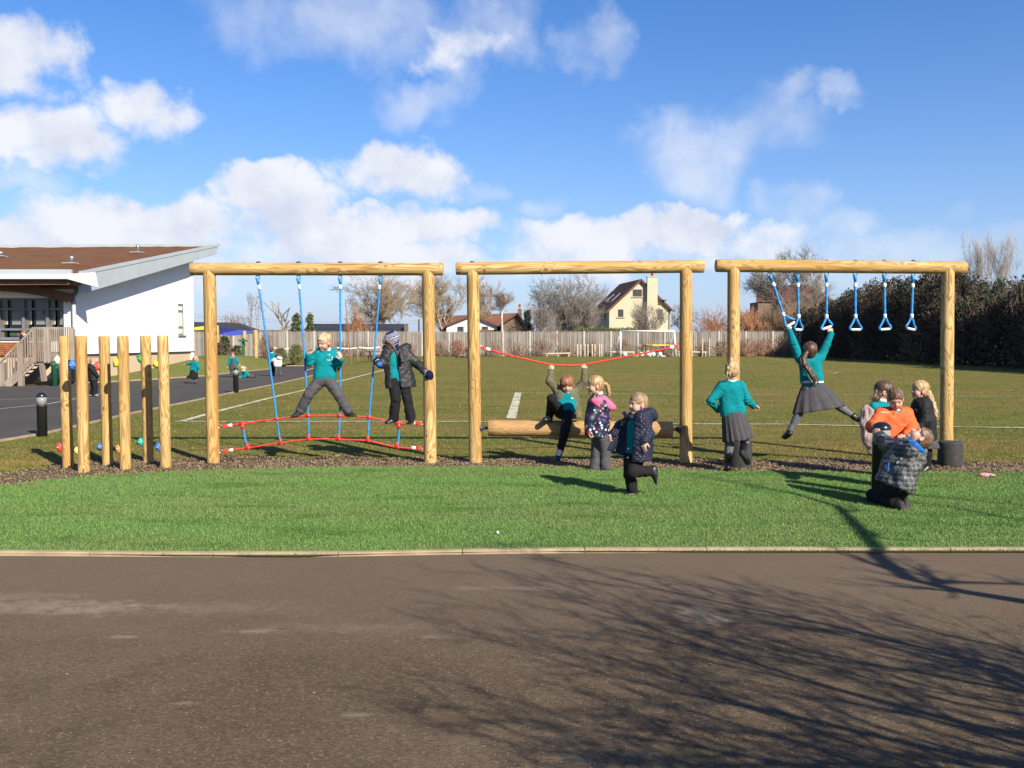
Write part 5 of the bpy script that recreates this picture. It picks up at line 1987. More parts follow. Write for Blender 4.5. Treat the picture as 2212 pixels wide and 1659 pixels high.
# picnic table near the fence
pc = G(818, 782)
pt = thing('picnic_table', 'dark timber picnic table before the fence, behind the boy in the hat', 'table', pc)
DW = simple('dark_timber', (0.055, 0.04, 0.03), 0.8)
k = 1.0
for (dy, z, w_) in ((0, 0.74, 0.72), (-0.72, 0.44, 0.26), (0.72, 0.44, 0.26)):
    nn_ = 5 if w_ > 0.5 else 2
    for i in range(nn_):
        MB().box(pc + Vector((0, dy - w_ / 2 + w_ * (i + .5) / nn_, z)), (1.75, w_ / nn_ - 0.012, 0.04)).build('plank', DW, pt)
for sx in (-0.62, 0.62):
    for s in (-1, 1):
        MB().bar(pc + Vector((sx, s * 0.75, 0)), pc + Vector((sx, s * 0.2, 0.72)), 0.05, 0.10, (0, 1, 0)).build('leg', DW, pt)
    MB().bar(pc + Vector((sx + 0.055, -0.8, 0.40)), pc + Vector((sx + 0.055, 0.8, 0.40)), 0.05, 0.09).build('cross_bar', DW, pt)

# football goal
GY = 84.0
gl0, gl1 = P(1340.5, 768.5, GY + 1.0), P(1460, 769.5, GY)
gl0.z = gl1.z = 0
gz_ = P(1400, 715, GY).z
goal = thing('football_goal', 'white full-size football goal in front of the board fence', 'goal', (gl0 + gl1) / 2)
W = MAT['white_metal']
g0t, g1t = Vector((P(1344, 0, GY + 1.0).x, GY + 1.0, gz_)), Vector((P(1462, 0, GY).x, GY, gz_))
MB().tube([gl0 + Vector((0, 0, .02)), g0t], 0.085, 10).build('goal_post', W, goal)
MB().tube([gl1 + Vector((0, 0, .02)), g1t], 0.085, 10).build('goal_post', W, goal)
MB().tube([g0t, g1t], 0.085, 10).build('crossbar', W, goal)
bk0, bk1 = gl0 + Vector((-0.35, 1.7, 0.04)), gl1 + Vector((-0.55, 1.8, 0.04))
for (a, b) in ((gl0 + Vector((0, 0, .04)), bk0), (gl1 + Vector((0, 0, .04)), bk1), (bk0, bk1), (bk0, g0t), (bk1, g1t)):
    MB().tube([a, b], 0.045, 8).build('back_stay', W, goal)
# little yellow training goal behind it
yg = thing('training_goal', 'small timber-posted goal with a yellow bar behind the white football goal', 'goal', P(1413, 768, 86))
yg.location.z = 0
ya, yb_ = P(1391, 768, 86), P(1453, 768, 86)
yz = P(1400, 745.5, 86).z
for q in (ya, yb_, ya + Vector((-0.35, 0.3, 0)), yb_ + Vector((0.30, 0.3, 0))):
    log_obj('goal_post', (q.x, q.y, 0), (q.x, q.y, yz + 0.03), 0.06, MAT['old_pole'], yg, nseg=4, ns=8)
MB().bar(Vector((ya.x + .1, 85.95, yz)), Vector((yb_.x - .1, 85.95, yz)), 0.05, 0.11).build('yellow_bar', MAT['yellow'], yg)

# upright posts of a trim trail, benches made of logs
for i, (u, vt) in enumerate(((1247, 744), (1254, 744), (1263, 744), (1269.5, 744), (1279, 743.5), (1284.5, 744), (1294.5, 744), (1299, 743.5))):
    q = P(u, 767, 85.0 + 0.9 * (i % 2))
    t = thing('stepping_post', 'short timber post in the row by the far fence, ' + ('first', 'second', 'third', 'fourth', 'fifth', 'sixth', 'seventh', 'last')[i] + ' from the left', 'post', (q.x, q.y, 0), 'row of timber posts by the fence')
    log_obj('post_shaft', (q.x, q.y, 0), (q.x, q.y, P(u, vt, q.y).z), 0.085, MAT['old_pole'], t, nseg=4, ns=10, seed=i)
for (u0, u1, v, lab) in ((1178, 1232, 764.5, 'low log balance beam left of the row of timber posts'), (1316, 1371, 760.5, 'low log balance beam left of the white goal'), (1463, 1528, 760.5, 'low log balance beam right of the white goal')):
    a, b = P(u0, v, 85.4), P(u1, v - (1.2 if u0 == 1178 else -0.6), 85.4)
    t = thing('balance_beam', lab, 'balance beam', ((a.x + b.x) / 2, 85.4, 0), 'log balance beams by the fence')
    log_obj('beam', a, b, 0.085, MAT['old_pole'], t, nseg=6, ns=10, seed=u0)
    for q in (a.lerp(b, .06), a.lerp(b, .94), a.lerp(b, .5)):
        log_obj('leg', (q.x, q.y + .02, 0), (q.x, q.y + .02, q.z - 0.06), 0.07, MAT['old_pole'], t, nseg=3, ns=8)
for u in (1517, 1532):
    q = P(u, 768, 85.2)
    t = thing('stepping_post', 'taller thin timber post by the fence beyond the middle frame, ' + ('left' if u == 1517 else 'right') + ' of two', 'post', (q.x, q.y, 0), 'row of timber posts by the fence')
    log_obj('post_shaft', (q.x, q.y, 0), (q.x, q.y, P(u, 732, q.y).z), 0.08, MAT['old_pole'], t, nseg=4, ns=10, seed=u)
# white tape rail along the garden
for (u0, u1, v0, v1) in ((476, 524, 751, 753), (590, 634, 751, 752), (728, 772, 750.5, 751), (775, 822, 750, 749.5)):
    a, b = P(u0, v0, 58), P(u1, v1, 58)
    t = thing('tape_rail', 'white tape strung between pegs in the garden ' + {476: 'below the green sign', 590: 'over the olive shrubs', 728: 'behind the girl on the ropes', 775: 'left of the picnic table'}[u0], 'tape', ((a.x + b.x) / 2, 58, 0), 'white tapes in the garden')
    pth = [a.lerp(b, k_ / 8) + Vector((0, 0, -0.06 * math.sin(math.pi * k_ / 8))) for k_ in range(9)]
    mb = MB()
    for p0, p1 in zip(pth, pth[1:]):
        mb.bar(p0, p1, 0.012, 0.07)
    mb.build('tape', MAT['white_plastic'], t)
    for q in (a, b):
        MB().tube([(q.x, q.y, 0), (q.x, q.y, q.z + 0.05)], 0.025, 6).build('peg', MAT['bark_pale'], t)
# dark thing lying on the grass by the fence, small litter on the field
q = G(1000, 772.5)
lt = MB()
for (dx, dz, w_) in ((-0.45, 0.06, 0.5), (0.1, 0.09, 0.6), (0.5, 0.06, 0.4)):
    lt.lathe(q + Vector((dx, 0, 0)), [(w_ * 0.5, 0), (w_ * 0.45, dz), (w_ * 0.2, dz * 1.6)], 10)
o = lt.at('dropped_coat', MAT['black_paint'], q)
tag(o, 'dark coat dropped on the grass before the russet shrubs', 'coat')
for i, (u, v, s_, m_, lab) in enumerate(((1218, 839, 0.05, 'white_plastic', 'white scrap of paper lying on the field behind the red rope'), (1227, 771.5, 0.09, 'orange_plastic', 'small orange ball on the far grass below the timber posts'),
                                       (2077, 988, 0.03, 'white_plastic', 'white speck of litter by the far right bark'), (1075, 1160, 0.012, 'white_plastic', 'tiny white bead on the artificial turf near the kerb'))):
    q = G(u, v)
    if i in (2, 0):
        continue
    o = MB().lathe(q + Vector((0, 0, 0.024 if i == 3 else 0)), [(s_ * 0.5, 0), (s_ * 0.95, s_ * 0.5), (s_, s_), (s_ * 0.8, s_ * 1.6), (s_ * 0.3, s_ * 1.95)], 10).at('ball' if i == 1 else 'bead', MAT[m_], q)
    tag(o, lab, 'ball' if i == 1 else 'bead')
for i, u in enumerate((1350, 1385.5, 1400.5, 1411, 1426)):
    q = P(u, 767.5, 85.3); q.z = 0
    r0 = 0.22 if i != 2 else 0.28
    o = MB().lathe(q, [(r0 * 0.45, 0), (r0 * 0.9, r0 * 0.45), (r0, r0), (r0 * 0.85, r0 * 1.5), (r0 * 0.3, r0 * 1.95)], 12).at('ball', MAT['white_plastic'], q)
    tag(o, 'white ball inside the football goal, ' + ('leftmost', 'second from the left', 'largest and middle', 'fourth from the left', 'rightmost')[i] + ' of five', 'ball', 'white balls in the goal')

# ------------------------------------------------------------------ trim trail frames
PY = G(1100, 1001.5).y                # plane of the three frames
Z0 = Vector((0, 0, 0))


def pp(u, v, dy=0.0):
    return P(u, v, PY + dy)


def bolt_heads(us, v, par):
    for u in us:
        q = pp(u, v)
        MB().lathe(q, [(0.03, -0.004), (0.03, 0.006), (0.018, 0.016)], 8).build('bolt_head', MAT['dark_steel'], par)


def goalpost_frame(label, uL, uR, v0, v1, uA, uB, vA, vB, seed, cat):
    """beam from (uL,v0) to (uR,v1); posts uA=(top,bottom), uB"""
    fr = thing('play_frame', label, cat, (pp((uL + uR) / 2, 1001).x, PY, 0), 'timber play frames')
    a, b = pp(uL, v0), pp(uR, v1)
    log_obj('beam', a, b, 0.0765, MAT['pole'], fr, nseg=24, ns=36, seed=seed)
    for k_, (uu, vv) in enumerate(((uA, vA), (uB, vB))):
        t = (uu[0] - uL) / (uR - uL)
        top = a.lerp(b, t)
        bot = pp(uu[1], vv)
        bot.z = -0.25
        log_obj('post', bot, top, 0.0755, MAT['pole'], fr, nseg=22, ns=36, seed=seed + 5 + k_, wob=0.014, taper=-0.03)
    return fr, a, b


def rope(name, path, r, mat, par, sub=5):
    """laid rope: three strands twisting along the path"""
    pts = []
    P_ = [Vector(q) for q in path]
    n_ = len(P_)
    for i in range(n_ - 1):
        p0, p1, p2, p3 = P_[max(i - 1, 0)], P_[i], P_[i + 1], P_[min(i + 2, n_ - 1)]
        m_ = max(2, int((p2 - p1).length / 0.022))
        for k_ in range(m_):
            t = k_ / m_
            pts.append(0.5 * ((2 * p1) + (p2 - p0) * t + (2 * p0 - 5 * p1 + 4 * p2 - p3) * t * t + (3 * p1 - p0 - 3 * p2 + p3) * t ** 3))
    pts.append(P_[-1])
    return MB().tube(pts, r, 9, twist=60.0, lobes=3, lamp=0.16).build(name, MAT[mat], par)


def ferrule(q, d, par, r=0.019, L=0.055):
    d = d.normalized()
    return MB().tube([q - d * L / 2, q - d * L * 0.42, q + d * L * 0.42, q + d * L / 2], [r * 0.8, r, r, r * 0.8], 10).build('ferrule', MAT['white_plastic'], par)


def eye_top(q, par, rp_=None):
    """steel eye under the beam"""
    MB().torus(q + Vector((0, 0, -0.024)), 0.022, 0.006, (0, 1, 0), 14, 6).build('eye_bolt', MAT['steel'], par)


# --- rope bridge frame
F1, a1, b1 = goalpost_frame('left timber play frame with blue and red rope bridge', 412, 957, 581, 581.5, (452, 461), (925, 930), 1000, 999, 1, 'play frame')
bolt_heads((558, 645, 735, 822), 567.6, F1)
upper = [(478, 921.5), (524, 915.5), (598, 905), (666, 898), (734, 898), (797.5, 901.5), (861, 914), (912, 914)]
lower = [(480, 975), (535, 967.5), (602, 957.5), (665.5, 949), (730.5, 949), (794, 952.5), (858, 966), (913, 968)]
ropes = [((557, 597), (606, 957)), ((645, 597), (667, 949)), ((735, 597), (731.5, 949)), ((821.5, 597), (795, 952))]
rope('foot_rope', [pp(u, v) for (u, v) in upper], 0.0102, 'red_rope', F1)
rope('foot_rope', [pp(u, v) for (u, v) in lower], 0.0102, 'red_rope', F1)
for pts in (upper, lower):
    for s in (0, -1):
        e = pp(*pts[s])
        nx = pp(*pts[1 if s == 0 else -2])
        d = (nx - e).normalized()
        ferrule(e + d * 0.11, d, F1, 0.021, 0.05)
        # spliced loop and shackle into the post
        MB().tube([e, e + d * 0.04 + Vector((0, 0, 0.016)), e + d * 0.09], 0.011, 8).build('rope_loop', MAT['red_rope'], F1)
        MB().tube([e, e + d * 0.04 - Vector((0, 0, 0.016)), e + d * 0.09], 0.011, 8).build('rope_loop', MAT['red_rope'], F1)
        MB().torus(e - d * 0.012, 0.022, 0.006, (0, 1, 0)).build('shackle', MAT['steel'], F1)


def connector(q, par, tee=True):
    mb = MB()
    mb.tube([q - Vector((0.034, 0, 0)), q + Vector((0.034, 0, 0))], [0.017, 0.017], 12)
    mb.tube([q + Vector((0, 0, -0.018)), q + Vector((0, 0, 0.060 if tee else 0.024))], [0.021, 0.0165], 12)
    mb.build('rope_connector', MAT['red_plastic'], par)


for k_, ((u0, v0), (u1, v1)) in enumerate(ropes):
    top, bot = pp(u0, v0), pp(u1, v1)
    um, vm = upper[k_ + 2]
    mid = pp(um, vm)
    rope('hanging_rope', [top + Vector((0, 0, -0.05)), top.lerp(mid, 0.5) + Vector((0.004, 0, 0)), mid, bot], 0.0112, 'blue_rope', F1)
    eye_top(top + Vector((0, 0, 0.012)), F1)
    MB().tube([top + Vector((-0.006, 0, -0.02)), top + Vector((0.006, 0, -0.10))], [0.026, 0.015], 8).build('rope_splice', MAT['blue_rope'], F1)
    ferrule(top.lerp(mid, 0.075), mid - top, F1)
    connector(mid, F1, False)
    connector(bot, F1)
for (i, j) in ((1, 1), (6, 6)):
    q0, q1 = pp(*upper[i]), pp(*lower[j])
    mdl = (q0 + q1) / 2 + Vector((0.012 if i == 6 else -0.008, 0, 0))
    rope('short_rope', [q0, mdl, q1], 0.0125, 'blue_rope', F1)
    connector(q1, F1)
    mb = MB()
    mb.tube([q0 - Vector((0.04, 0, 0)), q0 + Vector((0.04, 0, 0))], 0.021, 12)
    mb.tube([q0, q0 + Vector((0, 0, -0.07))], [0.024, 0.019], 12)
    mb.build('rope_connector', MAT['red_plastic'], F1)

# --- rolling log frame
F2, a2, b2_ = goalpost_frame('middle timber play frame with rolling log and slack red rope', 985, 1520, 580.5, 575.5, (1021, 1027.5), (1482, 1482), 1001, 1004, 31, 'play frame')
bolt_heads((1020, 1481), 567.0, F2)
ql, qr = pp(1054.5, 924.6), pp(1452, 928)
log_obj('rolling_log', ql, qr, 0.099, MAT['roller'], F2, nseg=20, ns=40, bevel=0.004, wob=0.004, seed=77)
for (a, b) in ((ql, pp(1036, 924.6)), (qr, pp(1470, 927))):
    d = (b - a).normalized()
    MB().tube([a - d * 0.02, b], 0.016, 10).build('axle', MAT['dark_steel'], F2)
    MB().tube([b - d * 0.055, b - d * 0.03, b - d * 0.03, b], [0.03, 0.03, 0.05, 0.05], 14).build('bearing', MAT['dark_steel'], F2)
    MB().box(b + d * 0.012, (0.014, 0.09, 0.15)).build('bearing_plate', MAT['dark_steel'], F2)
RR = [(1039.5, 750.5), (1100, 767), (1150, 779), (1190, 787.5), (1210, 789), (1240, 789.5), (1262, 787.5), (1300, 780.5), (1380, 765), (1466, 747.5)]
rope('grab_rope', [pp(u, v) for (u, v) in RR], 0.0112, 'red_rope', F2)
for s in (0, -1):
    e, nx = pp(*RR[s]), pp(*RR[1 if s == 0 else -2])
    d = (nx - e).normalized()
    ferrule(e + d * 0.085, d, F2, 0.022, 0.055)
    for q in (1, -1):
        MB().tube([e, e + d * 0.03 + Vector((0, 0, 0.016 * q)), e + d * 0.07], 0.011, 8).build('rope_loop', MAT['red_rope'], F2)
    MB().torus(e - d * 0.012, 0.022, 0.006, (0, 1, 0)).build('shackle', MAT['steel'], F2)

# --- trapeze frame
F3, a3, b3 = goalpost_frame('right timber play frame with six blue hanging trapeze handles', 1546, 2085.5, 574, 578.5, (1585, 1584), (2047.5, 2044.5), 1006, 1003, 61, 'play frame')
bolt_heads((1722, 1785, 1848, 1910, 1973), 564.3, F3)
TR = [  # top, ferrule, left and right ends of the handle
    ((1663, 590), (1692, 679), (1699.5, 706), (1717, 695.5)), ((1723, 590), (1725.3, 683), (1718, 712), (1731.5, 712.5)), ((1785.5, 590), (1785.5, 683.5), (1776, 711.5), (1795, 705)),
    ((1847.5, 590), (1848, 683), (1838, 712), (1858.5, 712)), ((1910.5, 590), (1911.5, 682.5), (1902, 712), (1922, 710.5)), ((1972.5, 591), (1969.5, 682.5), (1959.5, 709), (1975.5, 712.5))]
for k_, (tp, fe, hl, hr) in enumerate(TR):
    top, fq = pp(*tp), pp(*fe)
    l_, r_2 = pp(hl[0], hl[1], -0.02 if k_ else -0.06), pp(hr[0], hr[1], 0.02)
    eye_top(top + Vector((0, 0, 0.012)), F3)
    MB().tube([top + Vector((-0.004, 0, -0.02)), top + (fq - top).normalized() * 0.10], [0.028, 0.016], 8).build('rope_splice', MAT['blue_rope'], F3)
    d = (fq - top).normalized()
    ferrule(top + d * 0.145, d, F3, 0.021, 0.05)
    rope('hanging_rope', [top + d * 0.05, top.lerp(fq, 0.5), fq], 0.0145, 'blue_rope', F3)
    ferrule(fq, d, F3, 0.021, 0.05)
    sag = (l_ - r_2).normalized() * 0.016
    rope('handle_rope', [fq, fq.lerp(l_, 0.5) + sag * 0.4, l_ + sag + Vector((0, 0, 0.02)), l_], 0.0135, 'blue_rope', F3)
    rope('handle_rope', [fq, fq.lerp(r_2, 0.5) - sag * 0.4, r_2 - sag + Vector((0, 0, 0.02)), r_2], 0.0135, 'blue_rope', F3)
    MB().tube([l_, l_.lerp(r_2, .1), l_.lerp(r_2, .9), r_2], [0.013, 0.0155, 0.0155, 0.013], 12).build('handle_bar', MAT['white_plastic'], F3)

# rubber stepping stumps beside its posts
for (u, v, lab) in ((2063, 1011, 'black rubber stepping stump at the right post of the trapeze frame'), (1604, 1014, 'black rubber stepping stump beside the blonde girl in wellies')):
    q = G(u, v)
    q.y += 0.13
    h_ = P(u, 953.5, q.y).z
    st = thing('rubber_stump', lab, 'stump', q, 'rubber stepping stumps')
    MB().lathe(q, [(0.136, -0.05), (0.139, 0.02), (0.139, h_ - 0.02), (0.130, h_), (0.05, h_ + 0.002)], 36).build('stump_body', MAT['rubber'], st)

# climbing posts with coloured holds
CP = [  # top u, v; bottom u, v; diameter px
    (138, 726, 147.5, 1013.5, 23), (174.5, 725.5, 181.5, 1023, 24.5), (224.5, 725.5, 233, 1007, 22.5), (265, 725.5, 271.5, 1018, 23.5), (314, 725, 321, 1001.5, 22), (351.5, 724.5, 358, 1014, 23)]
HOLDS = {0: [(127, 779, (0.78, 0.72, 0.55), 10.5), (130, 966, (0.75, 0.06, 0.05), 8)], 1: [(158, 789, (0.03, 0.16, 0.62), 9.5), (168, 973.5, (0.82, 0.74, 0.22), 8)],
         2: [(211.5, 791, (0.76, 0.07, 0.06), 8.5), (217, 965, (0.04, 0.18, 0.58), 7)], 3: [(253, 783.5, (0.84, 0.60, 0.02), 9.5), (257.5, 969.5, (0.86, 0.30, 0.05), 8)],
         4: [(303.5, 774.5, (0.05, 0.30, 0.06), 8.5), (304, 954.5, (0.03, 0.45, 0.36), 7.5)], 5: [(338, 787, (0.84, 0.66, 0.03), 8), (343.5, 965.5, (0.04, 0.18, 0.60), 8)]}
CNAMES = ['cream hold above a red one, leftmost of the six', 'blue hold above a pale yellow one', 'red hold above a blue one', 'yellow hold above an orange one', 'green hold above a turquoise one', 'yellow hold above a blue one, nearest the rope frame']


def blob(c, r, seed, mat, name, par, sq=(1, 1, 1)):
    n1, n2 = 14, 20
    V_ = []
    for i in range(n1 + 1):
        th = math.pi * i / n1
        for j in range(n2):
            ph = 2 * math.pi * j / n2
            V_.append((math.sin(th) * math.cos(ph), math.sin(th) * math.sin(ph), math.cos(th)))
    V_ = np.array(V_)
    k_ = 1 + 0.22 * vnoise(V_ * 1.7 + seed * 3.3, seed) + 0.10 * vnoise(V_ * 4.0 + seed, seed + 1)
    VV = V_ * k_[:, None] * r * np.array(sq)
    F_ = [(i * n2 + j, i * n2 + (j + 1) % n2, (i + 1) * n2 + (j + 1) % n2, (i + 1) * n2 + j) for i in range(n1) for j in range(n2)]
    off = wloc(par)
    me = np_mesh(name, VV + np.array(c) - np.array(off), np.array(F_)[:, ::-1], True)
    return obj(name, me, mat, par)


for i, (u0, v0, u1, v1, dpx) in enumerate(CP):
    b = G(u1, v1)
    Yc = b.y + 0.06
    top = P(u0, v0, Yc)
    bot = P(u1, v1, Yc)
    r_c = dpx / FPX * Yc / 2
    bot = bot + (bot - top).normalized() * 0.2
    cp = thing('climbing_post', 'round timber climbing post with a ' + CNAMES[i], 'climbing post', (b.x, Yc, 0), 'climbing posts at the left end')
    log_obj('post_shaft', bot, top, r_c, MAT['pole'], cp, nseg=18, ns=32, bevel=0.012, seed=90 + i, wob=0.008)
    for j, (hu, hv, c_, rp_) in enumerate(HOLDS[i]):
        q = P(hu, hv, Yc - 0.01)
        mt = simple('hold_resin', c_, 0.55, var=0.12, vscale=25, bump=0.4, bscale=140)
        h_o = blob(q, rp_ / FPX * Yc, 7 * i + j, mt, 'climbing_hold', cp, (0.95, 1.0, 1.12))
        MB().lathe(q + Vector((-0.01, -rp_ / FPX * Yc * 0.95, 0)), [(0.011, -0.006), (0.011, 0.006)], 8).build('bolt', MAT['steel'], h_o)


# ------------------------------------------------------------------ bollard lights
def bollard(u, vb, lab, dia=0.148, zt=0.69):
    q = G(u, vb)
    q.y += dia / 2
    t = thing('bollard_light', lab, 'bollard light', q, 'black bollard lights')
    r = dia / 2
    MB().lathe(q, [(r, -0.05), (r, zt - 0.225), (r * 1.08, zt - 0.222), (r * 1.08, zt - 0.20), (r * 0.9, zt - 0.198)], 28).build('column', MAT['black_paint'], t)
    MB().lathe(q, [(r * 0.98, zt - 0.197), (r * 0.98, zt - 0.075), (r * 0.93, zt - 0.075), (r * 0.93, zt - 0.197)], 28).build('lens', MAT['lamp_glass'], t)
    mb = MB()
    for k_ in range(4):
        mb.lathe(q, [(r * 0.60, zt - 0.185 + k_ * 0.028), (r * 0.82, zt - 0.180 + k_ * 0.028), (r * 0.60, zt - 0.177 + k_ * 0.028)], 20)
    mb.build('louvre', MAT['white_plastic'], t)
    MB().lathe(q, [(r * 0.25, zt - 0.195), (r * 0.25, zt - 0.08)], 12).build('lamp', MAT['white_plastic'], t)
    pr = [(r * 1.02, zt - 0.074), (r * 1.1, zt - 0.070)]
    for k_ in range(8):
        a = math.pi / 2 * k_ / 7
        pr.append((max(r * 1.1 * math.cos(a), 0.001), zt - 0.066 + 0.066 * math.sin(a)))
    MB().lathe(q, pr, 28).build('cap', MAT['black_dome'], t)


bollard(86.5, 943.5, 'black bollard light on the grass edge left of the climbing posts')
bollard(508, 848.5, 'black bollard light at the path edge beyond the rope frame', zt=0.72)
bollard(1909, 1077, 'black bollard light on the turf between the orange jacket and the kneeling boy', dia=0.165, zt=0.725)
bollard(731, 802, 'black bollard light far off behind the girl on the ropes')

# pink glove dropped on the turf
q = G(2131, 1033.5)
q.z = 0.03
pg = thing('dropped_glove', 'small pink glove lying on the artificial turf at the far right', 'glove', q)
PK = simple('pink_wool', (0.75, 0.27, 0.33), 0.9)
blob(q + Vector((-0.02, 0, 0.01)), 0.045, 3, PK, 'palm', pg, (1.3, 0.9, 0.5))
for k_ in range(4):
    a = q + Vector((0.02, -0.03 + 0.02 * k_, 0.008))
    MB().tube([a, a + Vector((0.055, 0.004 * k_, 0.004))], [0.010, 0.008], 8).build('finger', PK, pg)

# ------------------------------------------------------------------ bare trees beside and behind the photographer (outside the frame, they cast the branch shadows)
def shadow_to(x, y, z):
    """point at height z whose shadow falls at ground (x,y)"""
    return Vector((x, y, 0)) + SUN_DIR * (z / SUN_DIR.z)


def limb_tree(label, trunk_path, limbs, twigs, seed, bark='bark_grey', tl=1.0):
    """trunk_path: list of (point, radius); limbs: list of lists of (point, radius); twigs: side shoots per metre"""
    r = np.random.default_rng(seed)
    base = trunk_path[0][0]
    t = thing('bare_tree', label, 'tree', (base.x, base.y, 0))
    tr = MB().tube([q for q, _ in trunk_path], [w for _, w in trunk_path], 12)
    tr.build('trunk', MAT[bark], t)
    A, B, RA, RB = [], [], [], []

    def shoot(p, d, L, rr, lev):
        n_ = 4
        q, dd = p, d
        for i in range(n_):
            dd = (dd + Vector(r.normal(0, 0.12, 3)) + Vector((0, 0, 0.05))).normalized()
            q2 = q + dd * (L / n_)
            r1, r2 = rr * (1 - 0.75 * i / n_), rr * (1 - 0.75 * (i + 1) / n_)
            A.append(q); B.append(q2); RA.append(r1); RB.append(r2)
            if lev > 0:
                for s in range(2 if lev > 1 else (2 if r.random() < 0.6 else 1)):
                    nd = (dd + Vector(r.normal(0, 0.55, 3))).normalized()
                    shoot(q2, nd, L * r.uniform(0.35, 0.6), max(0.0036, r2 * 0.65), lev - 1)
            q = q2
    for lb in limbs:
        MB().tube([q for q, _ in lb], [w for _, w in lb], 8).build('limb', MAT[bark], t)
        for (p0, w0), (p1, w1) in zip(lb, lb[1:]):
            d = p1 - p0
            n_ = max(1, int(d.length * twigs))
            for k_ in range(n_):
                f = (k_ + r.random()) / n_
                nd = (d.normalized() * 0.9 + Vector(r.normal(0, 0.5, 3))).normalized()
                shoot(p0.lerp(p1, f), nd, r.uniform(0.5, 1.15) * tl, max(0.0062, (w0 + (w1 - w0) * f) * 0.6), 2)
        shoot(lb[-1][0], (lb[-1][0] - lb[-2][0]).normalized(), 0.9 * tl, lb[-1][1], 2)
    keep = [i for i in range(len(A)) if not any(q.y > 0.3 and abs(q.x) < 0.60 * q.y and q.z < EYE + 0.48 * q.y for q in (A[i], B[i]))]
    A, B, RA, RB = [[L[i] for i in keep] for L in (A, B, RA, RB)]
    obj('crown', segs_mesh('crown', np.array([q - t.location for q in A]), np.array([q - t.location for q in B]), RA, RB), MAT[bark], t)
    return t


def shp(u, v, z):
    g = G(u, v)
    return shadow_to(g.x, g.y, z)


# tree whose fine branches fan over the tarmac
def fan(pts):
    return [(shp(u, v, 1.5 + (z - 2.0) * 0.54), w * 1.0) for (u, v, z, w) in pts]


T1 = shp(2560, 1640, 1.5)
hub = [(shp(2560, 1640, 2.0), 0.05)]
limbs1 = [
    fan([(2560, 1640, 2.0, .035), (2150, 1440, 2.7, .024), (1780, 1350, 3.4, .016), (1500, 1292, 4.0, .010), (1320, 1250, 4.5, .006)]),
    fan([(2560, 1660, 2.0, .035), (2100, 1570, 2.7, .026), (1800, 1490, 3.2, .019), (1520, 1400, 3.8, .012), (1360, 1340, 4.2, .007)]),
    fan([(2560, 1690, 1.9, .035), (2100, 1640, 2.4, .024), (1750, 1560, 2.9, .017), (1450, 1495, 3.4, .010), (1290, 1455, 3.8, .006)]),
    fan([(2500, 1800, 1.7, .035), (1950, 1700, 2.2, .020), (1530, 1620, 2.7, .012), (1340, 1590, 3.0, .007)]),
    fan([(2560, 1640, 2.0, .030), (2250, 1500, 2.6, .018), (2050, 1420, 3.1, .013), (1870, 1385, 3.5, .008)]),
    fan([(2560, 1640, 2.0, .030), (2300, 1450, 2.9, .018), (2150, 1395, 3.4, .012), (2020, 1370, 3.8, .007)]),
    fan([(2560, 1760, 1.8, .034), (2150, 1690, 2.1, .022), (1820, 1650, 2.4, .014), (1560, 1660, 2.7, .008)]),
    fan([(2560, 1600, 2.0, .032), (2220, 1500, 2.5, .020), (1960, 1450, 2.9, .013), (1740, 1420, 3.2, .007)]),
    fan([(2520, 1880, 1.7, .032), (2160, 1790, 2.0, .022), (1900, 1740, 2.2, .014), (1660, 1700, 2.5, .008)]),
    fan([(2560, 1560, 2.1, .030), (2280, 1560, 2.4, .019), (2060, 1520, 2.8, .012), (1880, 1470, 3.1, .007)]),
    fan([(2560, 1670, 1.9, .030), (2200, 1610, 2.4, .018), (1950, 1540, 2.8, .012), (1700, 1500, 3.2, .007)]),
]
b0 = T1.copy()
gb = Vector((b0.x + 0.25, b0.y - 0.2, -0.1))
limb_tree('bare young tree standing beside the camera, out of the picture to the right', [(gb, .05), (gb.lerp(b0, .5) + Vector((.03, 0, 0)), .042), (b0, .036)], limbs1, 8.0, 7, tl=0.70)
# taller tree whose stem and fork lie across the kerb
st0 = shp(2260, 1309, 2.35)
base2 = Vector((st0.x + 0.35, st0.y - 0.1, -0.1))
trunk2 = [(base2, .085), (base2.lerp(st0, .5), .07), (st0, .058)]
limbs2 = [
    [(st0, .056), (shp(2080, 1280, 2.58), .050), (shp(1960, 1252, 2.74), .048), (shp(1895, 1205, 2.91), .046), (shp(1850, 1150, 3.14), .042), (shp(1800, 1098, 3.36), .034), (shp(1700, 1068, 3.64), .022), (shp(1600, 1050, 3.86), .012)],
    [(shp(2000, 1262, 2.66), .030), (shp(2060, 1259, 2.80), .022), (shp(2140, 1261, 2.97), .018), (shp(2260, 1266, 3.14), .012)],
    [(st0 + Vector((0.2, 0, .1)), .035), (shp(2400, 1160, 3.30), .026), (shp(2212, 1131, 3.53), .018), (shp(2060, 1102, 3.70), .014), (shp(1950, 1085, 3.86), .008)],
    [(st0 + Vector((0.2, 0, .1)), .030), (shp(2400, 1120, 3.47), .020), (shp(2200, 1096, 3.70), .013), (shp(2020, 1078, 3.92), .008)],
]
limb_tree('taller bare tree standing to the right of the camera, out of the picture', trunk2, limbs2, 0.10, 9, tl=0.45)

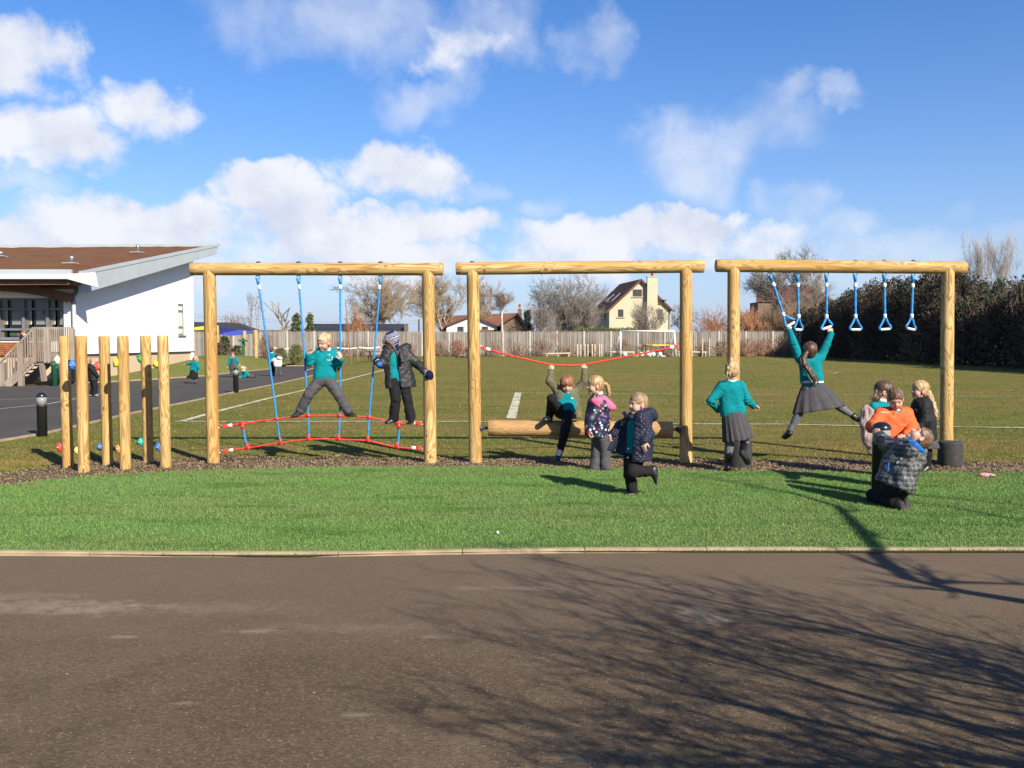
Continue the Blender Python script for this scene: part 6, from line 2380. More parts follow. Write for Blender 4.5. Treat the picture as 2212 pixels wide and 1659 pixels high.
# ------------------------------------------------------------------ figures: implicit surfaces meshed as one skin
class SDF:
    def __init__(self, lo, hi, h):
        self.h = h
        self.lo = np.array(lo, float) - 4 * h
        self.dim = np.ceil((np.array(hi, float) + 4 * h - self.lo) / h).astype(int) + 1
        self.D = np.full(self.dim, 9.0, np.float32)

    def block(self, lo, hi):
        a = np.clip(np.floor((np.array(lo) - self.lo) / self.h).astype(int), 0, self.dim)
        b = np.clip(np.ceil((np.array(hi) - self.lo) / self.h).astype(int) + 1, 0, self.dim)
        if (b <= a).any():
            return None
        sl = tuple(slice(i, j) for i, j in zip(a, b))
        g = [(self.lo[k] + self.h * np.arange(a[k], b[k])).astype(np.float32) for k in range(3)]
        return sl, g[0][:, None, None], g[1][None, :, None], g[2][None, None, :]

    def put(self, sl, d, k, op):
        a = self.D[sl]
        if op == 'u':
            hh = np.clip(0.5 + 0.5 * (a - d) / k, 0, 1)
            self.D[sl] = a * (1 - hh) + d * hh - k * hh * (1 - hh)
        else:                                       # carve d out
            d = -d
            hh = np.clip(0.5 - 0.5 * (a - d) / k, 0, 1)
            self.D[sl] = a * (1 - hh) + d * hh + k * hh * (1 - hh)

    def cap(self, a, b, ra, rb=None, k=0.012, op='u', flat=None):
        rb = ra if rb is None else rb
        a, b = np.array(a, float), np.array(b, float)
        m = max(ra, rb) * (1 if flat is None or flat[1] <= 1 else flat[1]) + k + 2 * self.h
        bl = self.block(np.minimum(a, b) - m, np.maximum(a, b) + m)
        if bl is None:
            return self
        sl, X, Y, Z = bl
        d = b - a
        L2 = max(float(d @ d), 1e-9)
        px, py, pz = X - a[0], Y - a[1], Z - a[2]
        t = np.clip((px * d[0] + py * d[1] + pz * d[2]) / L2, 0, 1)
        qx, qy, qz = px - d[0] * t, py - d[1] * t, pz - d[2] * t
        q2 = qx * qx + qy * qy + qz * qz
        if flat is not None:
            n, f = np.array(flat[0], float), flat[1]
            qn = qx * n[0] + qy * n[1] + qz * n[2]
            q2 = q2 + qn * qn * (1 / (f * f) - 1)
        self.put(sl, np.sqrt(q2) - (ra + (rb - ra) * t), k, op)
        return self

    def chain(self, pts, rs, k=0.012, **kw):
        for i in range(len(pts) - 1):
            self.cap(pts[i], pts[i + 1], rs[i], rs[i + 1], k, **kw)
        return self

    def ell(self, c, r, axes=None, k=0.012, op='u'):
        c = np.array(c, float)
        r = np.array(r, float)
        m = r.max() + k + 2 * self.h
        bl = self.block(c - m, c + m)
        if bl is None:
            return self
        sl, X, Y, Z = bl
        px, py, pz = X - c[0], Y - c[1], Z - c[2]
        ax = axes or ((1, 0, 0), (0, 1, 0), (0, 0, 1))
        k0 = k1 = 0
        for a, rr in zip(ax, r):
            q = px * a[0] + py * a[1] + pz * a[2]
            k0 = k0 + (q / rr) ** 2
            k1 = k1 + (q / (rr * rr)) ** 2
        k0, k1 = np.sqrt(k0), np.sqrt(k1) + 1e-6
        self.put(sl, k0 * (k0 - 1) / k1, k, op)
        return self

    def half(self, p, n, k=0.006, lo=None, hi=None):
        """remove everything on the side n points to"""
        bl = self.block(self.lo if lo is None else lo, self.lo + self.h * self.dim if hi is None else hi)
        sl, X, Y, Z = bl
        n = np.array(n, float)
        n /= np.linalg.norm(n)
        d = -((X - p[0]) * n[0] + (Y - p[1]) * n[1] + (Z - p[2]) * n[2])
        self.put(sl, d, k, 's')
        return self

    def ring(self, c, ax, R_, r, k=0.008, flat=1.0):
        c, ax = np.array(c, float), np.array(ax, float)
        ax /= np.linalg.norm(ax)
        m = R_ + r + k + 2 * self.h
        sl, X, Y, Z = self.block(c - m, c + m)
        px, py, pz = X - c[0], Y - c[1], Z - c[2]
        t = px * ax[0] + py * ax[1] + pz * ax[2]
        rad_ = np.sqrt(np.maximum(px * px + py * py + pz * pz - t * t, 0))
        self.put(sl, np.sqrt((rad_ - R_) ** 2 + (t / flat) ** 2) - r, k, 'u')
        return self

    def val(self, p):
        i = np.round((np.array(p) - self.lo) / self.h).astype(int)
        if (i < 0).any() or (i >= self.dim).any():
            return 9.0
        return float(self.D[tuple(i)])

    def surf(self, p, d, far=0.4):
        """first surface point from p along d"""
        p, d = np.array(p, float), np.array(d, float)
        d /= np.linalg.norm(d)
        t = 0.0
        while t < far:
            if self.val(p + d * t) < 0:
                return Vector(p + d * t)
            t += self.h * 0.4
        return None

    def mesh(self):
        D = self.D
        S = D < 0
        nx, ny, nz = D.shape
        cnt = np.zeros((nx - 1, ny - 1, nz - 1), np.int8)
        for dx in (0, 1):
            for dy in (0, 1):
                for dz in (0, 1):
                    cnt += S[dx:nx - 1 + dx, dy:ny - 1 + dy, dz:nz - 1 + dz]
        act = (cnt > 0) & (cnt < 8)
        idx = np.argwhere(act)
        n = len(idx)
        acc = np.zeros((n, 3))
        num = np.zeros(n)
        for a in ((0, 0, 0), (1, 0, 0), (0, 1, 0), (0, 0, 1), (1, 1, 0), (1, 0, 1), (0, 1, 1)):
            for ax in range(3):
                if a[ax]:
                    continue
                b = list(a)
                b[ax] = 1
                if sum(b) > 3:
                    continue
                ia, ib = idx + np.array(a), idx + np.array(b)
                da = D[ia[:, 0], ia[:, 1], ia[:, 2]]
                db = D[ib[:, 0], ib[:, 1], ib[:, 2]]
                m = (da < 0) != (db < 0)
                t = np.where(m, da / np.where(m, da - db, 1), 0)
                pos = np.array(a, float)[None, :].repeat(n, 0)
                pos[:, ax] += t
                acc[m] += pos[m]
                num[m] += 1
        V = (idx + acc / np.maximum(num, 1)[:, None]) * self.h + self.lo
        vid = np.full(act.shape, -1, np.int64)
        vid[act] = np.arange(n)
        F = []
        for ax in range(3):
            o1, o2 = (ax + 1) % 3, (ax + 2) % 3
            s0 = [slice(None)] * 3
            s1 = [slice(None)] * 3
            s0[ax], s1[ax] = slice(0, -1), slice(1, None)
            ch = np.argwhere(S[tuple(s0)] != S[tuple(s1)])
            ch = ch[(ch[:, o1] > 0) & (ch[:, o2] > 0) & (ch[:, o1] < act.shape[o1]) & (ch[:, o2] < act.shape[o2])]
            ins = S[ch[:, 0], ch[:, 1], ch[:, 2]]

            def g(d1, d2):
                q = ch.copy()
                q[:, o1] -= d1
                q[:, o2] -= d2
                return vid[q[:, 0], q[:, 1], q[:, 2]]
            quad = np.stack([g(1, 1), g(0, 1), g(0, 0), g(1, 0)], 1)
            quad[~ins] = quad[~ins][:, ::-1]
            F.append(quad)
        F = np.concatenate(F)
        F = F[(F >= 0).all(1)]
        return V, F


def vnormals(V, F):
    n = np.cross(V[F[:, 2]] - V[F[:, 0]], V[F[:, 3]] - V[F[:, 1]])
    N = np.zeros_like(V)
    for k in range(4):
        np.add.at(N, F[:, k], n)
    return N / (np.linalg.norm(N, axis=1, keepdims=True) + 1e-12)


def A3v(v):
    return np.array((v[0], v[1], v[2]), float)


# ------------------------------------------------------------------ people materials
def vcol_mat(name, rough=0.5, sss=0.0, spec=0.35, bump=0.0, bscale=300):
    n = NT(name)
    n.set(col=n.attr('Col'), rough=rough, spec=spec)
    if sss:
        n.set(sss=sss)
        n.b.inputs['Subsurface Radius'].default_value = (0.012, 0.005, 0.003)
        n.b.inputs['Subsurface Scale'].default_value = 0.6
    if bump:
        n.set(nrm=n.bump(n.noise(n.coord('Object'), bscale, 3, 0.6), bump, 0.004))
    return n.m


MAT['skin'] = vcol_mat('skin', 0.5, 0.12)
MAT['eye'] = vcol_mat('eye', 0.15)
MAT['knit'] = vcol_mat('patterned_knit', 0.95, 0, 0.1, 0.6, 220)
MAT['badge'] = vcol_mat('badge', 0.8)


def hair_mat(name, a, b):
    n = NT(name)
    v = n.coord('Object')
    f = n.noise(n.vmath('MULTIPLY', v, (95, 60, 22)), 1.0, 4, 0.65, 0.6)
    g = n.noise(v, 16, 3, 0.5)
    c = n.mix(n.map(f, 0.36, 0.64), sc(a, .8), sc(b, 1.15))
    c = n.mix(n.map(g, 0.4, 0.65, 0, 0.65), c, sc(a, 0.7))
    n.set(col=c, rough=0.48, spec=0.4, nrm=n.bump(f, 0.6, 0.006))
    return n.m


HAIR = {
    'blonde': hair_mat('blonde_hair', (0.33, 0.20, 0.09), (0.70, 0.50, 0.27)),
    'pale': hair_mat('pale_blonde_hair', (0.42, 0.29, 0.155), (0.74, 0.57, 0.36)),
    'straw': hair_mat('straw_hair', (0.30, 0.18, 0.08), (0.62, 0.43, 0.22)),
    'ginger': hair_mat('auburn_hair', (0.20, 0.085, 0.035), (0.38, 0.19, 0.085)),
    'sandy': hair_mat('sandy_hair', (0.24, 0.15, 0.08), (0.42, 0.28, 0.16)),
    'brown': hair_mat('brown_hair', (0.055, 0.030, 0.019), (0.135, 0.075, 0.045)),
    'short_brown': hair_mat('short_brown_hair', (0.075, 0.038, 0.023), (0.27, 0.160, 0.098)),
}
TEAL = fabric('teal_sweatshirt', (0.0, 0.215, 0.250), 0.92, 0.10)
GREYT = fabric('grey_trousers', (0.082, 0.080, 0.086), 0.92, 0.12)
GREYS = fabric('grey_skirt', (0.070, 0.068, 0.076), 0.92, 0.12)
BLACKT = fabric('black_trousers', (0.013, 0.013, 0.015), 0.9, 0.2)
TIGHTS = fabric('grey_tights', (0.135, 0.140, 0.165), 0.85, 0.08)
WHITEC = fabric('white_cotton', (0.78, 0.78, 0.80), 0.85, 0.04)
DARKCOAT = fabric('dark_coat', (0.020, 0.021, 0.024), 0.55, 0.10, fold=0.5, spec=0.4)
BLACKCOAT = fabric('black_coat', (0.016, 0.016, 0.018), 0.7, 0.2, fold=0.5)
NAVY = None
KHAKI = fabric('khaki_cord', (0.135, 0.125, 0.075), 0.9, 0.2)
PINK = fabric('pink_fleece', (0.78, 0.145, 0.29), 0.95, 0.08)
PALEPINK = fabric('pale_pink_coat', (0.46, 0.33, 0.31), 0.8, 0.1, fold=0.7)
PINKWHITE = fabric('pale_pink_padded', (0.80, 0.66, 0.67), 0.8, 0.06)
ORANGE = fabric('orange_jacket', (0.80, 0.135, 0.035), 0.65, 0.08, fold=0.6)
LINING = fabric('blue_lining', (0.008, 0.125, 0.46), 0.8, 0.1)
SHOE = simple('black_leather', (0.012, 0.012, 0.014), 0.42, var=0.3, vscale=20)
PATENT = simple('black_rubber_boot', (0.010, 0.010, 0.012), 0.12, var=0.2, vscale=15)
TRAINER = simple('grey_trainer', (0.30, 0.30, 0.32), 0.6, var=0.3, vscale=30)
SOLE = simple('shoe_sole', (0.025, 0.024, 0.024), 0.8)
ZIP = simple('dark_zip', (0.10, 0.012, 0.02), 0.5)
FURM = simple('brown_fur', (0.27, 0.20, 0.145), 0.95, var=0.4, vscale=60, bump=1.0, bscale=160, bdist=0.02)


def polka():
    n = NT('polka_dot_coat')
    v = n.coord('Object')
    vo = n.vor(v, 23.0, rnd=0.85)
    dot = n.map(vo['Distance'], 0.27, 0.31, 1.0, 0.0)
    s = n.sep(vo['Color'])
    pal = n.ramp(s[0], [(0.0, (0.75, 0.76, 0.74)), (0.30, (0.75, 0.08, 0.20)), (0.5, (0.30, 0.42, 0.12)), (0.64, (0.05, 0.32, 0.36)), (0.78, (0.72, 0.70, 0.72)), (0.9, (0.06, 0.16, 0.45))], 'CONSTANT')
    base = n.mix(n.noise(v, 10, 3), (0.010, 0.011, 0.040), (0.018, 0.020, 0.062))
    n.set(col=n.mix(dot, base, pal), rough=0.5, spec=0.4, nrm=n.bump(n.noise(v, 20, 3, 0.6), 0.5, 0.02))
    return n.m


def quilt():
    n = NT('quilted_navy')
    v = n.coord('Object')
    s = n.sep(v)
    a = n.math('ABSOLUTE', n.math('SINE', n.math('MULTIPLY', n.math('ADD', n.math('ADD', s[0], s[1]), s[2]), 62.0)))
    b = n.math('ABSOLUTE', n.math('SINE', n.math('MULTIPLY', n.math('SUBTRACT', n.math('ADD', s[0], s[1]), s[2]), 62.0)))
    h = n.math('MINIMUM', n.math('POWER', a, 0.5), n.math('POWER', b, 0.5))
    n.set(col=n.mix(n.noise(v, 12, 3), (0.009, 0.012, 0.034), (0.016, 0.022, 0.054)), rough=0.6, spec=0.35,
          nrm=n.bump(n.math('ADD', h, n.math('MULTIPLY', n.noise(v, 18, 3), 1.5)), 0.7, 0.012))
    return n.m


def check():
    n = NT('checked_jacket')
    v = n.coord('Object')
    s = n.sep(v)
    xy = n.math('ADD', n.math('MULTIPLY', s[0], 0.8), n.math('MULTIPLY', s[1], 0.6))
    a = n.map(n.math('SINE', n.math('MULTIPLY', xy, 150.0)), -0.1, 0.3)
    b = n.map(n.math('SINE', n.math('MULTIPLY', s[2], 150.0)), -0.1, 0.3)
    c = n.mix(n.math('MULTIPLY', n.math('ADD', a, b), 0.5), (0.022, 0.023, 0.025), (0.150, 0.158, 0.162))
    n.set(col=c, rough=0.5, spec=0.45, nrm=n.bump(n.noise(v, 16, 4, 0.6, 0.6), 0.9, 0.03))
    return n.m


NAVY, POLKA, CHECK = quilt(), polka(), check()


# ------------------------------------------------------------------ a figure
class Kid:
    def __init__(self, label, cr, Y, h=0.0070, s=1.0, group='children playing on the equipment', skin=(0.60, 0.365, 0.275), hair='brown'):
        self.x0, self.y0, self.k = cr
        self.Y, self.h, self.s = Y, h, s
        self.J = {}
        self.label, self.group, self.skin, self.hairm = label, group, np.array(skin), HAIR[hair]
        self.front = True
        self.fwd = Vector((0, -1, 0))
        self.up = Vector((0, 0, 1))

    def p(self, cx, cy, dy=0.0):
        return P((self.x0 + cx / self.k) / 1.47559, (self.y0 + cy / self.k) / 1.47559, self.Y + dy)

    def set(self, **kw):
        for k_, v_ in kw.items():
            self.J[k_] = self.p(*v_)
        return self

    def start(self, fwd, up=(0, 0, 1), front=True):
        self.fwd = Vector(fwd).normalized()
        u_ = Vector(up)
        self.up = (u_ - self.fwd * u_.dot(self.fwd)).normalized()
        self.rt = self.fwd.cross(self.up)
        J = self.J
        self.front = front
        self.hc = (J['hL'] + J['hR']) / 2
        self.sc = (J['sL'] + J['sR']) / 2
        self.lat = (J['sR'] - J['sL']).normalized()
        self.lath = (J['hR'] - J['hL']).normalized()
        self.tup = (self.sc - self.hc).normalized()
        b = self.lat.cross(self.tup)
        self.bf = (b if front else -b).normalized()
        feet = [J[q] for q in ('aL', 'aR') if q in J]
        base = Vector((self.hc.x, self.hc.y, 0))
        self.root = thing('person', self.label, 'person', base, self.group)
        pts = [A3v(q) for q in J.values()]
        self.lo = np.min(pts, 0) - 0.17
        self.hi = np.max(pts, 0) + 0.17
        return self

    def hl(self, x, y, z):
        """head-local to world"""
        k = self.s
        return self.J['head'] + (self.rt * x + self.fwd * y + self.up * z) * k

    @property
    def hax(self):
        return (tuple(self.rt), tuple(self.fwd), tuple(self.up))

    def field(self, keys=None, pad=0.16, h=None, extra=()):
        pts = [A3v(self.J[k_]) for k_ in keys] if keys else [self.lo + .17, self.hi - .17]
        pts += [A3v(e) for e in extra]
        return SDF(np.min(pts, 0) - pad, np.max(pts, 0) + pad, h or max(self.h, 0.008))

    def torso(self, F, g, k=0.035, low=True, top=True, flat=0.86):
        s = self.s
        fl = (tuple(self.bf), flat)
        a = self.hc + self.tup * 0.0
        for sd in (-1, 1):
            F.cap(a + self.lath * (0.042 * s * sd), self.sc + self.lat * (0.052 * s * sd) - self.tup * 0.055 * s, 0.070 * s + g, 0.072 * s + g, k, flat=fl)
        if top:
            F.cap(self.J['sL'], self.J['sR'], 0.040 * s + g, None, k)
            F.cap(self.sc - self.tup * 0.03, self.J['neck'], 0.06 * s + g * 0.8, 0.042 * s + g * 0.6, 0.03)

    def hand(self, F, w, tip, n, thumb, curl=0.4, spread=1.0):
        s = self.s * 1.02
        d = (tip - w).normalized()
        n = Vector(n)
        n = (n - d * n.dot(d)).normalized()
        sd = d.cross(n).normalized() * thumb
        kn = w + d * 0.052 * s
        F.cap(w, w + d * 0.02 * s, 0.0185 * s, 0.019 * s, 0.008, flat=(tuple(n), 0.8))
        for i, (o, L, dz) in enumerate(((0.0215, 0.92, -0.002), (0.0075, 1.0, 0.003), (-0.0070, 0.95, 0.001), (-0.0205, 0.76, -0.005))):
            root = kn + sd * (o * s) + d * dz * s
            F.cap(w + sd * (o * 0.55 * s) + d * 0.006, root, 0.0115 * s, 0.0100 * s, 0.009)
            q = root
            dd = (d + sd * (o * 3.2 * spread)).normalized()
            a = curl * (0.8 + 0.1 * i)
            ax = dd.cross(n).normalized()
            r0 = 0.0074 * s
            for j, ln in enumerate((0.0245, 0.0185, 0.0150)):
                dd = (Matrix.Rotation(a * (0.8 if j == 0 else 1.0), 3, ax) @ dd).normalized()
                q2 = q + dd * (ln * L * s)
                F.cap(q, q2, r0, r0 * 0.90, 0.0025)
                q, r0 = q2, r0 * 0.90
        q = w + d * 0.012 * s + sd * 0.016 * s
        dd = (sd * 0.75 + d * 0.65 + n * (0.25 + 0.3 * min(curl, 1.0))).normalized()
        q1 = q + dd * 0.026 * s
        F.cap(q, q1, 0.0115 * s, 0.0092 * s, 0.006)
        dd = (dd + d * 0.6 + n * 0.5 * min(curl, 1.0)).normalized()
        q2 = q1 + dd * 0.017 * s
        F.cap(q1, q2, 0.0090 * s, 0.0082 * s, 0.003)
        F.cap(q2, q2 + (dd + n * .3 * curl).normalized() * 0.014 * s, 0.0082 * s, 0.0070 * s, 0.003)

    def body(self, hands, feet=True, smile=False):
        """hands: dict side -> (palm normal, thumb sign, curl)"""
        s, J = self.s, self.J
        F = self.field(h=self.h)
        hl, ax = self.hl, self.hax
        F.ell(hl(0, -0.012, 0.030), np.array((0.070, 0.087, 0.076)) * s, ax, 0.02)
        F.ell(hl(0, 0.020, -0.028), np.array((0.057, 0.060, 0.070)) * s, ax, 0.03)
        for sd in (-1, 1):
            F.ell(hl(0.030 * sd, 0.048, -0.036), np.array((0.027, 0.026, 0.028)) * s, ax, 0.02)
        F.ell(hl(0, 0.060, -0.084), np.array((0.022, 0.017, 0.017)) * s, ax, 0.022)
        F.ell(hl(0, 0.064, 0.020), np.array((0.045, 0.014, 0.010)) * s, ax, 0.016)
        for sd in (-1, 1):
            F.ell(hl(0.030 * sd, 0.085, 0.000), np.array((0.017, 0.012, 0.011)) * s, ax, 0.012, 's')
        F.cap(hl(0, 0.072, 0.004), hl(0, 0.088, -0.022), 0.0075 * s, 0.0105 * s, 0.010)
        for sd in (-1, 1):
            F.ell(hl(0.0095 * sd, 0.082, -0.026), np.array((0.0075, 0.008, 0.0065)) * s, ax, 0.006)
        F.ell(hl(0, 0.0745, -0.0505), np.array((0.020, 0.0085, 0.0052)) * s, ax, 0.005)
        F.ell(hl(0, 0.0735, -0.0605), np.array((0.017, 0.0085, 0.0058)) * s, ax, 0.005)
        F.cap(hl(-0.017, 0.083, -0.0555), hl(0.017, 0.083, -0.0555), 0.0022, 0.0022, 0.003, 's')
        for sd in (-1, 1):
            F.ell(hl(0.073 * sd, -0.006, -0.014), np.array((0.0095, 0.019, 0.029)) * s, ax, 0.006)
            F.ell(hl(0.083 * sd, 0.001, -0.013), np.array((0.007, 0.011, 0.018)) * s, ax, 0.004, 's')
        F.cap(J['neck'], hl(0, -0.022, -0.055), 0.040 * s, 0.041 * s, 0.02)
        self.torso(F, -0.012)
        for q in 'LR':
            if 'e' + q in J:
                F.cap(J['s' + q], J['e' + q], 0.032 * s, 0.027 * s, 0.015)
                F.cap(J['e' + q], J['w' + q], 0.026 * s, 0.0205 * s, 0.010)
            if q in hands:
                n_, th, cu = hands[q][:3]
                self.hand(F, J['w' + q], J['t' + q], n_, th, cu)
            if 'k' + q in J:
                F.cap(J['h' + q], J['k' + q], 0.054 * s, 0.034 * s, 0.02)
                F.cap(J['k' + q], J['a' + q], 0.034 * s, 0.024 * s, 0.01)
                F.cap(J['a' + q], J['a' + q].lerp(J['o' + q], .6), 0.024 * s, 0.017 * s, 0.01)
        V, Fc = F.mesh()
        # complexion
        d = V - A3v(J['head'])
        L = np.stack([d @ A3v(self.rt), d @ A3v(self.fwd), d @ A3v(self.up)], 1) / s
        c = np.repeat(self.skin[None, :], len(V), 0)
        c = c * (1 + 0.05 * vnoise(V * 30, 2)[:, None])

        def blend(w, col):
            nonlocal c
            w = np.clip(w, 0, 1)[:, None]
            c = c * (1 - w) + np.array(col) * w
        ax_ = np.abs(L[:, 0])
        blend(0.55 * np.exp(-((ax_ - 0.036) ** 2 + (L[:, 2] + 0.030) ** 2) / 0.018 ** 2) * (L[:, 1] > 0.03), (0.66, 0.26, 0.20))
        blend(0.30 * np.exp(-(L[:, 0] ** 2 + (L[:, 2] + 0.022) ** 2) / 0.012 ** 2) * (L[:, 1] > 0.05), (0.66, 0.28, 0.22))
        blend(0.5 * (ax_ > 0.066) * (np.abs(L[:, 2] + 0.014) < 0.035) * (np.abs(L[:, 1]) < 0.03), (0.66, 0.27, 0.21))
        lip = np.exp(-((L[:, 0] / 0.021) ** 4 + ((L[:, 2] + 0.0555) / 0.0085) ** 4)) * (L[:, 1] > 0.05)
        blend(lip * 0.85, (0.50, 0.15, 0.135))
        if smile:
            blend(np.exp(-((L[:, 0] / 0.015) ** 4 + ((L[:, 2] + 0.0560) / 0.0042) ** 4)) * (L[:, 1] > 0.05), (0.78, 0.72, 0.66))
        else:
            blend(np.exp(-((L[:, 0] / 0.018) ** 4 + ((L[:, 2] + 0.0555) / 0.0022) ** 4)) * (L[:, 1] > 0.05) * 0.8, (0.16, 0.04, 0.04))
        arch = 0.0215 - 0.10 * (ax_ - 0.028) ** 2 / 0.028
        blend(np.exp(-(((ax_ - 0.030) / 0.017) ** 4 + ((L[:, 2] - arch) / 0.0042) ** 4)) * (L[:, 1] > 0.04) * 0.7, (0.22, 0.12, 0.06))
        blend(np.exp(-(((ax_ - 0.030) / 0.0145) ** 4 + ((L[:, 2] - 0.0075) / 0.0028) ** 4)) * (L[:, 1] > 0.04) * 0.75, (0.14, 0.07, 0.045))
        off = A3v(self.root.location)
        me = np_mesh('body', V - off, Fc, True, c)
        b = obj('body', me, MAT['skin'], self.root)
        for sd in (-1, 1):
            self.eye(hl(0.030 * sd, 0.0635, 0.0005), b)
        self.F = F
        return b

    def eye(self, c, parent):
        n1, n2 = 12, 16
        r = 0.0108 * self.s
        V, Cc = [], []
        for i in range(n1 + 1):
            th = math.pi * i / n1
            for j in range(n2):
                ph = 2 * math.pi * j / n2
                q = self.fwd * math.cos(th) + (self.rt * math.cos(ph) + self.up * math.sin(ph)) * math.sin(th)
                V.append(c + q * r - self.root.location)
                Cc.append((0.012, 0.012, 0.014) if th < 0.40 else (0.06, 0.075, 0.085) if th < 0.78 else (0.42, 0.36, 0.33))
        F_ = [(i * n2 + j, i * n2 + (j + 1) % n2, (i + 1) * n2 + (j + 1) % n2, (i + 1) * n2 + j) for i in range(n1) for j in range(n2)]
        obj('eye', np_mesh('eye', np.array([tuple(v) for v in V]), np.array(F_), True, np.array(Cc)), MAT['eye'], self.root)

    def skinpart(self, name, F, mat, wr=0.004, ws=26.0, fine=0.0, stretch=None, parent=None, colors=None, label=None):
        V, Fc = F.mesh()
        if len(Fc) == 0:
            return None
        if wr:
            N = vnormals(V, Fc)
            q = V * (np.array(stretch) if stretch is not None else 1.0)
            nz = vnoise(q * ws + 7.7, 5) + 0.5 * vnoise(q * ws * 2.3, 6)
            # soft creases: sharper valleys than ridges
            nz = 0.6 * nz + 0.7 * (1 - 2 * np.abs(vnoise(q * ws * 0.8 + 3.1, 8)))
            V = V + N * (wr * nz)[:, None]
            if fine:
                V = V + N * (fine * vnoise(q * ws * 5, 9))[:, None]
        c = colors(V) if colors else None
        o = obj(name, np_mesh(name, V - A3v(self.root.location), Fc, True, c), mat, parent or self.root)
        if label:
            o['label'] = label
        return o

    # ---- clothes
    def jumper(self, mat=None, name='jumper', g=0.015, hem=0.0, cuffs=True, arms='LR', wr=0.0036):
        F = self.field([k_ for k_ in self.J if k_[0] in 'sewh' and k_ != 'head'] + ['neck'], 0.15)
        J, s = self.J, self.s
        self.torso(F, g)
        F.half(self.hc - self.tup * (0.02 * s + hem), -self.tup, 0.02)
        for sd in (-1, 1):   # gathered hem
            F.cap(self.hc + self.lath * 0.045 * s * sd - self.tup * hem, self.hc + self.lath * 0.045 * s * sd + self.tup * (0.02 - hem), 0.074 * s + g * 0.4, None, 0.02, flat=(tuple(self.bf), .86))
        F.half(self.hc - self.tup * (0.045 * s + hem), -self.tup, 0.012)
        for q in arms:
            F.cap(J['s' + q], J['e' + q], 0.042 * s + g * 0.7, 0.037 * s + g * 0.6, 0.025)
            F.cap(J['e' + q], J['w' + q], 0.037 * s + g * 0.6, 0.026 * s + g * 0.5, 0.015)
            if cuffs:
                d = (J['e' + q] - J['w' + q]).normalized()
                F.cap(J['w' + q] + d * 0.035, J['w' + q] + d * 0.006, 0.027 * s + g * 0.25, None, 0.008)
        if g > 0.01:
            # the body blouses over its gathered hem; creases run in from the armpits and cross the elbows
            up_ = self.tup * ((0.055 - hem) * s)
            F.cap(self.hc + up_ - self.lath * 0.048 * s, self.hc + up_ + self.lath * 0.048 * s, 0.074 * s + g * 1.15, None, 0.02, flat=(tuple(self.bf), .86))
            rr = random.Random(len(self.label))
            for fb in (-1, 1):
                for q, sd in (('L', -1), ('R', 1)):
                    if q not in arms:
                        continue
                    for j in range(3):
                        t0 = 0.30 + 0.20 * j
                        a_ = self.sc + self.lat * ((0.118 + 0.006 * j) * s * sd) - self.tup * (0.045 + 0.035 * j) * s + self.bf * (0.035 * fb)
                        b_ = self.sc + self.lat * (0.045 * sd * rr.uniform(0.2, 1.3)) * s - self.tup * (0.10 + 0.05 * j) * s + self.bf * ((0.078 * s + g) * fb)
                        F.cap(a_ + self.bf * 0.03 * fb, b_, 0.0085, 0.004, 0.010, 's')
                    e_, s_, w_ = J['e' + q], J['s' + q], J['w' + q]
                    for j in range(3):
                        c_ = e_.lerp(s_ if j < 1 else w_, (0.16, 0.10, 0.30)[j])
                        ax_ = (w_ - s_).normalized()
                        n_ = Vector((rr.uniform(-1, 1), fb * 1.0, rr.uniform(-.6, .6))).normalized()
                        n_ = (n_ - ax_ * n_.dot(ax_)).normalized()
                        t_ = ax_.cross(n_)
                        c_ = c_ + n_ * (0.040 * s + g * 0.5)
                        F.cap(c_ - t_ * 0.035 + ax_ * 0.012, c_ + t_ * 0.035 - ax_ * 0.012, 0.006, 0.006, 0.010, 's')
        F.ell(J['neck'] + Vector((0, 0, 0.05)), (0.045 * s, 0.045 * s, 0.05), None, 0.008, 's')
        self.JF = F
        return self.skinpart(name, F, mat or TEAL, wr, 17)

    def collar(self, mat=None):
        F = self.field(['neck'], 0.12, 0.006)
        s = self.s
        n_ = self.J['neck']
        up = (self.hl(0, -0.02, -0.05) - n_).normalized()
        F.ring(n_ + up * 0.012, up, 0.046 * s, 0.011 * s, 0.004, 1.5)
        for sd in (-1, 1):
            a = n_ + self.bf * 0.046 * s + self.lat * (0.018 * sd) + up * 0.004
            F.cap(a, a + self.lat * 0.028 * sd - self.tup * 0.026 + self.bf * 0.012, 0.016, 0.006, 0.01, flat=(tuple(self.bf), 0.45))
        return self.skinpart('collar', F, mat or WHITEC, 0)

    def trousers(self, mat, g=0.012, flare=0.0, wr=0.006, end=0.0, name='trousers'):
        J, s = self.J, self.s
        F = self.field(['hL', 'hR', 'kL', 'kR', 'aL', 'aR'], 0.16)
        for q in 'LR':
            F.cap(J['h' + q], J['k' + q], 0.064 * s + g, 0.048 * s + g, 0.03)
            d = (J['a' + q] - J['k' + q])
            e = J['a' + q] - d.normalized() * end
            F.cap(J['k' + q], e, 0.048 * s + g, 0.040 * s + g + flare, 0.015)
            F.half(e + d.normalized() * 0.022, d, 0.006, A3v(e) - 0.11, A3v(e) + 0.11)
        fl = (tuple(self.bf), 0.88)
        for sd in (-1, 1):
            F.cap(self.hc + self.lath * 0.038 * s * sd, self.hc + self.lath * 0.038 * s * sd + self.tup * 0.075 * s, 0.074 * s + g * 0.5, 0.060 * s, 0.03, flat=fl)
        F.half(self.hc + self.tup * 0.10 * s, self.tup, 0.01, A3v(self.hc) - 0.13, A3v(self.hc) + np.array((0.13, 0.13, 0.30)))
        return self.skinpart(name, F, mat, wr, 22)

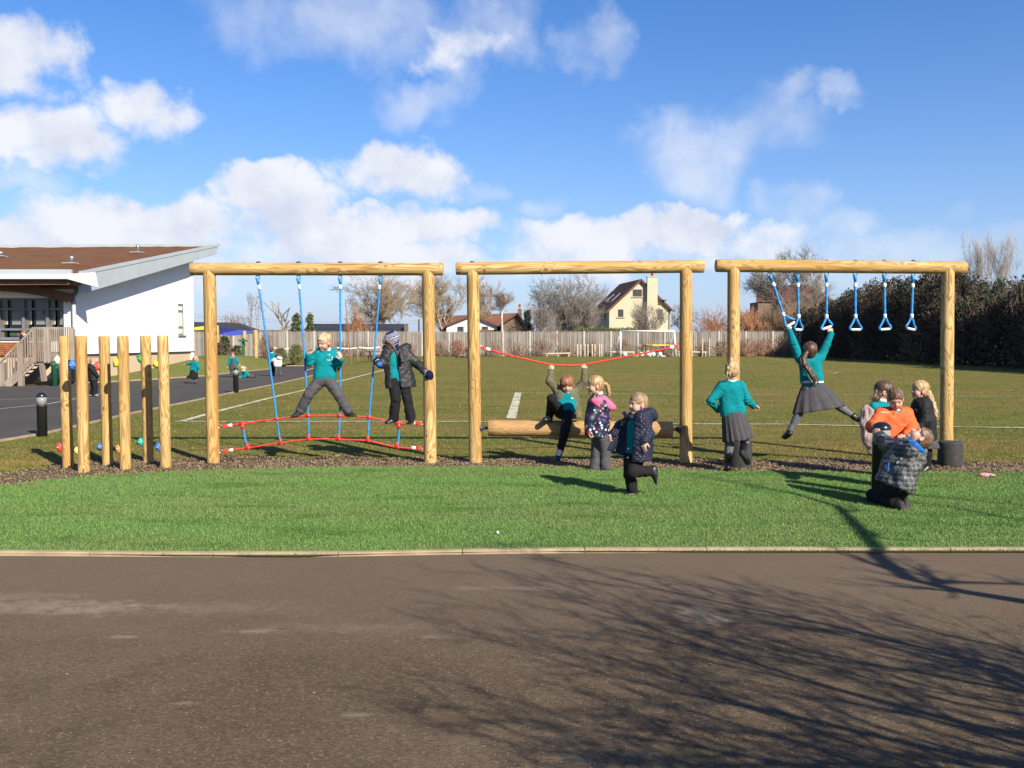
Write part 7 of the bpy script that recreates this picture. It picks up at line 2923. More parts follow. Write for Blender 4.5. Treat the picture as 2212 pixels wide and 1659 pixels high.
    def legs(self, mat, name='tights', g=0.004):
        J, s = self.J, self.s
        F = self.field(['hL', 'hR', 'kL', 'kR', 'aL', 'aR', 'oL', 'oR'], 0.12)
        for q in 'LR':
            F.cap(J['h' + q], J['k' + q], 0.062 * s + g, 0.043 * s + g, 0.03)
            F.cap(J['k' + q], J['a' + q], 0.044 * s + g, 0.029 * s + g, 0.012)
            F.cap(J['k' + q].lerp(J['a' + q], 0.22), J['k' + q].lerp(J['a' + q], 0.45), 0.043 * s + g, 0.037 * s + g, 0.02)
            F.cap(J['a' + q], J['a' + q].lerp(J['o' + q], .6), 0.027 * s + g, 0.019 * s, 0.012)
        return self.skinpart(name, F, mat, 0.001, 20)

    def shoe(self, q, mat=None, boot=0.0, sole=True, down=None):
        J, s = self.J, self.s
        a, o, kn = J['a' + q], J['o' + q], J['k' + q]
        d = (o - a).normalized()
        sh = (a - kn).normalized()
        dn = Vector(down) if down else sh - d * sh.dot(d)
        dn.normalize()
        heel = a + dn * 0.030 * s - d * 0.028 * s
        F = SDF(np.min([A3v(a), A3v(o), A3v(heel), A3v(a - sh * boot)], 0) - 0.08, np.max([A3v(a), A3v(o), A3v(heel), A3v(a - sh * boot)], 0) + 0.08, max(min(self.h, 0.0075), 0.0075))
        toe = o + dn * 0.012 * s - d * 0.014 * s
        F.cap(heel, toe, 0.034 * s, 0.036 * s, 0.012, flat=(tuple(dn), 0.9))
        F.cap(a - sh * max(0.012, boot), a + dn * 0.01, 0.037 * s + (0.012 if boot else 0), 0.036 * s, 0.02)
        F.cap(a + d * 0.03 * s + dn * 0.008, toe, 0.034 * s, 0.028 * s, 0.016)
        F.half(a + dn * 0.052 * s, dn, 0.004)
        if boot:
            F.half(a - sh * boot, -sh, 0.004)
        sh_o = self.skinpart('welly' if boot else 'shoe', F, mat or SHOE, 0.0015, 30)
        if sole and sh_o:
            F2 = SDF(np.min([A3v(heel), A3v(toe)], 0) - 0.07, np.max([A3v(heel), A3v(toe)], 0) + 0.07, 0.007)
            F2.cap(heel, toe, 0.036 * s, 0.038 * s, 0.01)
            F2.half(a + dn * 0.047 * s, -dn, 0.002)
            F2.half(a + dn * 0.060 * s, dn, 0.002)
            self.skinpart('sole', F2, SOLE, 0, parent=sh_o)
        return sh_o

    def skirt(self, wc, wr_, hc_, hr_, lat, depth, mat=None, pleats=15, amp=0.055, name='skirt', tilt=None):
        """pleated skirt from the waist ring (centre, half width) to the hem ring; depth = share front to back"""
        lat = Vector(lat).normalized()
        dn = (hc_ - wc).normalized()
        fr = lat.cross(dn).normalized()
        nu, nv = 120, 18
        V, F = [], []
        for shell in (0, 1):
            for j in range(nv + 1):
                t = j / nv
                c = wc.lerp(hc_, t)
                hw = wr_ + (hr_ - wr_) * (t ** 0.85)
                for i in range(nu):
                    a = 2 * math.pi * i / nu
                    pl = math.sin(pleats * a + 0.8 * math.sin(2 * a)) * 0.7 + 0.3 * math.sin(pleats * 1.7 * a + 1.3)
                    r = hw * (1 + amp * (0.25 + t) * pl) - shell * 0.004
                    q = c + lat * (math.cos(a) * r) + fr * (math.sin(a) * r * (depth + (0.0 if tilt is None else 0)))
                    if tilt is not None:
                        q = q + dn * (t * tilt * math.cos(a))
                    V.append(q - self.root.location)
        m = nu * (nv + 1)
        for j in range(nv):
            for i in range(nu):
                i2 = (i + 1) % nu
                F.append((j * nu + i, j * nu + i2, (j + 1) * nu + i2, (j + 1) * nu + i))
                F.append((m + (j + 1) * nu + i, m + (j + 1) * nu + i2, m + j * nu + i2, m + j * nu + i))
        for i in range(nu):
            i2 = (i + 1) % nu
            F.append((nv * nu + i, nv * nu + i2, m + nv * nu + i2, m + nv * nu + i))
        o = obj(name, np_mesh(name, np.array([tuple(q) for q in V]), np.array(F), True), mat or GREYS, self.root)
        return o

    def hair(self, style='boy', tail=None, g=0.011, tr=0.020, extra=None, fringe=False, wr=0.0022, nstr=9, jit=0.10):
        s, hl, ax = self.s, self.hl, self.hax
        pts = [hl(0, 0, 0)] + (list(tail) if tail else []) + (list(extra) if extra else [])
        F = SDF(np.min([A3v(q) for q in pts], 0) - 0.15, np.max([A3v(q) for q in pts], 0) + 0.15, 0.0058 if self.h < 0.008 else self.h * 0.8)
        F.ell(hl(0, -0.013, 0.031), (np.array((0.070, 0.087, 0.076)) + g) * s, ax, 0.01)
        F.ell(hl(0, -0.040, -0.012), (np.array((0.062, 0.052, 0.062)) + g * 0.7) * s, ax, 0.02)
        if fringe:
            F.ell(hl(0, 0.100, -0.062), np.array((0.062, 0.080, 0.085)) * s, ax, 0.008, 's')
            F.ell(hl(0.01, 0.062, 0.040), np.array((0.055, 0.026, 0.036)) * s, ax, 0.012)
        else:
            F.ell(hl(0, 0.094, -0.040), np.array((0.068, 0.075, 0.090)) * s, ax, 0.010, 's')
        if style == 'boy':
            F.half(hl(0, -0.03, -0.040), tuple(self.fwd * 0.45 - self.up * 0.89), 0.008)
        elif style == 'girl':
            F.half(hl(0, -0.03, -0.066), tuple(self.fwd * 0.60 - self.up * 0.80), 0.010)
        if style in ('boy', 'girl'):
            for sd in (-1, 1):
                F.ell(hl(0.085 * sd, -0.002, -0.016), np.array((0.03, 0.024, 0.030)) * s, ax, 0.006, 's')
        if extra:
            F.chain(extra, [0.040 * s] * (len(extra) - 1) + [0.022 * s], 0.03)
        V0 = None
        if tail:
            r = np.random.default_rng(len(self.label))
            tl = [Vector(q) for q in tail]
            F.chain(tl[:2], [tr * 0.9, tr], 0.012)
            for k_ in range(nstr):
                o = Vector(r.normal(0, 1, 3)) * tr * 0.48
                L = len(tl)
                prev = tl[0]
                pr = tr * 0.55
                for i in range(1, L):
                    f = i / (L - 1)
                    q = tl[i] + o * (0.7 + 0.9 * f) + Vector(r.normal(0, 1, 3)) * tr * jit
                    rr = tr * (0.52 - 0.34 * f)
                    F.cap(prev, q, pr, rr, 0.010)
                    prev, pr = q, rr
        hb = self.skinpart('hair', F, self.hairm, wr, 75.0, stretch=(1.0, 0.8, 0.35))
        return hb

    def decal(self, F, c, xd, yd, look, w, h_, col, nx=26, ny=30, name='badge', lift=0.003):
        """flat print lying on the cloth: col(s,t)->rgb or None"""
        c, xd, yd, look = Vector(c), Vector(xd).normalized(), Vector(yd).normalized(), Vector(look).normalized()
        V, Cc, F_ = [], [], []
        ok = True
        for j in range(ny + 1):
            for i in range(nx + 1):
                q = c + xd * ((i / nx - .5) * w) + yd * ((j / ny - .5) * h_)
                sp = F.surf(q - look * 0.2, look)
                if sp is None:
                    sp = q
                V.append(sp - look * lift)
                Cc.append(col(i / nx, j / ny))
        # smooth the projected sheet
        Z = np.array([tuple(v) for v in V]).reshape(ny + 1, nx + 1, 3)
        for _ in range(6):
            Zp = np.pad(Z, ((1, 1), (1, 1), (0, 0)), 'edge')
            Z = 0.5 * Z + 0.125 * (Zp[:-2, 1:-1] + Zp[2:, 1:-1] + Zp[1:-1, :-2] + Zp[1:-1, 2:])
        Vf = Z.reshape(-1, 3) - A3v(self.root.location)
        n_ = len(Vf)
        Vb = Vf + A3v(look) * 0.002
        quads = [(j * (nx + 1) + i, j * (nx + 1) + i + 1, (j + 1) * (nx + 1) + i + 1, (j + 1) * (nx + 1) + i) for j in range(ny) for i in range(nx)]
        q2 = [tuple(n_ + v for v in f[::-1]) for f in quads]
        return obj(name, np_mesh(name, np.concatenate([Vf, Vb]), np.array(quads + q2), True, np.array(Cc + Cc)), MAT['badge'], self.root)

    def cord(self, F, pts, look, r, mat, name):
        look = Vector(look).normalized()
        path = []
        for a, b in zip(pts, pts[1:]):
            for k_ in range(6):
                q = Vector(a).lerp(Vector(b), k_ / 6)
                sp = F.surf(q - look * 0.2, look)
                path.append((sp or q) - look * r * 0.3)
        return MB().tube(path, r, 6).build(name, mat, self.root)


CA, CC, CF, CK, CFAR, CM, CS = (900, 1000, 3.687), (1680, 1120, 3.318), (2200, 1000, 2.963), (2680, 1180, 3.3175), (560, 1080, 5.53), (240, 1120, 10.367), (0, 900, 4.147)


def badge_col(bg):
    def f(s, t):
        x, y = s * 2 - 1, t * 2 - 1
        W_ = (0.75, 0.80, 0.80)
        m = max(abs(x) / 0.95, abs(y) / 0.97)
        if m > 1.0:
            return bg
        if m > 0.80 or y > 0.62:
            # frame, with a row of lettering-like nicks along the top
            return bg if (y > 0.70 and y < 0.88 and int((x + 1) * 9) % 2 == 0 and abs(x) < 0.8) else W_
        # emblem: two crossing strokes over a bowl
        if abs(abs(x * 1.1) - abs(y - 0.05) * 0.95) < 0.16 and abs(y) < 0.45:
            return W_
        if y < -0.42 and abs(x) < 0.5 and abs(math.hypot(x, y + 0.2) - 0.45) < 0.13:
            return W_
        if abs(x) < 0.12 and -0.2 < y < 0.3:
            return W_
        return bg
    return f


# 1 --- girl straddling the rope bridge
k = Kid('girl in teal sweatshirt and grey trousers straddling the red rope with arms raised', CA, PY, hair='pale')
k.set(head=(488, 335, -.06), neck=(524, 436, -.0), sL=(428, 462, -.03), sR=(612, 470, .03), eL=(316, 575, -.06), wL=(303, 482, -.14), tL=(325, 385, -.17),
      eR=(655, 600, -.06), wR=(690, 540, -.15), tR=(676, 452, -.18), hL=(448, 775, 0), hR=(545, 775, 0), kL=(310, 950, -.05), aL=(216, 1130, 0), oL=(125, 1212, -.04),
      kR=(665, 960, -.05), aR=(772, 1140, 0), oR=(850, 1208, -.04))
k.start((-.42, -.78, -.30), (0.10, 0, 1))
k.body({'L': ((.7, -.6, 0), 1, 0.55), 'R': ((-.6, .5, 0), 1, 0.35)}, smile=True)
k.jumper()
k.collar()
lk = Vector((-0.05, 1, 0))
k.decal(k.JF, k.p(565, 512, 0), (1, 0.05, 0), (0, 0, 1), lk, 0.072, 0.080, badge_col((0.0, 0.15, 0.165)))
k.trousers(GREYT, flare=0.006)
k.shoe('L', down=(0.1, 0, -1)); k.shoe('R', down=(-.1, 0, -1))
k.hair('girl', g=0.010, tail=[k.hl(0, -.085, .06), k.hl(0, -.115, .045), k.hl(0.01, -.12, -.01), k.hl(0.01, -.11, -.05)], tr=0.017)

# 2 --- boy in the knitted hat
k = Kid('boy in knitted ear-flap hat and open dark coat standing on the red rope', CA, PY, hair='short_brown')
k.set(head=(1288, 330, -.02), neck=(1330, 425, .02), sL=(1235, 468, -.06), sR=(1445, 470, .06), eL=(1165, 590, -.10), wL=(1128, 580, -.15), tL=(1085, 520, -.10),
      eR=(1590, 590, .03), wR=(1672, 680, -.07), tR=(1752, 715, -.11), hL=(1305, 770, -.02), hR=(1415, 770, .03), kL=(1330, 1000, -.06), aL=(1312, 1225, 0), oL=(1228, 1278, -.06),
      kR=(1470, 1000, 0), aR=(1508, 1225, 0), oR=(1520, 1300, -.12))
k.start((-.80, -.48, -.36), (-.1, 0, 1))
k.body({})
k.jumper(cuffs=False, arms='')
k.collar()
k.trousers(BLACKT, flare=0.010, g=0.010)
k.shoe('L', down=(.1, 0, -1)); k.shoe('R', down=(0, 0, -1))
# hat with fur peak and ear flaps
F = SDF(A3v(k.J['head']) - 0.2, A3v(k.J['head']) + 0.2, 0.0045)
ax = k.hax
F.ell(k.hl(0, -.012, .036), np.array((.086, .102, .090)), ax, .01)
F.ell(k.hl(0, .09, -.055), np.array((.075, .075, .090)), ax, .008, 's')
for sd in (-1, 1):
    F.cap(k.hl(.076 * sd, -.008, .0), k.hl(.068 * sd, .0, -.088), .040, .026, .02, flat=(tuple(k.rt), .45))
F.half(k.hl(0, -.05, -.06), tuple(-k.up), .006, A3v(k.hl(0, -.10, -.06)) - .06, A3v(k.hl(0, -.10, -.06)) + .06)


def hatcol(V):
    d = V - A3v(k.J['head'])
    L = np.stack([d @ A3v(k.rt), d @ A3v(k.fwd), d @ A3v(k.up)], 1)
    z = L[:, 2] * 1000
    ang = np.arctan2(L[:, 0], L[:, 1]) * 0.095 * 1000
    navy, wh = np.array((0.012, 0.022, 0.105)), np.array((0.66, 0.68, 0.72))
    w = np.zeros(len(V))
    for z0, t in ((98, 1.8), (84, 2.2), (70, 2.2), (18, 2.2), (6, 1.6), (-34, 2)):
        w = np.maximum(w, (np.abs(z - z0) < t))
    u = np.abs((ang % 42) - 21)
    dia = np.abs(u * 1.0 + np.abs(z - 44) * 1.0 - 14) < 2.8
    xx = (np.abs(np.abs(z - 44) - (21 - u) * 1.0) < 1.8) & (np.abs(z - 44) < 11)
    w = np.maximum(w, (dia | xx) & (np.abs(z - 44) < 18))
    u2 = np.abs((ang % 14) - 7)
    w = np.maximum(w, (np.abs(z + 12 - u2) < 1.6) & (z < 3))
    return navy * (1 - w[:, None]) + wh * w[:, None]


ho = k.skinpart('knitted_hat', F, MAT['knit'], 0.001, 60, colors=hatcol)
F = SDF(A3v(k.J['head']) - 0.2, A3v(k.J['head']) + 0.2, 0.0045)
F.cap(k.hl(-.055, .070, .036), k.hl(.055, .070, .036), .026, None, .02, flat=(tuple(k.fwd), .8))
F.cap(k.hl(0, .084, .034), k.hl(0, .084, .040), .030, .030, .02)
for sd in (-1, 1):
    F.chain([k.hl(.058 * sd, .066, .03), k.hl(.073 * sd, .036, -.02), k.hl(.066 * sd, .026, -.085)], [.020, .017, .014], .012)
k.skinpart('fur_trim', F, FURM, 0.004, 90, fine=0.002, parent=ho)
# coat: a shell open down the front
F = k.field([q for q in k.J if q[0] in 'sewh' and q != 'head'] + ['neck'], 0.2)
bf = k.bf
dirl = Vector((-.75, -.66, 0))
hem = k.p(1395, 870, 0.03)
fl = (tuple(bf), .86)
for sd in (-1, 1):
    F.cap(k.sc + k.lat * .055 * sd - k.tup * .05, hem + k.lath * .062 * sd, .108, .132, .04, flat=fl)
F.cap(k.J['sL'], k.J['sR'], .068, None, .04)
F.half(hem, -k.tup, .008)
for sd in (-1, 1):
    F.cap(k.sc + k.lat * .05 * sd - k.tup * .05, hem + k.lath * .062 * sd - k.tup * .1, .092, .116, .02, 's', flat=fl)
op = k.p(1300, 600, -.15)
F.cap(k.p(1305, 440, -.13), k.p(1318, 560, -.16), .050, .070, .01, 's')
F.cap(k.p(1318, 560, -.16), k.p(1350, 880, -.16), .070, .092, .01, 's')
for q in 'LR':
    F.cap(k.J['s' + q], k.J['e' + q], .060, .052, .03)
    F.cap(k.J['e' + q], k.J['w' + q], .052, .042, .02)
# hood lying on the shoulders
hd0 = k.p(1450, 385, .07)
F.ell(k.p(1440, 392, .08), (.082, .070, .052), None, .03)
F.ell(k.p(1400, 352, .07), (.050, .05, .030), None, .02, 's')
F.chain([k.p(1225, 430, -.06), k.p(1205, 400, -.02), k.p(1250, 395, .06)], [.030, .030, .028], .02)
F.cap(k.p(1392, 470, -.10), k.p(1410, 560, -.14), .026, .022, .02)
JFc = F
k.skinpart('coat', F, DARKCOAT, 0.006, 24, fine=0.0015)
for (x, y) in ((1470, 725), (1480, 800), (1500, 770)):
    sp = F.surf(k.p(x, y, -.35), (0, 1, 0), .6)
    if sp:
        MB().lathe(sp, [(.009, -.004), (.009, .002)], 8).build('press_stud', MAT['dark_steel'], k.root)
# gloves
for q, n_, th, cu in (('L', (.4, .9, 0), 1, 1.15), ('R', (-.15, .9, -.2), -1, .75)):
    F = SDF(A3v(k.J['w' + q]) - .17, A3v(k.J['w' + q]) + .17, .0045)
    k.s = 1.35
    k.hand(F, k.J['w' + q], k.J['t' + q], n_, th, cu)
    k.s = 1.0
    d = (k.J['t' + q] - k.J['w' + q]).normalized()
    F.cap(k.J['w' + q] - d * .02, k.J['w' + q] + d * .03, .040, .032, .012)

    def gcol(V, w=A3v(k.J['w' + q]), d=A3v(d)):
        t = (V - w) @ d * 1000
        a = (V @ np.array((1, 0.5, 1))) * 1000
        navy, wh, bl = np.array((.010, .014, .06)), np.array((.62, .64, .68)), np.array((.03, .16, .55))
        u = np.abs((a % 26) - 13)
        m = (np.abs(np.abs(t - 22) - u) < 3.5) & (t < 42) & (t > -2)
        c = np.repeat(navy[None], len(V), 0)
        c[m] = wh
        c[t < -6] = bl
        return c
    k.skinpart('glove', F, MAT['knit'], 0.0008, 60, colors=gcol)

# 3 --- girl hanging from the red rope
k = Kid('girl in khaki cord jacket holding the red rope with one foot on the rolling log', CC, PY - 0.02, hair='ginger')
k.set(head=(424, 350, -.10), neck=(420, 452, -.05), sL=(338, 428, -.05), sR=(505, 426, -.05), eL=(236, 318, -.06), wL=(258, 205, -.02), tL=(266, 130, -.0),
      eR=(606, 320, -.06), wR=(602, 198, -.02), tR=(593, 128, 0.0), hL=(355, 640, -.10), hR=(430, 650, -.13), kL=(262, 500, -.26), aL=(238, 690, -.03), oL=(188, 716, -.20),
      kR=(405, 830, -.28), aR=(352, 1035, -.20), oR=(322, 1132, -.30))
k.start((-.06, -.93, -.34), (-.05, 0, 1))
k.body({'L': ((0, 1, 0), 1, 1.1), 'R': ((0, 1, 0), -1, 1.1)})
k.jumper(arms='', hem=-0.02)
k.decal(k.JF, k.p(478, 478, -.1), (1, 0, 0), (0, 0, 1), (0, 1, 0), .040, .048, badge_col((0.0, 0.15, 0.165)), 16, 18)
k.trousers(BLACKT, g=.006, end=.03)
k.shoe('L', down=(0, .1, -1)); k.shoe('R', down=(.0, .5, -.6))
F = SDF(A3v(k.J['aR']) - .09, A3v(k.J['aR']) + .09, .005)
F.cap(k.J['aR'].lerp(k.J['kR'], .18), k.J['aR'], .034, .033, .01)
F.cap(k.J['aR'], k.J['aR'].lerp(k.J['oR'], .72), .033, .027, .01)
k.skinpart('sock', F, WHITEC, .001)
k.hair('long', g=.013, fringe=True, extra=[k.hl(.055, -.03, -.03), k.hl(.066, -.02, -.085)], wr=.004)
F = k.field([q for q in k.J if q[0] in 'sewh' and q != 'head'] + ['neck'], 0.16)
fl = (tuple(k.bf), .86)
hemc = k.p(470, 690, -.02)
for sd, hx in ((-1, k.p(385, 640, .0)), (1, k.p(500, 690, -.03))):
    F.cap(k.sc + k.lat * .055 * sd - k.tup * .05, hx, .092, .092, .03, flat=fl)
F.cap(k.J['sL'], k.J['sR'], .058, None, .03)
F.half(k.p(500, 705, -.03), (.08, 0, -1), .006)
F.cap(k.p(428, 400, -.18), k.p(420, 560, -.20), .060, .078, .012, 's')
F.cap(k.p(420, 560, -.20), k.p(400, 760, -.22), .078, .115, .012, 's')
for q in 'LR':
    F.cap(k.J['s' + q], k.J['e' + q], .051, .044, .025)
    F.cap(k.J['e' + q], k.J['w' + q], .043, .031, .015)
k.skinpart('jacket', F, KHAKI, .005, 30, fine=.001)

# 4 --- girl with the pink hood
YD = G(1281, 1018).y
k = Kid('girl in navy polka-dot coat with bright pink hood standing at the edge of the turf', CC, YD, hair='straw')
k.set(head=(716, 360, 0), neck=(758, 462, .02), sL=(715, 545, .10), sR=(785, 560, -.08), eL=(690, 690, .10), wL=(668, 815, .04), tL=(640, 880, .0), eR=(672, 715, -.13), wR=(655, 830, -.14), tR=(652, 905, -.15),
      hL=(750, 905, .06), hR=(795, 905, -.05), kL=(735, 1060, .02), aL=(715, 1232, .0), oL=(612, 1268, -.04), kR=(826, 1065, -.02), aR=(832, 1230, -.03), oR=(800, 1268, -.12))
k.start((-.96, -.27, -.05), (0, 0, 1))
k.body({'R': ((.9, .2, .1), 1, .6), 'L': ((.9, .2, .1), 1, .6)}, smile=True)
k.jumper(arms='', g=.0)
k.collar()
k.trousers(GREYT, flare=.014, g=.012)
k.shoe('L', down=(0, 0, -1)); k.shoe('R', down=(0, 0, -1))
k.hair('girl', g=.010, tail=[k.hl(.0, -.09, .03), k.p(828, 345, .03), k.p(850, 370, .03), k.p(858, 420, .03), k.p(868, 475, .02)], tr=.020, nstr=12)
F = k.field([q for q in k.J if q[0] in 'sewh' and q != 'head'] + ['neck'], 0.2)
fl = (tuple(k.lat), .9)
F.chain([k.p(748, 575, .01), k.p(742, 720, .01), k.p(740, 880, .01)], [.142, .152, .156], .04, flat=((1, 0, 0), .90))
F.cap(k.J['sL'], k.J['sR'], .055, None, .05)
F.half(k.p(742, 905, .01), (-.12, 0, -1), .008)
for q in 'LR':
    F.chain([k.J['s' + q], k.J['e' + q], k.J['w' + q]], [.058, .053, .043], .022)
k.skinpart('coat', F, POLKA, .005, 22)
F = SDF(A3v(k.J['neck']) - .25, A3v(k.J['neck']) + .25, .006)
F.cap(k.p(745, 520, -.11), k.p(880, 590, -.03), .050, .048, .05, flat=((.35, 0, .94), .7))
F.cap(k.p(800, 505, -.02), k.p(892, 575, .0), .080, .058, .05, flat=((.45, 0, .9), .62))
F.cap(k.p(745, 500, .09), k.p(860, 560, .08), .045, .05, .05)
F.cap(k.p(700, 520, -.12), k.p(790, 600, -.135), .028, .020, .03)
F.ell(k.p(770, 470, -.0), (.055, .06, .055), None, .02, 's')
k.skinpart('hood', F, PINK, .004, 20)
F = SDF(A3v(k.J['wR']) - .08, A3v(k.J['wR']) + .08, .005)
F.cap(k.p(655, 822, -.14), k.p(656, 842, -.145), .041, .038, .01)
k.skinpart('cuff', F, simple('red_cuff', (.55, .03, .10), .8), .001)

# 5 --- boy running in the open navy coat
YE_ = G(1355, 1073).y
k = Kid('boy running across the turf in an open quilted navy coat', CC, YE_, hair='sandy')
k.set(head=(1172, 556, 0), neck=(1178, 660, .03), sL=(1110, 720, .09), sR=(1218, 730, -.08), eL=(985, 800, .13), wL=(910, 875, .08), tL=(850, 925, .05),
      eR=(1283, 880, -.10), wR=(1238, 950, -.17), tR=(1228, 1040, -.20), hL=(1100, 1130, .04), hR=(1160, 1130, -.05), kL=(1085, 1310, .03), aL=(1118, 1500, .03), oL=(1000, 1540, -.02),
      kR=(1112, 1275, -.10), aR=(1318, 1265, -.03), oR=(1372, 1385, -.03))
k.start((-.90, -.43, -.02), (0, 0, 1))
k.body({'L': ((.3, -.7, -.5), -1, 1.0), 'R': ((.6, .7, 0), 1, .45)}, smile=True)
k.jumper(arms='', g=.004)
k.trousers(BLACKT, flare=.004, g=.008, end=.025)
k.shoe('L', down=(0, 0, -1)); k.shoe('R', down=(.95, 0, -.1))
k.hair('boy', g=.006, wr=.0032)
F = k.field([q for q in k.J if q[0] in 'sewh' and q != 'head'] + ['neck'], 0.24)
F.chain([k.p(1190, 770, .0), k.p(1180, 950, .0), k.p(1172, 1145, .0)], [.148, .158, .168], .05, flat=((1, 0, 0), .80))
F.cap(k.J['sL'], k.J['sR'], .060, None, .05)
F.half(k.p(1165, 1150, .0), (.03, 0, -1), .008)
F.chain([k.p(1172, 740, .0), k.p(1160, 950, .0), k.p(1150, 1200, .0)], [.124, .134, .144], .02, op='s', flat=((1, 0, 0), .80))
# front stands open towards the left
F.cap(k.p(1040, 700, -.10), k.p(1045, 860, -.12), .045, .072, .012, 's')
F.cap(k.p(1045, 860, -.12), k.p(1005, 1180, -.12), .072, .085, .012, 's')
for q in 'LR':
    F.chain([k.J['s' + q], k.J['e' + q], k.J['w' + q].lerp(k.J['e' + q], .05)], [.062, .056, .044], .025)
# stand collar and hood
F.chain([k.p(1030, 655, .02), k.p(1065, 690, -.05), k.p(1100, 690, -.08)], [.020, .022, .02], .015)
F.cap(k.p(1200, 680, -.08), k.p(1300, 660, -.02), .036, .044, .04)
F.cap(k.p(1190, 668, .08), k.p(1310, 655, .05), .036, .046, .04)
F.cap(k.p(1300, 650, -.03), k.p(1335, 690, .02), .052, .044, .05)
F.ell(k.p(1250, 625, .01), (.085, .06, .045), None, .02, 's')
k.skinpart('coat', F, NAVY, .005, 22)
EF = F


def slab(kid, name, c00, c10, c01, c11, th, mat, bul=.03, nu=24, nv=24, wav=.012, axis=(0, 1, 0)):
    V, F_ = [], []
    ax_ = Vector(axis)
    for sdn in (0, 1):
        for j in range(nv + 1):
            for i in range(nu + 1):
                s_, t_ = i / nu, j / nv
                q = c00.lerp(c10, s_).lerp(c01.lerp(c11, s_), t_)
                q = q + ax_ * (bul * 4 * s_ * (1 - s_) + wav * math.sin(9 * s_ + 4 * t_) * t_ + sdn * th)
                V.append(q - kid.root.location)
    m = (nu + 1) * (nv + 1)
    for j in range(nv):
        for i in range(nu):
            a = j * (nu + 1) + i
            F_ += [(a, a + 1, a + nu + 2, a + nu + 1), (m + a + nu + 1, m + a + nu + 2, m + a + 1, m + a)]
    for i in range(nu):
        for (j, fl_) in ((0, True), (nv, False)):
            a = j * (nu + 1) + i
            F_.append((a, m + a, m + a + 1, a + 1) if fl_ else (a + 1, m + a + 1, m + a, a))
    for j in range(nv):
        for (i, fl_) in ((0, False), (nu, True)):
            a = j * (nu + 1) + i
            F_.append((a, m + a, m + a + nu + 1, a + nu + 1) if fl_ else (a + nu + 1, m + a + nu + 1, m + a, a))
    return obj(name, np_mesh(name, np.array([tuple(v) for v in V]), np.array(F_), True), mat, kid.root)


slab(k, 'coat_flap', k.p(1020, 735, .07), k.p(1075, 700, .03), k.p(838, 1045, .03), k.p(1035, 1105, .02), .014, NAVY, .03)
for (x, y) in ((1098, 690), (1088, 790), (1080, 920), (1068, 1030), (1062, 1125)):
    sp = EF.surf(k.p(x + 8, y, -.4), (0, 1, 0), .7) or k.p(x, y, -.1)
    MB().tube([sp + Vector((0, .004, 0)), sp - Vector((0, .006, 0))], .010, 10).build('button', MAT['dark_steel'], k.root)

# 6 --- blonde girl in wellies seen from behind
YF_ = G(1577, 1022).y
k = Kid('blonde girl seen from behind in teal sweatshirt, grey skirt and black wellies', CF, YF_, hair='blonde')
k.set(head=(396, 540, 0), neck=(388, 632, .0), sL=(300, 690, 0), sR=(474, 690, 0), eL=(196, 825, -.02), wL=(262, 905, .10), tL=(318, 930, .14), eR=(538, 815, -.03), wR=(598, 868, .08), tR=(632, 880, .14),
      hL=(358, 950, 0), hR=(448, 950, 0), kL=(372, 1220, 0), aL=(352, 1440, 0), oL=(350, 1490, .12), kR=(525, 1165, .06), aR=(487, 1315, -.16), oR=(540, 1405, -.10))
k.start((.30, .94, -.12), (0, 0, 1), front=False)
k.body({'R': ((0, -.3, -1), -1, .8), 'L': ((0, -.2, 1), 1, .5)})
k.jumper(g=.022)
k.collar()
k.legs(TIGHTS)
k.skirt(k.p(402, 925, 0), .122, k.p(455, 1190, 0), .170, (1, 0, .12), .78, pleats=17, tilt=-.01)
k.shoe('L', PATENT, boot=.20, down=(0, 0, -1))
k.shoe('R', PATENT, boot=.15, down=(.28, -.9, -.2))
k.hair('girl', g=.010, tail=[k.hl(-.01, -.055, .095), k.hl(-.01, -.105, .088), k.hl(-.01, -.128, .05), k.hl(-.015, -.125, .0), k.hl(-.015, -.112, -.045)], tr=.034, nstr=14, wr=.0012, jit=.08)

# 7 --- girl swinging on the trapeze handles
k = Kid('girl with long brown ponytail swinging from the trapeze handles with legs apart', CF, PY, hair='brown')
k.set(head=(1130, 350, -.02), neck=(1128, 430, .0), sL=(1035, 420, 0), sR=(1225, 420, 0), eL=(975, 270, .0), wL=(940, 165, 0), tL=(948, 95, .02), eR=(1290, 290, .0), wR=(1330, 185, 0), tR=(1296, 115, .02),
      hL=(1108, 690, 0), hR=(1202, 690, 0), kL=(1040, 920, -.02), aL=(930, 1122, 0), oL=(888, 1160, .07), kR=(1385, 862, .0), aR=(1545, 968, 0), oR=(1618, 1015, -.02))
k.start((.10, .95, .28), (0, -.2, 1), front=False)
k.body({'L': ((.0, 1, 0), 1, 1.1), 'R': ((0, 1, 0), -1, .75)})
k.jumper(g=.016, hem=-.055)
k.legs(TIGHTS)
k.skirt(k.p(1150, 655, 0), .117, k.p(1215, 905, 0), .315, (1, 0, .17), .50, pleats=13, amp=.05)
F = k.field(['hL', 'hR', 'sL', 'sR'], .14)
F.cap(k.p(1112, 640, 0), k.p(1110, 665, 0), .086, .086, .03, flat=((0, 1, 0), .95))
F.cap(k.p(1190, 640, 0), k.p(1190, 662, 0), .086, .086, .03, flat=((0, 1, 0), .95))
F.half(k.p(1150, 654, 0), (0, 0, -1), .004)
F.half(k.p(1150, 630, 0), (0, 0, 1), .004)
k.skinpart('shirt_hem', F, WHITEC, .001)
k.shoe('L', down=(-.2, -.6, -.6)); k.shoe('R', down=(.3, -.75, -.5))
k.hair('girl', g=.013, tail=[k.hl(-.04, -.07, .02), k.p(1070, 425, -.13), k.p(1085, 480, -.16), k.p(1120, 540, -.16), k.p(1160, 600, -.15), k.p(1188, 650, -.13)], tr=.026, nstr=14)

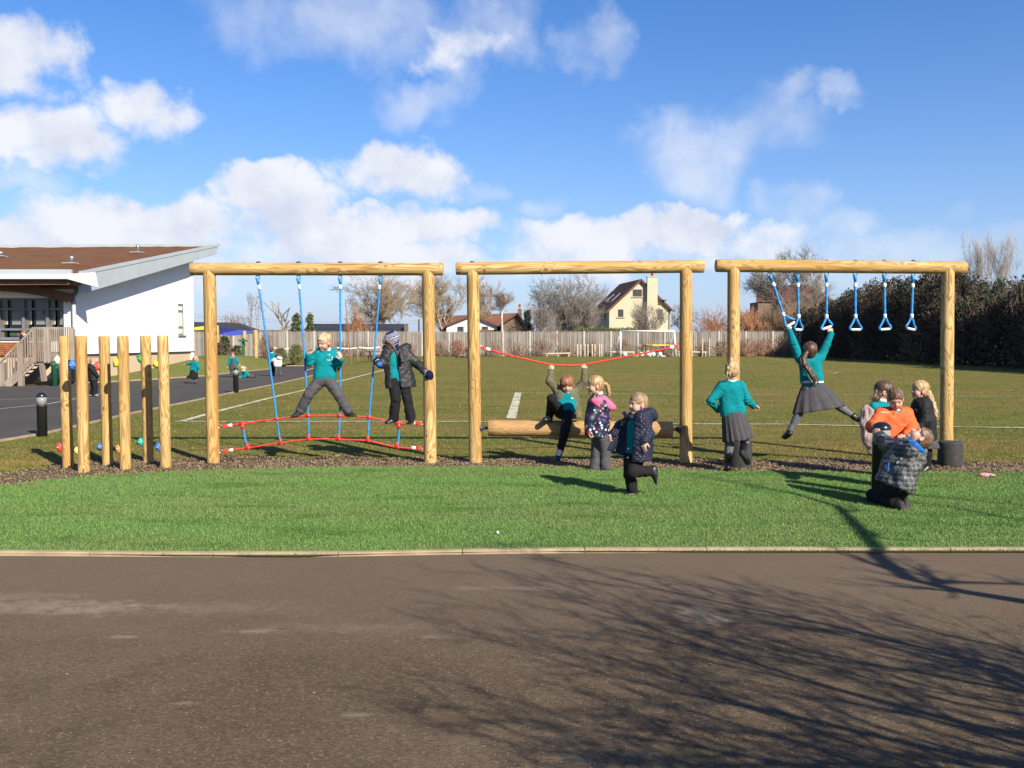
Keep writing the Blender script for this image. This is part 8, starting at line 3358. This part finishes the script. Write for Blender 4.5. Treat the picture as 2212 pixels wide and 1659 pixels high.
# 8 --- dark haired girl behind the orange jacket
k = Kid('girl with long dark hair and a pale pink coat half hidden behind the orange jacket', CK, 10.15, hair='brown')
k.set(head=(462, 222, 0), neck=(430, 335, 0), sL=(350, 395, -.06), sR=(505, 400, .06), eL=(330, 560, -.05), wL=(380, 650, -.05), tL=(400, 700, -.05), eR=(540, 560, .05), wR=(520, 650, 0), tR=(520, 710, 0),
      hL=(390, 690, 0), hR=(470, 690, 0), kL=(390, 890, 0), aL=(390, 1075, 0), oL=(430, 1110, -.02), kR=(470, 890, 0), aR=(470, 1075, 0), oR=(520, 1110, 0))
k.start((.85, -.30, -.1), (0, 0, 1), front=False)
k.body({'L': ((1, 0, 0), 1, .6), 'R': ((1, 0, 0), 1, .6)})
k.jumper()
k.collar()
k.trousers(BLACKT)
k.shoe('L', down=(0, 0, -1)); k.shoe('R', down=(0, 0, -1))
k.hair('girl', g=.013, tail=[k.hl(0, -.08, .03), k.p(400, 230, -.02), k.p(380, 280, -.03), k.p(340, 330, -.03)], tr=.030, nstr=12)
F = k.field(['sL', 'hL', 'eL', 'kL'], .25)
F.chain([k.p(300, 440, -.05), k.p(275, 560, -.06), k.p(305, 700, -.06), k.p(315, 850, -.05)], [.075, .060, .075, .040], .04, flat=((0, 1, 0), .8))
F.chain([k.p(255, 430, -.03), k.p(270, 600, -.05), k.p(285, 760, -.05)], [.03, .025, .04], .04)
k.skinpart('pink_coat', F, PALEPINK, .010, 20, stretch=(1.6, 1.6, .35))

# 9 --- boy in orange
YI = 9.32
k = Kid('boy in bright orange zip jacket leaning over the bollard light', CK, YI, hair='short_brown')
k.set(head=(578, 305, -.06), neck=(572, 432, .0), sL=(432, 462, 0), sR=(690, 462, 0), eL=(330, 600, -.10), wL=(350, 598, -.24), tL=(385, 590, -.33), eR=(765, 610, -.06), wR=(690, 690, -.20), tR=(610, 700, -.26),
      hL=(515, 800, 0), hR=(618, 800, 0), kL=(505, 1010, -.04), aL=(500, 1215, 0), oL=(490, 1262, -.14), kR=(620, 1010, 0), aR=(620, 1215, 0), oR=(630, 1262, -.14))
k.start((-.20, -.84, -.48), (-.06, 0, 1))
k.body({'L': ((0, .1, -1), 1, .4), 'R': ((0, .4, -1), -1, .4)})
k.jumper(arms='')
k.collar()
k.trousers(BLACKT, g=.014)
k.shoe('L', down=(0, 0, -1)); k.shoe('R', down=(0, 0, -1))
k.hair('boy', g=.006, wr=.0032)
F = k.field([q for q in k.J if q[0] in 'sewh' and q != 'head'] + ['neck'], 0.18)
fl = (tuple(k.bf), .84)
for sd in (-1, 1):
    F.cap(k.sc + k.lat * .058 * sd - k.tup * .05, k.hc + k.lath * .062 * sd, .104, .116, .04, flat=fl)
F.cap(k.J['sL'], k.J['sR'], .062, None, .04)
F.half(k.p(570, 790, 0), (0, 0, -1), .01)
for q in 'LR':
    F.chain([k.J['s' + q], k.J['e' + q], k.J['w' + q]], [.062, .055, .042], .028)
F.ring(k.J['neck'] + Vector((0, -.005, .0)), (0, -.35, 1), .060, .020, .02, 1.6)
F.ell(k.J['neck'] + Vector((0, -.05, .04)), (.040, .05, .06), None, .012, 's')
k.skinpart('jacket', F, ORANGE, .0055, 24, fine=.001)
k.cord(F, [k.p(566, 450, -.1), k.p(556, 560, -.1), k.p(560, 700, -.1)], (0, 1, 0), .005, ZIP, 'zip')
k.cord(F, [k.p(612, 490, -.1), k.p(597, 595, -.1)], (0, 1, 0), .006, ZIP, 'pocket_zip')
k.decal(F, k.p(480, 446, -.1), (1, 0, -.02), (0, 0, 1), (0, 1, 0), .085, .020,
        lambda s, t: (.75, .62, .55) if (abs(((s * 4) % 1) - .5) < .36 and not (abs(((s * 4) % 1) - .5) < .16 and abs(t - .5) < .22) and .15 < t < .85) else (.80, .135, .035), 40, 10, 'chest_print')

# 10 --- girl with the long pale ponytail
YJ = G(1805, 1018).y
k = Kid('girl in black coat with a long pale ponytail standing left of the right post', CK, YJ, hair='blonde')
k.set(head=(834, 212, 0), neck=(838, 312, .02), sL=(820, 385, .09), sR=(878, 390, -.09), eL=(810, 520, .08), wL=(800, 610, .0), tL=(780, 650, -.02), eR=(895, 530, -.13), wR=(830, 600, -.14), tR=(790, 620, -.12),
      hL=(865, 690, .04), hR=(895, 690, -.05), kL=(880, 870, .02), aL=(885, 1020, .02), oL=(820, 1055, .0), kR=(920, 870, -.04), aR=(915, 1020, -.04), oR=(860, 1058, -.07))
k.start((-.98, -.08, .04), (0, 0, 1))
k.body({'R': ((0, .9, -.3), 1, .5)})
k.jumper(arms='', g=.0)
k.collar()
k.legs(fabric('black_tights', (.012, .012, .014), .8))
k.skirt(k.p(880, 660, 0), .115, k.p(895, 818, 0), .150, (1, 0, 0), .95, pleats=14, amp=.04)
k.shoe('L', SHOE, boot=.13, down=(0, 0, -1)); k.shoe('R', SHOE, boot=.13, down=(0, 0, -1))
F = k.field([q for q in k.J if q[0] in 'sewh' and q != 'head'] + ['neck'], 0.2)
F.chain([k.p(860, 400, 0), k.p(875, 540, 0), k.p(884, 730, 0)], [.140, .146, .156], .04, flat=((1, 0, 0), .84))
F.cap(k.J['sL'], k.J['sR'], .054, None, .05)
F.half(k.p(885, 728, 0), (0, 0, -1), .008)
for q in 'LR':
    F.chain([k.J['s' + q], k.J['e' + q], k.J['w' + q]], [.056, .052, .042], .022)
F.ell(k.J['neck'] + Vector((-.03, 0, .05)), (.055, .05, .06), None, .01, 's')
k.skinpart('coat', F, BLACKCOAT, .0055, 24)
k.decal(F, k.p(790, 432, -.1), (.5, -.87, 0), (0, 0, 1), (.7, .7, 0), .05, .05, badge_col((.02, .02, .022)), 14, 14)
k.hair('girl', g=.011, tail=[k.hl(0, -.085, .01), k.p(925, 235, .0), k.p(945, 280, -.02), k.p(975, 370, -.03), k.p(1000, 450, -.04), k.p(1018, 515, -.04)], tr=.022, nstr=13)
MB().torus(k.p(922, 238, .0), .021, .007, (1, .1, -.3), 14, 6).build('hair_band', WHITEC, k.root)

# 11 --- kneeling boy
YK = 8.02
k = Kid('boy in dark checked jacket kneeling on the turf and leaning back to look up', CK, YK, hair='short_brown')
k.set(head=(832, 712, .22), neck=(762, 800, .22), sL=(640, 830, .34), sR=(740, 850, .10), eL=(480, 780, .50), wL=(400, 690, .60), tL=(360, 600, .66), eR=(520, 800, .34), wR=(402, 690, .52), tR=(352, 590, .62),
      hL=(565, 1235, .22), hR=(640, 1260, .08), kL=(420, 1345, .52), aL=(655, 1395, .16), oL=(725, 1480, .08), kR=(338, 1330, .42), aR=(600, 1420, .06), oR=(688, 1505, -.02))
k.start((-.46, .10, .88), (.90, 0, .42), front=False)
k.lat = (k.J['sR'] - k.J['sL']).normalized()
k.body({'L': ((.6, .7, -.3), 1, .6), 'R': ((.6, .7, -.3), 1, .6)})
k.trousers(BLACKT, g=.012, wr=.007, end=.03)
k.shoe('L', down=(.5, -.75, .3)); k.shoe('R', down=(.6, -.75, .2))
F = SDF(A3v(k.J['aR']) - .09, A3v(k.J['aR']) + .09, .005)
F.cap(k.J['aR'].lerp(k.J['kR'], .18), k.J['aR'], .036, .034, .01)
k.skinpart('sock', F, simple('green_sock', (.03, .42, .10), .9), .001)
k.hair('boy', g=.007, wr=.0032)
F = k.field([q for q in k.J if q[0] in 'sewh' and q != 'head'] + ['neck'], 0.24)
F.chain([k.p(670, 850, .22), k.p(610, 1010, .24), k.p(560, 1180, .22)], [.104, .130, .150], .05)
F.chain([k.p(730, 880, .18), k.p(700, 1050, .12), k.p(660, 1230, .08)], [.080, .096, .096], .05)
F.half(k.p(520, 1215, .1), (-.42, 0, -1), .008)
for q in 'LR':
    F.chain([k.J['s' + q], k.J['e' + q], k.J['w' + q].lerp(k.J['e' + q], .08)], [.072, .062, .046], .03)
F.chain([k.p(790, 850, .15), k.p(830, 960, .10), k.p(820, 1020, .08)], [.055, .048, .035], .04)
F.chain([k.p(860, 860, .25), k.p(850, 940, .2)], [.045, .04], .04)
F.cap(k.p(690, 745, .22), k.p(800, 880, .22), .028, .030, .02)
F.ell(k.J['neck'] + Vector((.0, 0, .04)), (.05, .06, .05), None, .012, 's')
k.skinpart('jacket', F, CHECK, .009, 19, fine=.0015)
KF = F
F = SDF(A3v(k.J['neck']) - .2, A3v(k.J['neck']) + .2, .005)
F.chain([k.p(722, 752, .10), k.p(785, 800, .07), k.p(862, 858, .10)], [.022, .032, .022], .02)
k.skinpart('hood_lining', F, LINING, .002)
k.cord(KF, [k.p(505, 980, 0), k.p(490, 1090, 0)], (0, 1, 0), .009, LINING, 'pocket_trim')
sp = KF.surf(k.p(812, 1040, -.3), (0, 1, 0), .8) or k.p(812, 1040, 0)
MB().box(sp, (.026, .012, .022)).build('buckle', MAT['steel'], k.root)

# ---- children far off on the path and at the stair
FG = 'children far off by the school building'
HF = .013


def far(label, cr, foot, hair, h=HF):
    u, v = (cr[0] + foot[0] / cr[2]) / 1.47559, (cr[1] + foot[1] / cr[2]) / 1.47559
    return Kid(label, cr, G(u, v).y, h=h, group=FG, hair=hair)


k = far('boy in dark coat stooping between the climbing posts on the path', CM, (700, 1505), 'sandy', .010)
k.set(head=(405, 330, 0), neck=(450, 440, 0), sL=(440, 520, .10), sR=(520, 520, -.10), eL=(560, 680, .10), wL=(700, 800, .05), tL=(770, 850, .0), eR=(640, 690, -.12), wR=(745, 830, -.08), tR=(800, 880, -.05),
      hL=(560, 920, .05), hR=(620, 930, -.05), kL=(600, 1170, .05), aL=(540, 1400, .05), oL=(470, 1460, .02), kR=(660, 1170, -.05), aR=(650, 1400, -.05), oR=(750, 1490, -.12))
k.start((-.75, -.5, -.25), (-.1, 0, 1))
k.body({'L': ((0, 0, -1), 1, .5), 'R': ((0, 0, -1), 1, .5)})
k.jumper(BLACKCOAT, 'coat', g=.035, hem=.05)
k.collar(); k.trousers(BLACKT, flare=.015); k.shoe('L', TRAINER, down=(0, 0, -1)); k.shoe('R', TRAINER, down=(0, 0, -1)); k.hair('boy', g=.007)

k = Kid('boy with brown hair climbing the timber stair, seen over the balustrade', CS, 31.2, h=.011, group=FG, hair='short_brown')
k.set(head=(318, 665, 0), neck=(322, 697, 0), sL=(295, 718, .0), sR=(348, 716, .08), eL=(283, 755, 0), wL=(290, 795, -.05), tL=(285, 820, -.08), eR=(362, 755, .08), wR=(360, 795, .05), tR=(350, 820, 0),
      hL=(305, 815, 0), hR=(335, 815, .05), kL=(305, 880, 0), aL=(305, 945, 0), oL=(285, 955, -.1), kR=(335, 880, .05), aR=(335, 945, .05), oR=(320, 955, -.05))
k.start((-.75, -.6, -.1))
k.body({})
k.jumper(BLACKCOAT, 'coat', g=.022)
k.collar(); k.trousers(BLACKT); k.shoe('L', down=(0, 0, -1)); k.shoe('R', down=(0, 0, -1)); k.hair('boy', g=.010)

k = far('girl in teal cardigan and dark skirt running along the path', CFAR, (345, 792), 'straw')
k.set(head=(362, 358, 0), neck=(345, 410, 0), sL=(290, 430, .04), sR=(375, 432, -.04), eL=(225, 440, .06), wL=(180, 450, .06), tL=(155, 452, .06), eR=(400, 500, -.08), wR=(405, 548, -.06), tR=(410, 580, -.06),
      hL=(300, 570, 0), hR=(345, 570, 0), kL=(300, 690, -.02), aL=(225, 665, .05), oL=(195, 700, .08), kR=(350, 690, 0), aR=(342, 770, 0), oR=(368, 792, -.05))
k.start((.75, .6, 0), front=False)
k.body({'L': ((0, 0, -1), 1, .3), 'R': ((0, 0, -1), 1, .3)})
k.jumper(g=.022); k.collar()
k.legs(TIGHTS)
k.skirt(k.p(318, 545, 0), .11, k.p(315, 695, 0), .165, (1, 0, -.05), .85, BLACKT, 14)
k.shoe('L', down=(-1, 0, 0)); k.shoe('R', down=(0, 0, -1))
k.hair('girl', g=.012, tail=[k.hl(0, -.08, .04), k.p(315, 350, 0), k.p(290, 380, 0)], tr=.03, nstr=5)

k = far('girl in teal cardigan over a grey pinafore standing on the path', CFAR, (985, 680), 'short_brown')
k.set(head=(1012, 275, 0), neck=(1012, 325, 0), sL=(962, 345, 0), sR=(1062, 345, 0), eL=(935, 420, -.02), wL=(918, 478, -.04), tL=(905, 505, -.05), eR=(1092, 410, -.02), wR=(1112, 450, -.05), tR=(1128, 475, -.06),
      hL=(985, 470, 0), hR=(1040, 470, 0), kL=(980, 570, -.03), aL=(975, 660, 0), oL=(970, 682, -.12), kR=(1035, 570, 0), aR=(1020, 660, 0), oR=(1025, 682, -.12))
k.start((0, -1, -.1))
k.body({'L': ((0, 1, 0), -1, .3), 'R': ((0, 1, 0), 1, .3)})
k.jumper(g=.018); k.collar(); k.legs(GREYT)
F = k.field(['sL', 'sR', 'hL', 'hR'], .2)
F.cap(k.p(1010, 370, -.05), k.p(1010, 440, -.05), .070, .085, .02)
F.chain([k.p(1005, 430, 0), k.p(1005, 480, 0), k.p(1000, 545, 0)], [.10, .125, .135], .03)
F.half(k.p(1000, 545, 0), (0, 0, -1), .01)
k.skinpart('pinafore', F, GREYS, .004)
k.shoe('L', down=(0, 0, -1)); k.shoe('R', down=(0, 0, -1)); k.hair('girl', g=.013)

k = far('blonde girl in teal sitting low on the path, leaning on her arms', CFAR, (1200, 690), 'pale')
k.set(head=(1180, 530, 0), neck=(1205, 570, 0), sL=(1195, 595, .08), sR=(1235, 595, -.08), eL=(1180, 650, .05), wL=(1135, 672, 0), tL=(1108, 678, 0), eR=(1215, 665, -.10), wR=(1160, 676, -.10), tR=(1135, 682, -.10),
      hL=(1285, 650, .05), hR=(1290, 655, -.05), kL=(1340, 655, .05), aL=(1375, 660, .05), oL=(1390, 640, .05), kR=(1345, 665, -.05), aR=(1385, 665, -.05), oR=(1400, 650, -.05))
k.start((-.85, -.45, -.35))
k.body({'L': ((0, 0, -1), 1, .2), 'R': ((0, 0, -1), 1, .2)})
k.jumper(g=.018); k.collar(); k.trousers(GREYT)
k.shoe('L', down=(1, 0, 0)); k.shoe('R', down=(1, 0, 0))
k.hair('girl', g=.013, tail=[k.hl(0, -.08, .05), k.p(1225, 510, 0), k.p(1250, 545, 0)], tr=.03, nstr=5)

k = far('dark haired child in teal, back turned, with an arm round a child in pink', CFAR, (1720, 658), 'brown')
k.set(head=(1693, 198, 0), neck=(1695, 245, 0), sL=(1655, 270, 0), sR=(1755, 275, 0), eL=(1635, 340, .02), wL=(1640, 400, .05), tL=(1650, 430, .08), eR=(1810, 335, -.03), wR=(1835, 365, -.10), tR=(1850, 380, -.12),
      hL=(1675, 430, 0), hR=(1735, 430, 0), kL=(1690, 540, 0), aL=(1700, 635, 0), oL=(1695, 655, .1), kR=(1750, 540, 0), aR=(1750, 635, 0), oR=(1760, 655, .1))
k.start((.05, 1, 0), front=False)
k.body({'R': ((0, 0, -1), 1, .3)})
k.jumper(g=.020); k.collar(); k.trousers(BLACKT, flare=.015)
k.shoe('L', down=(0, 0, -1)); k.shoe('R', down=(0, 0, -1)); k.hair('girl', g=.013)

k = far('child in pale pink padded coat hugging the taller child in teal', CFAR, (1820, 660), 'brown')
k.Y -= .12
k.set(head=(1805, 292, .0), neck=(1795, 345, 0), sL=(1745, 370, .02), sR=(1835, 375, .02), eL=(1710, 385, .04), wL=(1685, 400, .12), tL=(1665, 410, .15), eR=(1850, 430, -.02), wR=(1840, 480, .02), tR=(1835, 500, .05),
      hL=(1775, 480, 0), hR=(1830, 480, 0), kL=(1775, 570, -.02), aL=(1765, 640, 0), oL=(1765, 660, .10), kR=(1832, 570, 0), aR=(1850, 640, 0), oR=(1860, 658, .05))
k.start((-.3, .95, 0), front=False)
k.body({'L': ((1, 0, 0), 1, .3)})
k.jumper(PINKWHITE, 'coat', g=.045, hem=-.01)
F = k.field(['head', 'neck', 'sR'], .2)
F.cap(k.p(1815, 335, -.08), k.p(1850, 345, -.06), .075, .070, .03)
k.skinpart('hood', F, PINKWHITE, .004)
k.trousers(GREYT, flare=.01)
k.shoe('L', down=(0, 0, -1)); k.shoe('R', down=(0, 0, -1)); k.hair('girl', g=.012)
